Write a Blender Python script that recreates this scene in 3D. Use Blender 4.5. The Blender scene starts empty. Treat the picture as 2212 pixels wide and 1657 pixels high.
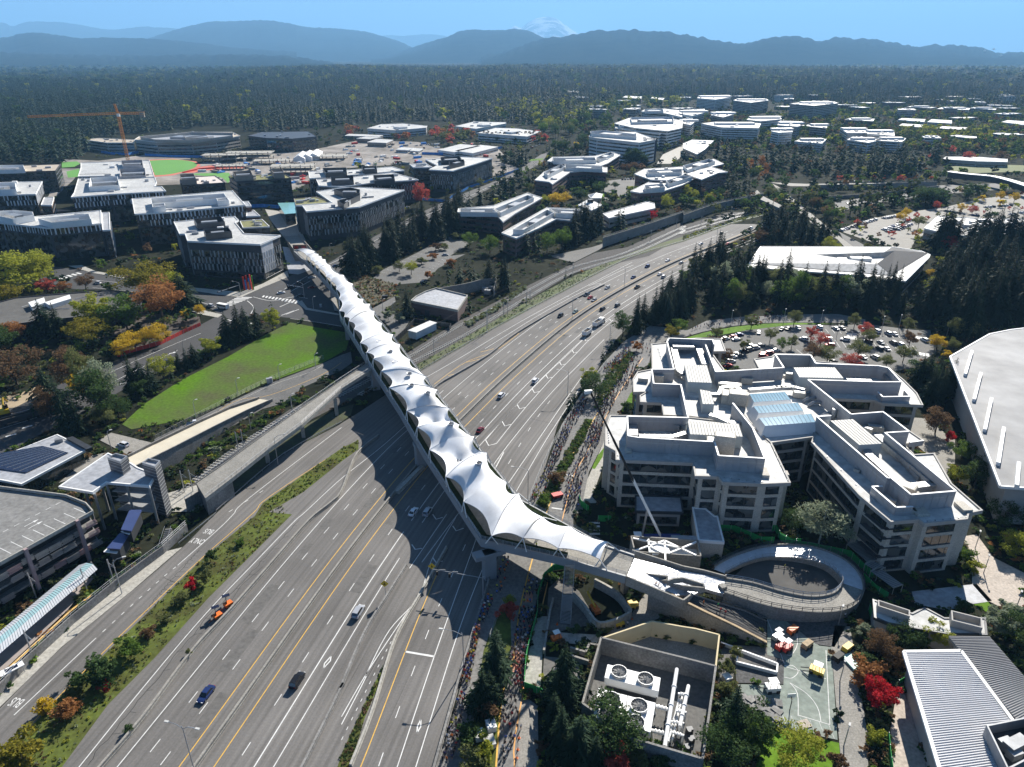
import bpy,bmesh,math,random
from mathutils import Vector,Matrix
import numpy as np
R=math.radians
random.seed(7)
sc=bpy.context.scene
# ---------------- camera -------------------------------------------------
PITCH,CH,W,H,F=R(24.9),126.0,2212.0,1657.0,1535.0
cam=bpy.data.cameras.new('camera');co=bpy.data.objects.new('camera',cam)
sc.collection.objects.link(co);sc.camera=co
co.location=(0,0,CH);co.rotation_euler=(R(90)-PITCH,0,0)
cam.sensor_width=36;cam.lens=F/W*36;cam.clip_start=1;cam.clip_end=300000
# ---------------- world and sun ------------------------------------------
SUN_EL,SUN_AZ=R(33),R(23) # azimuth clockwise from +Y
wd=bpy.data.worlds.new('World');sc.world=wd;wd.use_nodes=True
nt=wd.node_tree;bg=nt.nodes['Background']
sky=nt.nodes.new('ShaderNodeTexSky');sky.sky_type='NISHITA';sky.sun_disc=False
sky.sun_elevation=SUN_EL;sky.sun_rotation=SUN_AZ
sky.air_density=0.5;sky.dust_density=0.0;sky.ozone_density=6.0
nt.links.new(sky.outputs[0],bg.inputs[0]);bg.inputs[1].default_value=0.05
sl=bpy.data.lights.new('sun','SUN');sl.energy=5.0;sl.angle=R(0.5);sl.color=(1,.945,.86)
so=bpy.data.objects.new('sun',sl);sc.collection.objects.link(so)
so.rotation_euler=(R(90)-SUN_EL,0,-SUN_AZ+R(180));so.location=(0,0,500)
sd=Vector((math.sin(SUN_AZ)*math.cos(SUN_EL),math.cos(SUN_AZ)*math.cos(SUN_EL),math.sin(SUN_EL)))
so.rotation_euler=sd.to_track_quat('Z','Y').to_euler()
sc.view_settings.view_transform='Standard';sc.view_settings.look='None'
sc.view_settings.exposure=1.2;sc.view_settings.gamma=1.0
sc.cycles.use_denoising=True
sc.cycles.max_bounces=6;sc.cycles.transparent_max_bounces=6;sc.cycles.volume_bounces=2
sc.cycles.diffuse_bounces=3;sc.cycles.glossy_bounces=2
sc.cycles.sample_clamp_indirect=6
# ---------------- photograph pixels to places ----------------------------
cp_,sp_=math.cos(PITCH),math.sin(PITCH)
ZT={'a':(2380,1300),'b':(3100,1300),'c':(2380,1700),'d':(3100,1700),'e':(1100,950),'f':(1600,1600),'g':(0,650),'h':(600,600)}
def T(n,x,y):
 if n==0:return(x,y)
 if n in ZT:return(ZT[n][0]*.54004+x*.20047,ZT[n][1]*.54004+y*.20047)
 n-=1
 return((n%3)*737.7+x*.33379,(0,553,1104.4)[n//3]+y*.33379)
def G(n,x,y,z=0.0):
 px,py=T(n,x,y)
 u=(px-W/2)/F;v=(py-H/2)/F
 t=(z-CH)/-(sp_+v*cp_)
 return(u*t,(cp_-v*sp_)*t)
def GP(n,pts,z=0.0):return[G(n,x,y,z)for x,y in pts]
def GM(pts,z=0.0):return[G(n,x,y,z)for n,x,y in pts] # points that name their own tile
# ---------------- materials ----------------------------------------------
MATS={}
def mat(name,col,rough=.8,var=.15,scale=.4,metal=0,col2=None,spec=.5,scale2=None,bump=0,stretch=None,coord='Object'):
 if name in MATS:return MATS[name]
 m=bpy.data.materials.new(name);m.use_nodes=True;MATS[name]=m
 n=m.node_tree.nodes;l=m.node_tree.links;b=n['Principled BSDF']
 b.inputs['Roughness'].default_value=rough;b.inputs['Metallic'].default_value=metal
 b.inputs['Specular IOR Level'].default_value=spec
 tc=n.new('ShaderNodeTexCoord');src=tc.outputs[coord]
 if stretch:
  mp=n.new('ShaderNodeMapping');mp.inputs['Scale'].default_value=stretch;l.new(src,mp.inputs[0]);src=mp.outputs[0]
 nz=n.new('ShaderNodeTexNoise');nz.inputs['Scale'].default_value=scale;nz.inputs['Detail'].default_value=6
 nz.inputs['Roughness'].default_value=.65;l.new(src,nz.inputs['Vector'])
 cr=n.new('ShaderNodeValToRGB');cr.color_ramp.elements[0].position=.3;cr.color_ramp.elements[1].position=.7
 a=[c*(1-var)for c in col];c2=col2 or[min(1,c*(1+var))for c in col]
 cr.color_ramp.elements[0].color=(*a,1);cr.color_ramp.elements[1].color=(*c2,1)
 l.new(nz.outputs['Fac'],cr.inputs['Fac']);out=cr.outputs['Color']
 if scale2:
  n2=n.new('ShaderNodeTexNoise');n2.inputs['Scale'].default_value=scale2;n2.inputs['Detail'].default_value=4;l.new(src,n2.inputs['Vector'])
  mr=n.new('ShaderNodeMapRange');mr.inputs[1].default_value=.3;mr.inputs[2].default_value=.7;mr.inputs[3].default_value=.75;mr.inputs[4].default_value=1.2
  l.new(n2.outputs['Fac'],mr.inputs[0])
  mx=n.new('ShaderNodeMix');mx.data_type='RGBA';mx.blend_type='MULTIPLY';mx.inputs[0].default_value=1
  l.new(out,mx.inputs[6]);l.new(mr.outputs[0],mx.inputs[7]);out=mx.outputs[2]
 l.new(out,b.inputs['Base Color'])
 if bump:
  bp=n.new('ShaderNodeBump');bp.inputs['Strength'].default_value=bump;bp.inputs['Distance'].default_value=.1
  l.new(nz.outputs['Fac'],bp.inputs['Height']);l.new(bp.outputs[0],b.inputs['Normal'])
 return m
def glass(name,col,rough=.06,var=.5,scale=.25):
 m=mat(name,col,rough,var,scale,0,spec=.9)
 n=m.node_tree.nodes;l=m.node_tree.links;b=n['Principled BSDF'];src=b.inputs['Base Color'].links[0].from_socket
 if 'Voronoi Texture' in n:return m
 v=n.new('ShaderNodeTexVoronoi');v.inputs['Scale'].default_value=.42;l.new(n['Texture Coordinate'].outputs['Object'],v.inputs['Vector']) # blinds drawn in some bays
 r=n.new('ShaderNodeMapRange');r.inputs[1].default_value=.62;r.inputs[2].default_value=.66;s=n.new('ShaderNodeSeparateColor');l.new(v.outputs['Color'],s.inputs[0]);l.new(s.outputs[0],r.inputs[0])
 x=n.new('ShaderNodeMix');x.data_type='RGBA';x.inputs[7].default_value=(.11,.11,.1,1);l.new(r.outputs[0],x.inputs[0]);l.new(src,x.inputs[6]);l.new(x.outputs[2],b.inputs['Base Color']);return m
ASPH=mat('asphalt',(.062,.061,.06),.85,.25,.03,spec=.25,scale2=1.3)
ASPH2=mat('asphalt_pale',(.13,.128,.122),.85,.2,.05,spec=.25,scale2=1.2)
CONC=mat('concrete',(.27,.258,.232),.8,.15,.3,scale2=2.5,spec=.12)
CONCD=mat('concrete_weathered',(.2,.195,.185),.85,.3,.25,scale2=2)
PALEC=mat('concrete_bright',(.38,.365,.325),.8,.12,.2,scale2=1.5,spec=.12)
GIRD=mat('girder_grey',(.27,.28,.29),.6,.08,.2)
WHITE=mat('white_paint',(.78,.78,.76),.55,.06,.3)
ROOFW=mat('white_roof_membrane',(.47,.47,.455),.65,.2,.06,spec=.3,scale2=.5)
ROOFG=mat('grey_roof_membrane',(.33,.34,.36),.6,.15,.15,scale2=.7)
ROOFD=mat('dark_gravel_roof',(.12,.117,.11),.9,.2,.2,scale2=2,spec=.12)
LINE=mat('road_line_white',(.62,.62,.6),.7,.18,.8)
LINEY=mat('road_line_yellow',(.62,.36,.05),.7,.18,.8)
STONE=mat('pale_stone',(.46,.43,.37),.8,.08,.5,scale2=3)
STONED=mat('grey_stone_panel',(.36,.345,.32),.75,.08,.5)  # plain greyer stone tone shared by many walls
METAL=mat('zinc_metal',(.30,.31,.32),.45,.22,.4,metal=.4)
METALD=mat('dark_metal',(.06,.063,.068),.45,.2,.5,metal=.4)
STEEL=mat('galvanised_steel',(.42,.43,.44),.45,.1,.6,metal=.6)
GLASS=glass('window_glass',(.02,.026,.028))
GLASSG=glass('green_window_glass',(.022,.034,.03))
GLASSB=mat('blue_skylight_glass',(.10,.25,.34),.08,.15,.25,spec=.9)
BLACK=mat('black_rubber',(.012,.012,.012),.7)
DARKC=mat('dark_cladding',(.05,.05,.053),.6,.25,.3)
BROWN=mat('brown_brick',(.13,.075,.055),.85,.25,.6,scale2=3)
SOIL=mat('bare_soil',(.075,.066,.055),.95,.3,.1,scale2=.8,spec=.12)
GRAVEL=mat('ballast_gravel',(.095,.09,.085),.95,.25,.6,scale2=4,spec=.12)
GRASS=mat('lawn_grass',(.085,.19,.012),.9,.3,.05,col2=(.13,.24,.018),scale2=.7,spec=.12)
VERGE=mat('rough_verge',(.085,.075,.03),.95,.45,.12,col2=(.12,.16,.03),scale2=.9,spec=.12)
RED=mat('red_paint',(.55,.03,.02),.5,.1)
ORANGE=mat('orange_paint',(.75,.16,.02),.5,.1)
YELLOW=mat('yellow_paint',(.7,.45,.03),.5,.1)
BLUE=mat('blue_sheet',(.03,.22,.6),.6,.25,.5)
GREENF=mat('green_fence_fabric',(.02,.3,.06),.8,.12,.4)
# ---------------- mesh builder -------------------------------------------
COL=sc.collection
def area(p):return .5*sum(p[i-1][0]*p[i][1]-p[i][0]*p[i-1][1]for i in range(len(p)))
def ccw(p):return list(p)if area(p)>0 else list(p)[::-1]
class MB:
 def __init__(s):s.v=[];s.f=[];s.m=[];s.uv={}
 def add(s,vs,fs,mi=0):
  k=len(s.v);s.v+=[tuple(x)for x in vs];s.f+=[tuple(i+k for i in q)for q in fs];s.m+=[mi]*len(fs);return s
 def prism(s,poly,z0,z1,mi=0,mt=None,bottom=True):
  p=ccw(poly);n=len(p)
  s.add([(x,y,z0)for x,y in p]+[(x,y,z1)for x,y in p],[(i,(i+1)%n,n+(i+1)%n,n+i)for i in range(n)],mi)
  k=len(s.v)-2*n
  s.f.append(tuple(k+n+i for i in range(n)));s.m.append(mi if mt is None else mt)
  if bottom:s.f.append(tuple(k+i for i in range(n))[::-1]);s.m.append(mi)
  return s
 def sheet(s,poly,z,mi=0):
  p=ccw(poly);return s.add([(x,y,z)for x,y in p],[tuple(range(len(p)))],mi)
 def box(s,c,d,rot=0,mi=0,z0=None):
  cx,cy=c[0],c[1];a,b=d[0]/2,d[1]/2;cs,sn=math.cos(rot),math.sin(rot)
  zz=c[2]-d[2]/2 if z0 is None else z0
  return s.prism([(cx+x*cs-y*sn,cy+x*sn+y*cs)for x,y in((-a,-b),(a,-b),(a,b),(-a,b))],zz,zz+d[2],mi)
 def tube(s,pts,r,n=6,mi=0,r1=None,cap=True):
  pts=[Vector(p)for p in pts];k0=len(s.v);m=len(pts)
  for i,p in enumerate(pts):
   d=(pts[min(i+1,m-1)]-pts[max(i-1,0)])
   d=d.normalized()if d.length>1e-9 else Vector((0,0,1))
   a=d.cross(Vector((0,0,1))if abs(d.z)<.95 else Vector((1,0,0))).normalized();b=d.cross(a)
   rr=r if r1 is None else r+(r1-r)*i/max(1,m-1)
   if isinstance(r,(list,tuple)):rr=r[i]
   for j in range(n):
    t=2*math.pi*j/n;s.v.append(tuple(p+(a*math.cos(t)+b*math.sin(t))*rr))
  for i in range(m-1):
   for j in range(n):
    A=k0+i*n+j;B=k0+i*n+(j+1)%n
    s.f.append((A,B,B+n,A+n));s.m.append(mi)
  if cap:
   s.f.append(tuple(k0+j for j in range(n))[::-1]);s.m.append(mi)
   s.f.append(tuple(k0+(m-1)*n+j for j in range(n)));s.m.append(mi)
  return s
 def beam(s,p0,p1,w,h,mi=0): # square bar; top at the given points
  p0,p1=Vector(p0),Vector(p1);d=(p1-p0);q=Vector((-d.y,d.x,0))
  q=q.normalized()*w/2 if q.length>1e-6 else Vector((w/2,0,0));u=Vector((0,0,h))
  return s.add([p0-q,p0+q,p0+q-u,p0-q-u,p1-q,p1+q,p1+q-u,p1-q-u],[(0,1,2,3),(7,6,5,4),(0,4,5,1),(1,5,6,2),(2,6,7,3),(3,7,4,0)],mi)
 def wall(s,pts,h,w=.25,mi=0,z=0): # upright strip along a path
  pts=[(p[0],p[1],p[2]if len(p)>2 else z)for p in pts]
  for a,b in zip(pts,pts[1:]):s.beam((a[0],a[1],a[2]+h),(b[0],b[1],b[2]+h),w,h,mi)
  return s
 def ribbon(s,pts,w,z,mi=0): # flat strip along a path
  o=offset(pts,w/2);q=offset(pts,-w/2);n=len(pts)
  zz=[p[2]if len(p)>2 else 0 for p in pts]
  return s.add([(x,y,z+a)for(x,y),a in zip(o,zz)]+[(x,y,z+a)for(x,y),a in zip(q,zz)],[(i+1,i,n+i,n+i+1)for i in range(n-1)],mi)
 def build(s,name,mats,parent=None,smooth=False):
  me=bpy.data.meshes.new(name);me.from_pydata(s.v,[],s.f)
  ms=mats if isinstance(mats,(list,tuple))else[mats]
  for m in ms:me.materials.append(m)
  if len(ms)>1:me.polygons.foreach_set('material_index',s.m)
  if smooth:me.polygons.foreach_set('use_smooth',[True]*len(me.polygons))
  me.update();return link(name,me,parent)
def link(name,data,parent=None):
 o=bpy.data.objects.new(name,data);COL.objects.link(o)
 if parent:
  o.parent=parent
  if parent in WORLD:o.matrix_parent_inverse=Matrix.Translation(-parent.location)
 return o
WORLD=set();FOOT=[]
def place(name,loc,label,cat,group=None): # Empty at a thing's base whose children are built where they stand
 e=empty(name,loc if len(loc)==3 else(*loc,0),label,cat,group);WORLD.add(e);return e
def inset(poly,d):
 p=ccw(poly);n=len(p);o=[]
 for i in range(n):
  a,b,c=Vector(p[i-1]),Vector(p[i]),Vector(p[(i+1)%n]);u=(b-a).normalized();v=(c-b).normalized()
  nu,nv=Vector((-u.y,u.x)),Vector((-v.y,v.x));k=nu+nv;q=max(.35,1+nu.dot(nv));o.append(tuple(b+k*(d/q)))
 return o
def cen(p):return(sum(q[0]for q in p)/len(p),sum(q[1]for q in p)/len(p))
def edges(poly,mn=3.0):
 p=ccw(poly)
 for i in range(len(p)):
  a,c=Vector(p[i]),Vector(p[(i+1)%len(p)]);L=(c-a).length
  if L>mn:yield a,c,(c-a)/L,L
def seen(a,c): # does a wall face the viewpoint side
 n=Vector(((c-a).y,-(c-a).x));m=(a+c)/2;return n.dot(-m)>0
def ribbons(root,poly,z0,z1,fh,lo,hi,m,ins=.8,mull=3.0,name='window_band',fm=None,allsides=False):
 k=0
 nf=max(1,int((z1-z0)/fh+.3))
 for a,c,d,L in edges(poly):
  if not allsides and not seen(a,c):continue
  n=Vector((d.y,-d.x))
  for f in range(nf):
   za,zb=z0+f*fh+lo,min(z0+f*fh+hi,z1-.25)
   if zb-za<.4:continue
   q=MB();p0=a+d*ins+n*.05;p1=c-d*ins+n*.05
   q.add([(*p0,za),(*p1,za),(*p1,zb),(*p0,zb)],[(0,1,2,3)])
   if mull:
    t=0
    while t<(p1-p0).length:
     w=p0+d*t+n*.03;q.add([(*(w-d*.07),za),(*(w+d*.07),za),(*(w+d*.07),zb),(*(w-d*.07),zb)],[(0,1,2,3)],1);t+=mull
    q.add([(*(p0+n*.3),za-.12),(*(p1+n*.3),za-.12),(*(p1),za+.02),(*(p0),za+.02)],[(0,1,2,3)],1)
   q.build(name,[m,fm or METALD]if mull else m,root);k+=1
 return k
def roofed(root,poly,z,over,rm,em,par=.5,th=.6,name='roof'):
 p=inset(poly,-over)if over else ccw(poly);q=MB();q.prism(p,z-th,z,1,0);FOOT.append(p)
 i=inset(p,.45);n=len(p)
 if par:
  q.add([(x,y,z)for x,y in p]+[(x,y,z+par)for x,y in p]+[(x,y,z+par)for x,y in i]+[(x,y,z)for x,y in i],[f for k in range(n)for f in((k,(k+1)%n,n+(k+1)%n,n+k),(n+k,n+(k+1)%n,2*n+(k+1)%n,2*n+k),(2*n+k,2*n+(k+1)%n,3*n+(k+1)%n,3*n+k))],1)
 return q.build(name,[rm,em],root)
def penthouse(root,poly,z0,z1,m,rm=None,open_=True,name='rooftop_screen'):
 q=MB();p=ccw(poly);i=inset(p,.3);n=len(p)
 if open_:
  q.add([(x,y,z0)for x,y in p]+[(x,y,z1)for x,y in p]+[(x,y,z1)for x,y in i]+[(x,y,z0+.1)for x,y in i],[f for k in range(n)for f in((k,(k+1)%n,n+(k+1)%n,n+k),(n+k,n+(k+1)%n,2*n+(k+1)%n,2*n+k),(2*n+k,2*n+(k+1)%n,3*n+(k+1)%n,3*n+k))],0)
  q.sheet(i,z0+.12,1)
 else:q.prism(p,z0,z1,0,1)
 o=q.build(name,[m,rm or ROOFG],root)
 if open_ and abs(area(p))>60:
  c=cen(p);w=abs(area(p))**.5;u=Vector(p[1])-Vector(p[0]);a=math.atan2(u.y,u.x)
  MB().box(c,(w*.55,w*.25,(z1-z0)*.8),a,0,z0+.15).build('air_handler',METAL,o)
 return o
def bld(name,label,cat,roof,z1,wallm=STONED,roofm=ROOFW,edgem=WHITE,win=GLASS,fh=4.0,lo=1.0,hi=3.2,over=.4,par=.5,z0=0,pents=(),pm=WHITE,ph=4,mull=3.0,group=None,style='ribbon',openp=True,ins=.8):
 roof=ccw(roof);e=place(name,(*cen(roof),z0),label,cat,group);base=inset(roof,max(over,.05))
 MB().prism(base,z0-.3,z1-.6,0).build('wall',wallm,e)
 roofed(e,base,z1,over,roofm,edgem,par)
 if style=='ribbon':ribbons(e,base,z0,z1-.6,fh,lo,hi,win,ins,mull)
 if abs(area(base))>350 and z1>8:
  rr=random.Random(int(area(base)));xs=[q[0]for q in base];ys=[q[1]for q in base];k=0
  for _ in range(40):
   x,y=rr.uniform(min(xs),max(xs)),rr.uniform(min(ys),max(ys))
   if k<6 and inpoly(inset(base,3),x,y)and not any(inpoly(p,x,y)for p in pents):MB().box((x,y),(rr.uniform(1.5,6),rr.uniform(1.2,3),rr.uniform(.7,2)),.3,0,z1+.02).build('roof_unit',rr.choice((STEEL,ROOFG,W_,METAL)),e);k+=1
 for p in pents:penthouse(e,p,z1+.03,z1+ph,pm,None,openp)
 return e,base
W_=WHITE
def inpoly(P,x,y):
 c=False;j=len(P)-1
 for i in range(len(P)):
  if(P[i][1]>y)!=(P[j][1]>y)and x<(P[j][0]-P[i][0])*(y-P[i][1])/(P[j][1]-P[i][1])+P[i][0]:c=not c
  j=i
 return c
def offset(pts,d):
 o=[];n=len(pts)
 for i in range(n):
  a=pts[max(i-1,0)];b=pts[min(i+1,n-1)];dx,dy=b[0]-a[0],b[1]-a[1];L=math.hypot(dx,dy)or 1
  o.append((pts[i][0]-dy/L*d,pts[i][1]+dx/L*d))
 return o
def spline(pts,n=8):
 o=[];m=len(pts)
 for i in range(m-1):
  p=[pts[max(i-1,0)],pts[i],pts[i+1],pts[min(i+2,m-1)]]
  for k in range(n):
   t=k/n
   o.append(tuple(.5*(2*p[1][c]+(p[2][c]-p[0][c])*t+(2*p[0][c]-5*p[1][c]+4*p[2][c]-p[3][c])*t*t+(3*p[1][c]-p[0][c]-3*p[2][c]+p[3][c])*t**3)for c in range(len(p[1]))))
 return o+[tuple(pts[-1])]
def walk(pts,step,start=0.0): # points every step metres with heading
 o=[];nxt=start;acc=0
 for a,b in zip(pts,pts[1:]):
  L=math.hypot(b[0]-a[0],b[1]-a[1])
  while L>0 and nxt<=acc+L:
   t=(nxt-acc)/L;o.append((a[0]+(b[0]-a[0])*t,a[1]+(b[1]-a[1])*t,math.atan2(b[1]-a[1],b[0]-a[0])));nxt+=step
  acc+=L
 return o
def tag(o,label=None,cat=None,group=None,kind=None):
 if label:o['label']=label
 if cat:o['category']=cat
 if group:o['group']=group
 if kind:o['kind']=kind
 return o
def empty(name,loc=(0,0,0),label=None,cat=None,group=None):
 o=bpy.data.objects.new(name,None);COL.objects.link(o);o.location=loc;o.empty_display_size=1
 return tag(o,label,cat,group)
def struct(name,mb,m,kind='structure',label=None):return tag(mb.build(name,m),label,None,None,kind)
KIDS={}
def dup(root,loc,rz=0,label=None,group=None,scale=None):
 if root not in KIDS:KIDS[root]=[(c,list(c.children))for c in root.children]
 r=root.copy();COL.objects.link(r);r.location=loc;r.rotation_euler=(0,0,rz)
 if scale:r.scale=scale if isinstance(scale,(tuple,list))else(scale,)*3
 if label:r['label']=label
 if group:r['group']=group
 for c,gs in KIDS[root]:
  d=c.copy();COL.objects.link(d);d.parent=r
  for g in gs:e=g.copy();COL.objects.link(e);e.parent=d
 return r
# ---------------- ground, roads and freeway -------------------------------
gx=[-45000,-30000,-12000,-5000,-2500,-1400,-800,-500,-300,-150,0,150,300,500,800,1400,2500,5000,12000,30000,45000]
gy=[-2000,-500,0,100,200,300,420,560,750,1000,1400,2000,3000,5000,9000,16000,30000,48000]
FLOOR=mat('ground_cover',(.014,.019,.011),.95,.35,.03,col2=(.034,.036,.024),spec=.03,scale2=.35)
b=MB();b.add([(x,y,-.06)for y in gy for x in gx],[(j*21+i,j*21+i+1,(j+1)*21+i+1,(j+1)*21+i)for j in range(len(gy)-1)for i in range(20)])
struct('ground',b,FLOOR)
med=GP(7,[(1270,1657),(2210,330)])+GP(5,[(500,1350),(770,1070),(1110,745),(1500,420),(1850,200),(2210,20)])+GP(3,[(440,1500),(575,1400)])
_a,_b=med[0],med[1];med=[tuple(_a[k]-(_b[k]-_a[k])*.6 for k in(0,1))]+med
MED=spline(med,10)
lb=[G(7,-150,1420)]+GP(7,[(0,1275),(400,880),(850,520),(1180,235)])+GP(4,[(1430,1637),(1830,1290),(2210,1082)])+GP(5,[(330,868),(500,750),(950,490),(1300,300),(1850,20)])+GP(3,[(0,1560),(300,1450),(570,1385)])
rb=GP(8,[(560,1800),(605,1657),(790,1000),(930,540),(960,400)])+GP(5,[(1220,1640),(1360,1230),(1430,1030),(1640,760),(1760,560),(2000,330),(2210,170)])+GP(3,[(250,1600),(650,1420)])
LB,RB=spline(lb,6),spline(rb,6)
def resample(p,n):
 L=[0]
 for a,c in zip(p,p[1:]):L.append(L[-1]+math.hypot(c[0]-a[0],c[1]-a[1]))
 o=[];k=0
 for i in range(n):
  s=L[-1]*i/(n-1)
  while k<len(L)-2 and L[k+1]<s:k+=1
  t=(s-L[k])/max(1e-6,L[k+1]-L[k]);o.append((p[k][0]+(p[k+1][0]-p[k][0])*t,p[k][1]+(p[k+1][1]-p[k][1])*t))
 return o
def across(p,y): # x of a path at a given y
 for a,c in zip(p,p[1:]):
  if(a[1]-y)*(c[1]-y)<=0 and a[1]!=c[1]:return a[0]+(c[0]-a[0])*(y-a[1])/(c[1]-a[1])
 return p[0][0]if abs(p[0][1]-y)<abs(p[-1][1]-y)else p[-1][0]
b=MB();ys=[72+4*i for i in range(128)];NU=8;uvs=[]
for y in ys:
 l,r,m=across(LB,y),across(RB,y),across(MED,y)
 for i in range(NU+1):
  x=l+(r-l)*i/NU;b.v.append((x,y,0.0));uvs.append(x-m)
for j in range(len(ys)-1):
 for i in range(NU):k=j*(NU+1)+i;b.f.append((k,k+1,k+NU+2,k+NU+1));b.m.append(0)
fw=struct('freeway',b,[])
uvl=fw.data.uv_layers.new(name='along')
for lp in fw.data.loops:uvl.data[lp.index].uv=(uvs[lp.vertex_index],fw.data.vertices[lp.vertex_index].co.y)
def freeway_mat():
 m=bpy.data.materials.new('freeway_surface');m.use_nodes=True;n=m.node_tree.nodes;l=m.node_tree.links;bs=n['Principled BSDF']
 uv=n.new('ShaderNodeUVMap');tc=n.new('ShaderNodeTexCoord')
 def nz(src,sx,sy,sca,det):
  mp=n.new('ShaderNodeMapping');mp.inputs['Scale'].default_value=(sx,sy,1);l.new(src,mp.inputs[0])
  t=n.new('ShaderNodeTexNoise');t.inputs['Scale'].default_value=sca;t.inputs['Detail'].default_value=det;l.new(mp.outputs[0],t.inputs['Vector']);return t.outputs['Fac']
 def mr(src,a,c,d,e):
  q=n.new('ShaderNodeMapRange');l.new(src,q.inputs[0])
  for k,v in enumerate((a,c,d,e)):q.inputs[k+1].default_value=v
  return q.outputs[0]
 def mul(x,y):
  q=n.new('ShaderNodeMath');q.operation='MULTIPLY';l.new(x,q.inputs[0]);l.new(y,q.inputs[1]);return q.outputs[0]
 st=mr(nz(uv.outputs[0],1.1,.012,1.0,5),.35,.65,.82,1.12)
 ln=mr(nz(uv.outputs[0],3.2,.02,1.0,3),.26,.36,.5,1.0)
 bl=mr(nz(tc.outputs['Object'],1,1,.035,3),.35,.65,.82,1.14)
 fi=mr(nz(tc.outputs['Object'],1,1,2.2,4),.3,.7,.88,1.1)
 # worn wheel paths repeat with each 3.7 m lane
 se=n.new('ShaderNodeSeparateXYZ');l.new(uv.outputs[0],se.inputs[0])
 wv=n.new('ShaderNodeMath');wv.operation='MULTIPLY';wv.inputs[1].default_value=2*math.pi/1.83;l.new(se.outputs[0],wv.inputs[0])
 si=n.new('ShaderNodeMath');si.operation='SINE';l.new(wv.outputs[0],si.inputs[0]);wp=mr(si.outputs[0],-1,1,.93,1.04)
 val=mul(mul(mul(mul(st,ln),bl),fi),wp)
 mx=n.new('ShaderNodeMix');mx.data_type='RGBA';mx.blend_type='MULTIPLY';mx.inputs[0].default_value=1;mx.inputs[6].default_value=(.155,.147,.138,1)
 l.new(val,mx.inputs[7]);l.new(mx.outputs[2],bs.inputs['Base Color']);bs.inputs['Roughness'].default_value=.85;bs.inputs['Specular IOR Level'].default_value=.25
 return m
fw.data.materials.append(freeway_mat())
ZL=.012
mk=MB();my=MB()
def solid(pts,w=.2,y=False):(my if y else mk).ribbon(spline(pts,6),w,ZL)
def dashes(pts,on=3.05,cyc=12.2,w=.18,start=0,y=False):
 p=spline(pts,6)
 for x,yy,a in walk(p,cyc,start):
  c,s=math.cos(a),math.sin(a);(my if y else mk).ribbon([(x,yy),(x+c*on,yy+s*on)],w,ZL)
def off(d,y0,y1,n=24):
 o=[]
 p=[q for q in MED if y0-12<=q[1]<=y1+12];p=offset(p,-d);return[q for q in p if y0<=q[1]<=y1]
# carriageways either side of the median
for d,y in((-3.3,1),(3.3,1)):(my).ribbon(off(d,80,560),.22,ZL)
mk.ribbon(off(-15,80,560),.2,ZL)
for d in(-7.1,-11):dashes(off(d,80,560)[::2],start=3.0 if d<-8 else 1.0)
dashes(off(7.2,80,560)[::2],start=2)
mk.ribbon(off(10.9,80,170),.25,ZL);mk.ribbon(off(14.6,80,160),.2,ZL)
mk.ribbon(off(10.9,170,560),.22,ZL);mk.ribbon(off(14.4,170,560),.2,ZL)
# ramp lane left of the collector barrier
solid(GP(7,[(430,1750),(510,1657),(960,1100),(1330,665),(1640,340),(1900,70)])+GP(4,[(1975,1657),(2210,1440)])+GP(5,[(300,1200),(620,905),(660,870)]))
solid(GP(5,[(540,790),(800,640),(1150,430),(1500,240),(1880,40)]))
solid(GP(5,[(600,830),(800,690),(1000,610),(1150,500)]),.2,True)
for q in([(690,775),(790,745)],[(800,690),(905,665)],[(900,622),(985,600)]):solid(GP(5,q),.25,True)
solid(GP(5,[(930,600),(1300,370),(1560,230),(1680,180),(1620,185)]),.2)
solid(GP(5,[(1600,195),(1850,75),(1890,60)]),.2)
# left frontage ramp
solid(GP(7,[(0,1575),(430,1150),(850,735),(1310,300),(1640,10)])+GP(4,[(1740,1560),(2210,1250)]),.2,True)
solid(GP(7,[(90,1320),(340,1085),(600,840)]));solid(GP(7,[(1150,350),(1420,110),(1510,20)])+GP(4,[(1620,1560),(2210,1110)]))
dashes(GP(7,[(600,840),(1000,475),(1150,350)]),1,3,.2)
dashes(GP(4,[(1480,1657),(1700,1520),(1750,1480)]),1.5,6,.18)
# right-hand collector lanes
solid(GP(8,[(20,1850),(130,1640),(415,900),(510,660),(620,400)]),.22,True)
solid(GP(8,[(330,1760),(360,1657),(600,940),(850,240),(880,150)]));solid(GP(8,[(440,1760),(480,1657),(760,770),(930,330)]))
dashes(GP(8,[(240,1650),(345,1350),(450,1070),(545,820),(635,600),(800,220)]),3,11.2,.18)
solid(GP(8,[(410,908),(600,940)]),.55)
solid(GP(8,[(0,1330),(200,990),(505,540),(430,690)]));solid(GP(8,[(500,545),(345,840)]),.3)
solid(GP(8,[(0,1380),(150,1090),(165,1045),(310,770),(500,550),(590,300),(740,40)]),.2)
dashes(GP(8,[(0,1480),(260,960),(330,830)]),.8,2.4,.15)
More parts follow.
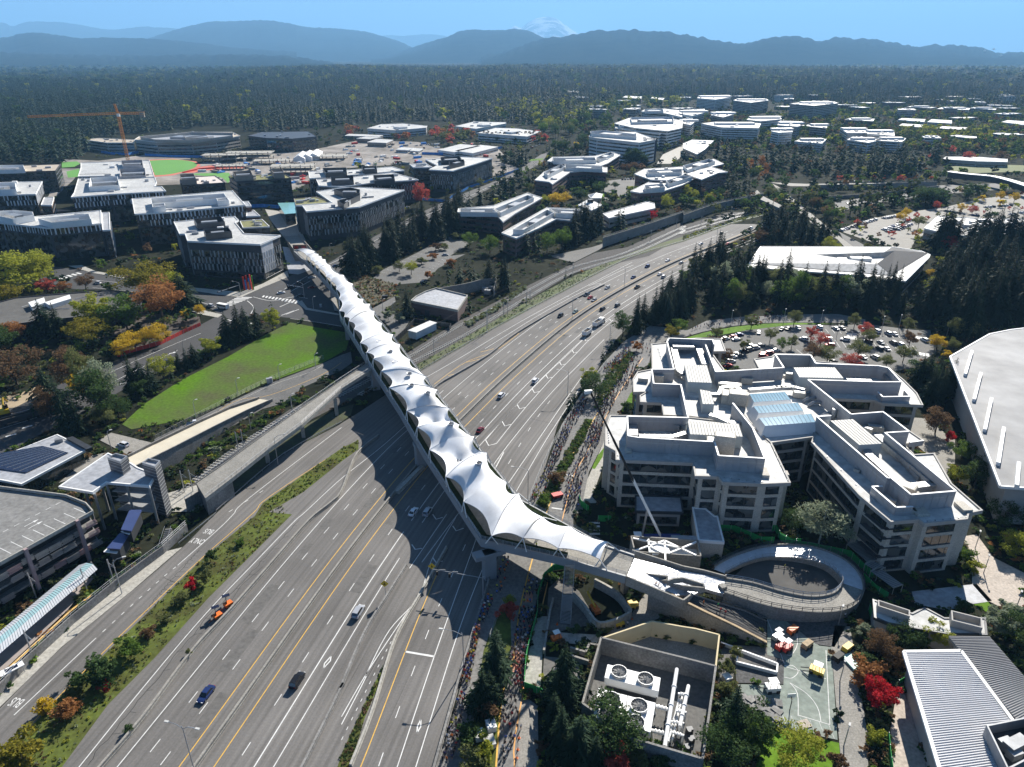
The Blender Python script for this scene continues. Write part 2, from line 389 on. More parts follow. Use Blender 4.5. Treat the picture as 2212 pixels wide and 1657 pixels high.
# chevron lane separators beyond the bridge
chev=[(1745,415,1715,415),(1585,545,0,0),(1508,622,0,0),(1428,700,0,0),(1342,785,0,0),(1255,877,0,0),(1160,980,0,0),(1065,1090,0,0),(962,1215,0,0)]
ca=[];cb=[]
for x,y,_,_ in chev:
 w=10+(y-400)*.028
 a=(x-w*.9,y-w*.75);t=(x-w*.3,y+w*.35);e=(x+w*1.25,y-w*.05)
 mk.ribbon(GP(5,[a,t,e]),.35,ZL);ca.append(a);cb.append(e)
solid(GP(5,ca[::-1]));solid(GP(5,cb[::-1]))
for q in([(590,20),(655,40)],[(720,95),(790,110)],[(455,215),(520,240)],[(590,300),(655,322)]):
 x,y=q[0];mk.ribbon(GP(8,[q[0],(x+22,y+32),q[1]]),.35,ZL)
solid(GP(8,[(440,370),(590,150),(680,20)]));solid(GP(8,[(520,330),(690,100),(760,10)]))
solid(GP(5,[(970,1370),(1050,1260),(1120,1170),(1250,1010),(1400,840),(1560,680),(1700,540)]));solid(GP(5,[(990,1385),(1050,1270)]),.3)
solid(GP(5,[(1080,1470),(1300,1150),(1500,860),(1590,740)]));solid(GP(5,[(1130,1525),(1300,1230),(1420,1040),(1560,830)]),.18)
dashes(GP(5,[(1080,1345),(1210,1130),(1300,1000),(1380,900)]),3,12,.18)
# HOV diamonds and shared-lane words seen from behind
for n,q in((7,[(2095,1015),(2100,985),(2142,938),(2138,968)]),(8,[(488,1435),(492,1390),(515,1345),(512,1395)])):
 p=GP(n,q);solid_p=p+[p[0]]
 for a,c in zip(solid_p,solid_p[1:]):mk.ribbon([a,c],.28,ZL)
struct('road_markings_white',mk,LINE,label='white painted lane lines, dashes and chevrons on the freeway')
struct('road_markings_yellow',my,LINEY,label='yellow painted edge lines along the freeway lanes')
def word(txt,n,x,y,size,ang,m=LINE,z=.014,name='lane_word'):
 cu=bpy.data.curves.new(name,'FONT');cu.body=txt;cu.size=size;cu.align_x='CENTER';cu.align_y='CENTER'
 o=bpy.data.objects.new(name,cu);COL.objects.link(o);me=o.to_mesh().copy();bpy.data.objects.remove(o)
 me=me if me.users==0 or True else me;o=link(name,me);me.materials.append(m)
 gx_,gy_=G(n,x,y);o.location=(gx_,gy_,z);o.rotation_euler=(0,0,ang);o.scale=(1,2.0,1);return o
for t,x,y in(('BUS',108,1235),('BUS',1352,130),('ONLY',1280,192)):
 tag(word(t,7,x,y,1.6,R(166)),kind='structure')
# ---- other paved ground ----
def ground(name,pts,m,z=.02,label=None):
 P=GM(pts)if len(pts[0])==3 else pts
 if name not in('planting_bed','bare_ground'):FOOT.append(P)
 return struct(name,MB().sheet(P,z),m,label=label)
ground('verge',GP(7,[(-100,1760),(0,1600),(420,1170),(870,740),(1320,300),(1650,30)])+GP(4,[(1700,1600),(2210,1245),(2320,1190)])+GP(4,[(2320,1250),(2210,1330),(1960,1530),(1740,1657)])+GP(7,[(1890,20),(1560,350),(1350,560),(1000,950),(700,1250),(400,1657),(330,1760)]),VERGE)
ground('verge',GP(8,[(-70,1800),(0,1570),(190,1160),(280,985),(275,1040),(150,1340),(60,1640),(20,1800)]),VERGE)
ground('pavement',GP(7,[(-60,1330),(0,1270),(400,880),(850,520),(1180,235),(1060,265),(750,500),(480,720),(200,980),(0,1190),(-60,1240)]),PALEC,.12)

random.seed(2);q=MB()
for n,pts,k in((7,[(560,1640),(960,1150),(1330,700),(1640,380),(1930,60)],1),(7,[(930,670),(1010,560),(1150,400),(1290,250)],1),(7,[(880,680),(960,640)],0),(7,[(1060,430),(1150,470)],0),(7,[(1480,610),(1560,480),(1700,360)],0),(8,[(160,1090),(330,780)],0),(5,[(1220,1050),(1290,1068),(1395,1090)],0),(5,[(770,1085),(880,1103)],0)):
 P=[(x+random.uniform(-.35,.35)*k,y)for x,y in resample(GP(n,pts),60 if k else 14)];q.ribbon(P,.13 if k else .1,.011)
 if k:
  for i in range(5,58,4):x,y=P[i];a=random.uniform(-.5,.5);q.ribbon([(x,y),(x+.5,y+a*.4),(x+random.uniform(1,2.2),y+a)],.09,.011)
struct('road_cracks',q,mat('tar_crack',(.02,.02,.02),.9))
q=MB()
for i in range(26):
 y=random.uniform(95,430);d=random.choice((-9.1,-5.2,5.3,9.1,-12.9));x=across(MED,y)+d;L=random.uniform(3,14);s=(across(MED,y+2)-across(MED,y))/2;q.ribbon([(x,y),(x+s*L,y+L)],random.uniform(1.2,3.2),.006+i*.0001)
struct('road_patches',q,mat('asphalt_patch',(.125,.12,.113),.9,.25,.8,spec=.2))
# ---------------- footbridge with tensile canopy ---------------------------
def zdeck(y):return 10.3 if y<400 else 10.3-(y-400)*.028
def GZ(n,x,y,dz=0): # point at deck height (plus dz)
 z=10.3
 for _ in range(4):q=G(n,x,y,z+dz);z=zdeck(q[1])
 return(*q,z+dz)
front=[GZ(*q)for q in((8,1840,425),(8,1450,312),(8,905,188),('f',650,1170),('f',260,575),('f',0,125),('e',1005,1345),('e',850,1095),('e',700,850),('e',688,650),('e',480,408),('e',330,268),('e',205,150))]
rear=[GZ(*q)for q in((8,1895,290),(8,1700,225),('f',1290,1080),('f',935,640),('f',660,275),('f',530,110),('e',1545,1440),('e',1290,1110),('e',1085,850),('e',960,690),('e',745,440),('e',580,320),('e',400,150))]
fb=place('footbridge',(front[4][0],front[4][1],0),'long pedestrian bridge under a white scalloped fabric canopy crossing the freeway','footbridge')
n=len(front);q=MB()
q.add([p for p in front]+[p for p in rear],[(i,i+1,n+i+1,n+i)for i in range(n-1)])
q.build('deck',CONC,fb)
q=MB()
for e in(front,rear):
 for a,b in zip(e,e[1:]):q.beam((a[0],a[1],a[2]+.35),(b[0],b[1],b[2]+.35),.5,2.3)
q.build('girder',GIRD,fb)
q=MB()
for e,s in((front,1),(rear,-1)):
 for a,b in zip(e,e[1:]):q.wall([(a[0],a[1],a[2]+.3),(b[0],b[1],b[2]+.3)],1.1,.08)
 for x,y,_ in walk(e,2.5):z=zdeck(y);q.box((x,y),(.09,.09,1.5),0,0,z)
q2=MB()
for e in(front,rear):
 for h in(.8,1.15,1.5):
  q2.tube([(a[0],a[1],a[2]+h)for a in e],.05,4)
 for x,y,_ in walk(e,2.5):q2.box((x,y),(.09,.09,1.5),0,0,zdeck(y))
q2.build('railing',STEEL,fb)
PLANT=mat('planting',(.014,.022,.009),.95,.5,1.2,col2=(.03,.045,.015),spec=.05)
q=MB()
for e,s in((front,-1.3),(rear,1.3)):
 o=offset([(a[0],a[1])for a in e],s)
 for a,b in zip(o[1:-1],o[2:-1]):q.wall([(a[0],a[1],zdeck(a[1])),(b[0],b[1],zdeck(b[1]))],.7,1.5)
q.build('planter',PLANT,fb)
for tn,tx,ty,w,d in((8,957,425,2.4,7),('f',225,700,3.2,3.2),('e',1090,1630,3,3),('e',785,1100,1.6,2),('e',625,640,1.4,2.5),('e',430,385,1.4,2.5)):
 x,y=G(tn,tx,ty);dn=min(range(n-1),key=lambda i:(front[i][0]-x)**2+(front[i][1]-y)**2);a=math.atan2(front[dn+1][1]-front[dn][1],front[dn+1][0]-front[dn][0])
 q=MB().box((x,y),(w,min(d,3.2),zdeck(y)-1.9),a,0,0);q.box((x,y),(w+.5,d*1.2,1.2),a,0,zdeck(y)-3.1);q.build('pier',GIRD,fb)
# canopy: stations (front edge, rear edge), then what each bay carries
ST=[((8,1672,312),(8,1722,198)),(('f',1705,1600),('f',1835,1362)),(('f',1325,1490),('f',1540,1262)),(('f',985,1468),('f',1278,1003)),(('f',685,1100),('f',1152,885)),(('f',490,830),('f',932,566)),(('f',315,540),('f',800,390)),(('f',185,295),('f',640,265)),(('f',72,120),('f',532,90)),(('e',1228,1620),('e',1750,1640)),(('e',1143,1440),('e',1635,1500)),(('e',1058,1310),('e',1450,1312)),(('e',983,1242),('e',1345,1152)),(('e',918,1140),('e',1272,1045)),(('e',850,990),('e',1150,925)),(('e',795,905),('e',1070,793)),(('e',742,860),('e',1022,716)),(('e',692,795),('e',950,664)),(('e',688,662),('e',893,600)),(('e',660,560),('e',836,498)),(('e',600,470),('e',738,405)),(('e',555,425),('e',682,392)),(('e',472,330),('e',592,300)),(('e',430,290),('e',541,237)),(('e',385,245),('e',500,205)),(('e',345,200),('e',466,180)),(('e',230,130),('e',430,148))]
BAY=[None,None,None,('p','f',1000,1010,.0),('p','f',850,680,3.2),('d','f',628,612,4),('p','f',548,258,3.2),('d','f',370,218,3.5),('p',5,557,880,3.4),('d',5,455,877,3.2),('p','e',1440,1350,4.5),('d',5,350,715,2.5),('p','e',1232,1085,5.2),('d',5,245,577,2.2),('p','e',1103,915,4.5),None,('p','e',972,788,2.6),None,('p','e',858,652,1.8),('p','e',775,520,2.2),None,None,None,None,None,None]
CE,CA=4.2,2.3
SL=[Vector(GZ(*a,CE))for a,_ in ST];SR=[Vector(GZ(*c,CE))for _,c in ST]
q=MB();NU_,NV=12,22;rings=[];masts=[]
for i,bay in enumerate(BAY):
 wd_=((SL[i]-SR[i]).length+(SL[i+1]-SR[i+1]).length)/2;sc_=min(.15,.075+.005*(SL[i]-SL[i+1]).length);ca_=CA*min(1,wd_/22);ctr=None
 if bay and bay[4]:
  zz=zdeck(SL[i].y)+CE+ca_+(bay[4]if bay[0]=='p' else-bay[4]*.75);ctr=Vector((*G(bay[1],bay[2],bay[3],zz),zz));k0=len(q.v)
 for a in range(NU_+1):
  u=a/NU_;bump_=4*u*(1-u);l=SL[i].lerp(SL[i+1],u);r=SR[i].lerp(SR[i+1],u)
  for c in range(NV+1):
   v=c/NV;v2=v+(0.5-v)*2*sc_*bump_;p=l.lerp(r,v2)
   z=p.z+math.sin(math.pi*v)*ca_*(1-.5*bump_*(1 if not(bay and bay[0]=='p')else .2))
   if ctr:
    d=math.hypot(p.x-ctr.x,p.y-ctr.y);t=max(0,d-.7)
    z+=(bay[4]if bay[0]=='p' else-bay[4])*math.exp(-t/(1.5+.12*wd_))*min(1,(bump_*1.6+.0))*min(1,4*math.sin(math.pi*v))
   q.v.append((p.x,p.y,z))
 b0=len(q.v)-(NU_+1)*(NV+1)
 for a in range(NU_):
  for c in range(NV):k=b0+a*(NV+1)+c;q.f.append((k,k+NV+1,k+NV+2,k+1));q.m.append(0)
 if ctr:
  zc=min((abs(v[0]-ctr.x)+abs(v[1]-ctr.y),v[2])for v in q.v[b0:])[1];rings.append((ctr,zc,bay[0]))
FAB=mat('white_membrane',(.84,.85,.86),.5,.05,.35,scale2=.12)
n_=FAB.node_tree;tr=n_.nodes.new('ShaderNodeBsdfTranslucent');tr.inputs[0].default_value=(.85,.85,.84,1);ms_=n_.nodes.new('ShaderNodeMixShader');ms_.inputs[0].default_value=.14
n_.links.new(n_.nodes['Principled BSDF'].outputs[0],ms_.inputs[1]);n_.links.new(tr.outputs[0],ms_.inputs[2]);n_.links.new(ms_.outputs[0],n_.nodes['Material Output'].inputs[0])
cn=q.build('canopy',FAB,fb,True)
for c,z,k in rings:
 b=MB();m=16;P=[(c.x+.95*math.cos(2*math.pi*j/m),c.y+.95*math.sin(2*math.pi*j/m),z+.25)for j in range(m+1)];b.tube(P,.2,5)
 b.add([(c.x+.85*math.cos(2*math.pi*j/m),c.y+.85*math.sin(2*math.pi*j/m),z+.22)for j in range(m)],[tuple(range(m))],1)  # dark disc paints the shade of the open hole inside the ring
 b.build('ring',[STEEL,METALD],cn)
 if k=='p':MB().tube([(c.x,c.y,z-1),(c.x,c.y,z+2.6)],.14,6,r1=.06).build('mast',STEEL,cn)
for i in range(len(ST)):
 arch=[]
 for c in range(15):
  v=c/14;p=SL[i].lerp(SR[i],v);arch.append((p.x,p.y,p.z+math.sin(math.pi*v)*CA*min(1,(SL[i]-SR[i]).length/22)+.03))
 MB().tube(arch,.07,4).build('seam_cable',mat('seam_grey',(.5,.5,.52),.5),cn)
 for S,E in((SL,front),(SR,rear)):
  p=S[i];e=min((Vector(x)for x in spline([tuple(t)for t in E],12)),key=lambda t:(t.xy-p.xy).length);d=Vector((SL[i-1]-SL[i]).xy if i else(SL[0]-SL[1]).xy).normalized()*1.6
  q=MB()
  for s in(-1,1):q.tube([(e.x+d.x*s,e.y+d.y*s,e.z+.2),(p.x,p.y,p.z-.05)],.14,5)
  q.build('strut',WHITE,fb)
q=MB()
for S in(SL,SR): # edge cables follow the scallops
 for i in range(len(BAY)):
  k=(NU_+1)*(NV+1)*i;col=0 if S is SL else NV
  q.tube([Vector(cn.data.vertices[k+a*(NV+1)+col].co)for a in range(NU_+1)],.09,4)
q.build('edge_cable',STEEL,fb)
# landing at the far plaza
lp=[G('e',205,150,6.6),G('e',400,150,6.6)];lq=[G('e',95,-10,.1),G('e',250,-25,.1)]
q=MB();q.add([(*lp[0],6.9),(*lp[1],6.9),(*lq[1],.1),(*lq[0],.1),(*lp[0],0),(*lp[1],0)],[(0,1,2,3),(0,3,4),(1,5,2),(0,4,5,1)])
q.build('approach_ramp',CONC,fb)
q=MB();q.wall([(*lp[0],6.9),(*lq[0],.1)],1.2,.4);q.wall([(*lp[1],6.9),(*lq[1],.1)],1.2,.4);q.build('ramp_parapet',CONC,fb)
kx=place('welcome_kiosk',(*G('e',270,125,6.8),6.9),'brown timber kiosk with red signs at the far bridge end','kiosk')
for xx in(235,310):
 c=G('e',xx,128,6.8);q=MB();q.box(c,(4.6,1.2,3.0),0,0,6.9);q.build('booth',BROWN,kx)
 MB().box((c[0],c[1]-.66),(2.6,.1,1.5),0,0,7.5).build('sign_panel',RED,kx)
# deck widening with silver sheeting, loop ramp and construction branch
LD=[(8,1895,305,10.2),(8,2210,385,7.4),(9,275,435,4.6),(9,262,535,4.6),(9,140,500,5.6),(9,60,545,6.2),(8,2100,540,7.4),(8,1845,428,10.2)]
P=[(*G(a,x,y,z),z)for a,x,y,z in LD]
q=MB();q.add(P+[(x,y,z-1)for x,y,z in P],[(7,6,1,0),(6,5,4,1),(4,3,2,1),(8,9,14,15)]+[(i,(i+1)%8,8+(i+1)%8,8+i)for i in range(8)])
FOIL=mat('silver_sheeting',(.42,.43,.45),.3,.25,1.5,metal=.55,bump=.8)
q.build('deck_landing',FOIL,fb)
for pts in([(8,1900,390),(8,1960,405),(8,2110,425),(8,2105,450),(8,2060,450),(8,1900,395)],[(8,2110,455),(8,2150,440),(8,2210,435),(9,130,475),(9,140,500),(8,2200,485),(8,2120,475),(8,2110,455)]):
 MB().wall([(*G(a,x,y,9.4-k*.32),8.2-k*.32)for k,(a,x,y)in enumerate(pts)],1.5,.35).build('planter_kerb',CONC,fb)
for pts in([(8,1880,265,10.2),(8,2210,370,7.5),(9,130,395,6),(9,280,435,4.6)],[(8,1843,435,10.2),(9,0,590,7),(9,60,545,6.2)]):
 q=MB();q.wall([(*G(a,x,y,z),z-2)for a,x,y,z in pts],2.8,.4)
 q.build('side_parapet',CONC,fb)
for tn,tx,ty in((8,1830,520),(8,1930,500),(9,40,640),(9,240,590)):
 MB().box(G(tn,tx,ty),(1.6,1.6,5.5),.4,0,0).build('pier',CONC,fb)
lpz=place('loop_ramp',(*G(9,650,450),0),'concrete ramp curling round in a large loop beside the stone office','ramp')
lo_=[(265,530,4.6),(500,605,3.9),(700,645,3.3),(900,660,2.8),(1060,638,2.5),(1145,570,2.2),(1168,480,1.9),(1120,380,1.7),(1000,290,1.4),(800,228,1.1),(550,228,0.7),(330,290,.7),(185,370,.2)]
li_=[(275,440,4.6),(450,470,3.9),(650,528,3.3),(830,558,2.8),(960,540,2.5),(1020,490,2.2),(1025,450,1.9),(985,400,1.7),(910,352,1.4),(770,315,1.1),(560,305,0.7),(420,335,.7),(275,405,.2)]
A=spline([(*G(9,x,y,z),z)for x,y,z in lo_],6);B=spline([(*G(9,x,y,z),z)for x,y,z in li_],6);m=len(A)
WET=mat('wet_white_sheeting',(.62,.63,.66),.3,.15,.8,spec=.8,bump=.3)
q=MB();q.add(A+B,[(i+1,i,m+i,m+i+1)for i in range(m-1)]);q.m=[0 if i<34 else 1 for i in range(m-1)];q.build('ramp_surface',[CONC,WET],lpz)
q=MB()
for P,s in((A,.3),(B,-.3)):q.add([(x,y,z+.5)for x,y,z in P]+[(x,y,-.1)for x,y,z in P],[(i,i+1,m+i+1,m+i)for i in range(m-1)])
q.build('ramp_wall',CONC,lpz)
for P in(A,B):
 q=MB()
 for h in(.5,1.1,1.6):q.tube([(x,y,z+h)for x,y,z in P],.09,4)
 for i in range(0,m,2):q.box(P[i][:2],(.12,.12,1.6),0,0,P[i][2])
 q.build('guardrail',METALD if P is A else STEEL,lpz)
 MB().wall([(x,y,z)for x,y,z in P],.55,.45).build('kerb',CONC,lpz)
ground('loop_floor',GP(9,[(420,338),(560,308),(780,318),(920,360),(1000,420),(1015,480),(960,535),(820,555),(600,525),(430,460),(330,420)]),mat('wet_soil',(.07,.068,.064),.9,.35,.12),.03)
br=place('construction_ramp',(*G(9,300,680),0),'unfinished concrete ramp with black rebar and timber formwork descending to the court','ramp')
ca_=[(8,1990,485,7.4),(9,130,660,4.6),(9,330,755,2.6),(9,540,865,.6)];cb_=[(9,60,545,6),(9,240,600,4),(9,400,650,2.2),(9,540,715,.6)]
A=[(*G(a,x,y,z),z)for a,x,y,z in ca_];B=[(*G(a,x,y,z),z)for a,x,y,z in cb_]
MB().add(A+B,[(i,i+1,5+i,4+i)for i in range(3)]).build('ramp_surface',mat('rebar_mat',(.06,.058,.055),.8,.4,3),br)
q=MB();[q.add([(a[0],a[1],a[2]+.5),(c[0],c[1],c[2]+.5),(c[0],c[1],0),(a[0],a[1],0)],[(0,1,2,3)])for P in(A,B)for a,c in zip(P,P[1:])];q.build('ramp_wall',CONC,br)
q=MB()
for k in range(5):
 t=k/5;q.tube([tuple(Vector(A[i]).lerp(Vector(B[i]),t)+Vector((0,0,.3)))for i in range(4)],.08,4)
for P in(A,B):q.tube([(x,y,z+1.3)for x,y,z in P],.07,4);
q.build('rebar',METALD,br)
q=MB();[q.beam((a[0],a[1],a[2]+1.0),(c[0],c[1],c[2]+1.0),.7,.25)for a,c in zip(A,A[1:])];q.build('timber_formwork',mat('timber',(.4,.3,.18),.8,.3,1),br)
# steel stair down to the road
stt=place('steel_stair',(*G(8,1450,730),0),'grey steel staircase dropping from the bridge to the ground','staircase')
s0,s1,t0,t1=[Vector((*G(8,x,y,z),z))for x,y,z in((1447,352,10.2),(1508,352,10.2),(1415,720,.2),(1482,735,.2))]
q=MB()
for k in range(44):
 t=k/44;a=s0.lerp(t0,t);c=s1.lerp(t1,t);d=((t0-s0)/44);d.z=0;q.add([a,c,c+d,a+d],[(0,1,2,3)])
q.build('tread',STEEL,stt)
for a,c in((s0,t0),(s1,t1)):
 q=MB();q.beam(a+Vector((0,0,.2)),c+Vector((0,0,.2)),.12,.5);q.tube([a+Vector((0,0,1.1)),c+Vector((0,0,1.1))],.06,4);[q.tube([a.lerp(c,k/12),a.lerp(c,k/12)+Vector((0,0,1.1))],.04,4)for k in range(13)]
 q.build('handrail',METAL,stt)
for t in(.5,.97):p=(s0.lerp(t0,t)+s1.lerp(t1,t))/2;MB().box((p.x,p.y),(2.4,.4,p.z),0,0,0).build('support',GIRD,stt)
# ---------------- spiral approach bridge on the other side -----------------
rbz=place('approach_bridge',(*G(4,1965,1170),0),'narrow concrete approach bridge on slim piers rising beside the rail tracks','bridge')
RZ=[9.8,9.3,8.6,7.6,6.6,6.0]
up=[(5,175,690),(5,0,805),(4,1900,1020),(4,1650,1200),(4,1430,1360),(4,1270,1470)];dn_=[(5,195,735),(5,0,860),(4,1950,1095),(4,1720,1265),(4,1500,1440),(4,1330,1570)]
U=[(*G(a,x,y,z),z)for(a,x,y),z in zip(up,RZ)];D=[(*G(a,x,y,z),z)for(a,x,y),z in zip(dn_,RZ)]
MB().add(U+D,[(i,i+1,7+i,6+i)for i in range(5)]).build('deck',CONC,rbz)
for P in(U,D):
 q=MB();[q.beam((a[0],a[1],a[2]+.25),(c[0],c[1],c[2]+.25),.35,1.3)for a,c in zip(P,P[1:])];q.build('girder',PALEC if P is D else CONC,rbz)
 q=MB();[q.tube([(x,y,z+h)for x,y,z in P],.05,4)for h in(.9,1.4)]
 for a,c in zip(P,P[1:]):
  k=int((Vector(a)-Vector(c)).length/2.2);[q.tube([Vector(a).lerp(Vector(c),j/k),Vector(a).lerp(Vector(c),j/k)+Vector((0,0,1.4))],.05,4)for j in range(k)]
 q.build('railing',STEEL,rbz)
for x,y,z in((2180,1030,7.9),(1965,1172,7.3),(1735,1335,6.3)):MB().box(G(4,x,y),(1.3,1.3,z-.6),.3,0,0).build('pier',PALEC,rbz)
MB().prism([U[4][:2],U[5][:2],D[5][:2],D[4][:2]],0,5.6).build('abutment',CONCD,rbz)
MB().box(G('e',1010,1500,0),(1.4,1.4,8.6),.3,0,0).build('pier',PALEC,rbz)
# ---------------- stone office complex beside the freeway ------------------
WIN=GLASS
off_=place('stone_office_complex',(*G('c',900,900),0),'sprawling pale stone office complex with white roofs, rooftop plant and blue skylights','office building')
ZE,ZS=17.1,22.0
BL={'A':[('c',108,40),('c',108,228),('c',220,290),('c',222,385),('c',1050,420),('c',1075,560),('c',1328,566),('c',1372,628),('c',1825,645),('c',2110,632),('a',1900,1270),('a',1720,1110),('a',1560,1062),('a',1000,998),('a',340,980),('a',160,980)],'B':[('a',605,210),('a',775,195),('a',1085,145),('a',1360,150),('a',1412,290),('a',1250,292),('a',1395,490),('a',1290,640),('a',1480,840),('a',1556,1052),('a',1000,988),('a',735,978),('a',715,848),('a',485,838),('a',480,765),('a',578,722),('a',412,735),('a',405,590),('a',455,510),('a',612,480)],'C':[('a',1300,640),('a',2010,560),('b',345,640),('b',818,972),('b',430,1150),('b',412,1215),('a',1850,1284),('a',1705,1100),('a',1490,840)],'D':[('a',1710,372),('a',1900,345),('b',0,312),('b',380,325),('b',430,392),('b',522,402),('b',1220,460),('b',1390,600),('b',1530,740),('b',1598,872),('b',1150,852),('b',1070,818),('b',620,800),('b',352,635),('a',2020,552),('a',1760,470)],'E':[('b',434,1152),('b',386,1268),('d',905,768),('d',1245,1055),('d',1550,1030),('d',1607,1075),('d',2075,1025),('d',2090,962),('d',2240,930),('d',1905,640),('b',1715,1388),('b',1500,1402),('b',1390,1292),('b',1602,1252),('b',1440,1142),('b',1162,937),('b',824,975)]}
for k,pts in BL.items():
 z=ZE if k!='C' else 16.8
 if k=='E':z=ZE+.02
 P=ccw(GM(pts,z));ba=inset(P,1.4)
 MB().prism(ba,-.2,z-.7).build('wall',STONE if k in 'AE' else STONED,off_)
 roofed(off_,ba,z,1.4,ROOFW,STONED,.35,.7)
 ribbons(off_,ba,.4,z-.7,4.05,.6,3.3,WIN,1.2,2.4)
PAN=mat('screen_panel',(.36,.35,.35),.6,.08,.5)
def screen(pts,z0=ZE,z1=ZS,closed=False):
 P=GM(pts,z1);P=P+P[:1]if closed else P;q=MB()
 for a,c in zip(P,P[1:]):
  q.wall([(*a,z0),(*c,z0)],z1-z0,.3)
  d=Vector(c)-Vector(a);L=d.length;d/=L;nn=Vector((-d.y,d.x));k=int(L/2)
  for i in range(1,k):
   p=Vector(a)+d*i*L/k
   for s in(-1,):q.tube([(p.x+nn.x*s*.2,p.y+nn.y*s*.2,z1-.1),(p.x+nn.x*s*.2,p.y+nn.y*s*.2,z0)],.06,4,1)
  q.wall([(*a,z1),(*c,z1)],.12,.5,2);q.wall([(*(Vector(a)),z1-1.7),(*Vector(c),z1-1.7)],.25,.36,1)
 q.build('rooftop_screen',[PAN,STEEL,WHITE],off_)
screen([('a',348,985),('a',356,1195),('a',465,1213),('a',1288,1260),('a',1332,1408),('a',1830,1438),('a',1700,1110),('a',1485,842)])
screen([('a',348,985),('a',1005,1000),('a',925,643),('a',632,632),('a',612,478),('a',850,478),('a',777,180),('a',797,143),('a',1268,160),('a',1285,210)])
screen([('a',1192,215),('a',1302,505),('a',2035,460),('a',1942,318),('b',385,325),('b',440,415),('b',1115,440),('b',1222,462),('b',1360,614),('b',1105,614),('b',355,590),('b',820,962),('b',1165,937),('b',1443,1147),('b',1188,1162)])
screen([('b',605,978),('b',450,988),('d',1215,572),('d',1250,570),('d',1466,752),('d',1950,712),('d',1183,82)])
screen([('d',1045,665),('d',1305,888),('d',1485,880)],ZE,19.6);screen([('d',1045,665),('d',1160,660)],ZE,19.6)
screen([('b',1108,720),('b',1160,775),('b',1455,770),('b',1395,700)],ZE,19.2);screen([('b',1450,1265),('b',1600,1245)],ZE,18.8)
# ribbed air handling houses
RIB=mat('ribbed_white_metal',(.25,.255,.235),.6,.2,1.5,col2=(.36,.36,.34),scale2=5)
def ahu(pts,zt=21.3,name='air_handling_house'):
 P=ccw(GM(pts,zt));q=MB();q.prism(P,ZE,zt,0,1)
 a,b_,c,d=[Vector((*x,zt))for x in P];L=(b_-a).length;k=max(3,int(L/.9))
 for i in range(k+1):t=i/k;q.tube([a.lerp(b_,t)+Vector((0,0,.04)),d.lerp(c,t)+Vector((0,0,.04))],.07,4,1)
 q.build(name,[mat('pale_blue_panel',(.36,.41,.43),.5,.08),RIB],off_)
ahu([('a',965,430),('a',1205,435),('a',1260,622),('a',1000,612)]);ahu([('a',1130,695),('a',1243,715),('a',1285,852),('a',1160,850)],20.5)
ahu([('a',1000,1040),('a',1548,1066),('a',1592,1202),('a',1025,1176)]);ahu([('b',200,458),('b',640,452),('b',738,572),('b',262,562)])
ahu([('b',592,1030),('b',842,1015),('b',1153,1278),('b',905,1292)])
def duct(n,pts,w=1.6,z=19.6):
 P=GP(n,pts,z);q=MB()
 for a,c in zip(P,P[1:]):q.beam((*a,z),(*c,z),w,1.3)
 for x,y,r in walk(P,1.6):q.box((x,y),(.1,w+.15,1.4),r,1,z-1.33)
 q.build('duct',[METAL,STEEL],off_)
duct('a',[(840,205),(910,485),(960,520)],2.4);duct('a',[(840,218),(1065,222)],3,20.3);duct('a',[(1115,235),(1190,420)],2.4)
duct('a',[(412,1060),(418,1185)],2.6);duct('a',[(478,1040),(800,1045),(920,1075),(1000,1062)],2.0);duct('a',[(480,1190),(850,1195),(980,1155),(1030,1155)],1.8)
duct('a',[(1250,735),(1340,740),(1370,665),(1520,660),(1560,690)],1.5);duct('a',[(1660,690),(2100,655),(2180,670)],1.3);duct('a',[(1240,960),(1330,985),(1450,1040),(1560,1050)],1.8)
duct('b',[(700,470),(1180,495),(1275,605)],2.2);duct('b',[(780,585),(1040,595)],1.6);duct('b',[(0,665),(180,660),(320,690)],1.2)
duct('d',[(985,250),(1010,310),(1340,610),(1500,690)],2.4);duct('d',[(1110,105),(1730,620),(1490,650)],2.4);duct('d',[(1300,290),(1560,560)],.9,18.6)
for n,x,y in(('b',390,720),('b',462,775),('b',520,822),('b',632,965),('b',665,935)):
 c=G(n,x,y,18.5);q=MB().tube([(*c,ZE),(*c,20.6)],.75,10);q.tube([(*c,18.2),(c[0]-3.5,c[1]-.5,18.2),(c[0]-5,c[1]-.6,ZE)],.6,8);q.build('exhaust_stack',METAL,off_)
for n,x,y,w,d,z in(('a',1405,1180,6,3,24),('a',1280,1230,4,3,21.5),('a',1545,720,6,4.5,21.5),('a',1450,730,5,5,20.5),('a',1455,630,8,2.6,19.6),('a',690,540,3.5,1.8,20.4),('a',520,570,3.6,1.6,18.6),('b',265,720,4,2.2,19),('d',1420,640,5,3.5,20.3),('d',1245,795,3,1.2,18.6),('d',885,475,1.6,1.2,18),('a',1640,565,4,2,19.4),('a',1000,545,4,1.5,19),('b',165,520,3,1.6,19),('b',1090,1085,4.5,2,19.0),('d',1000,30,3,1.4,19.2)):
 c=G(n,x,y,z);q=MB().box(c,(w,d,z-ZE),-.25 if n!='d' else-.75,0,ZE+.01);q.box(c,(w*.8,d*.7,.05),-.25 if n!='d' else-.75,1,z+.01);q.build('plant_box',[STONE,METAL],off_)
random.seed(11)
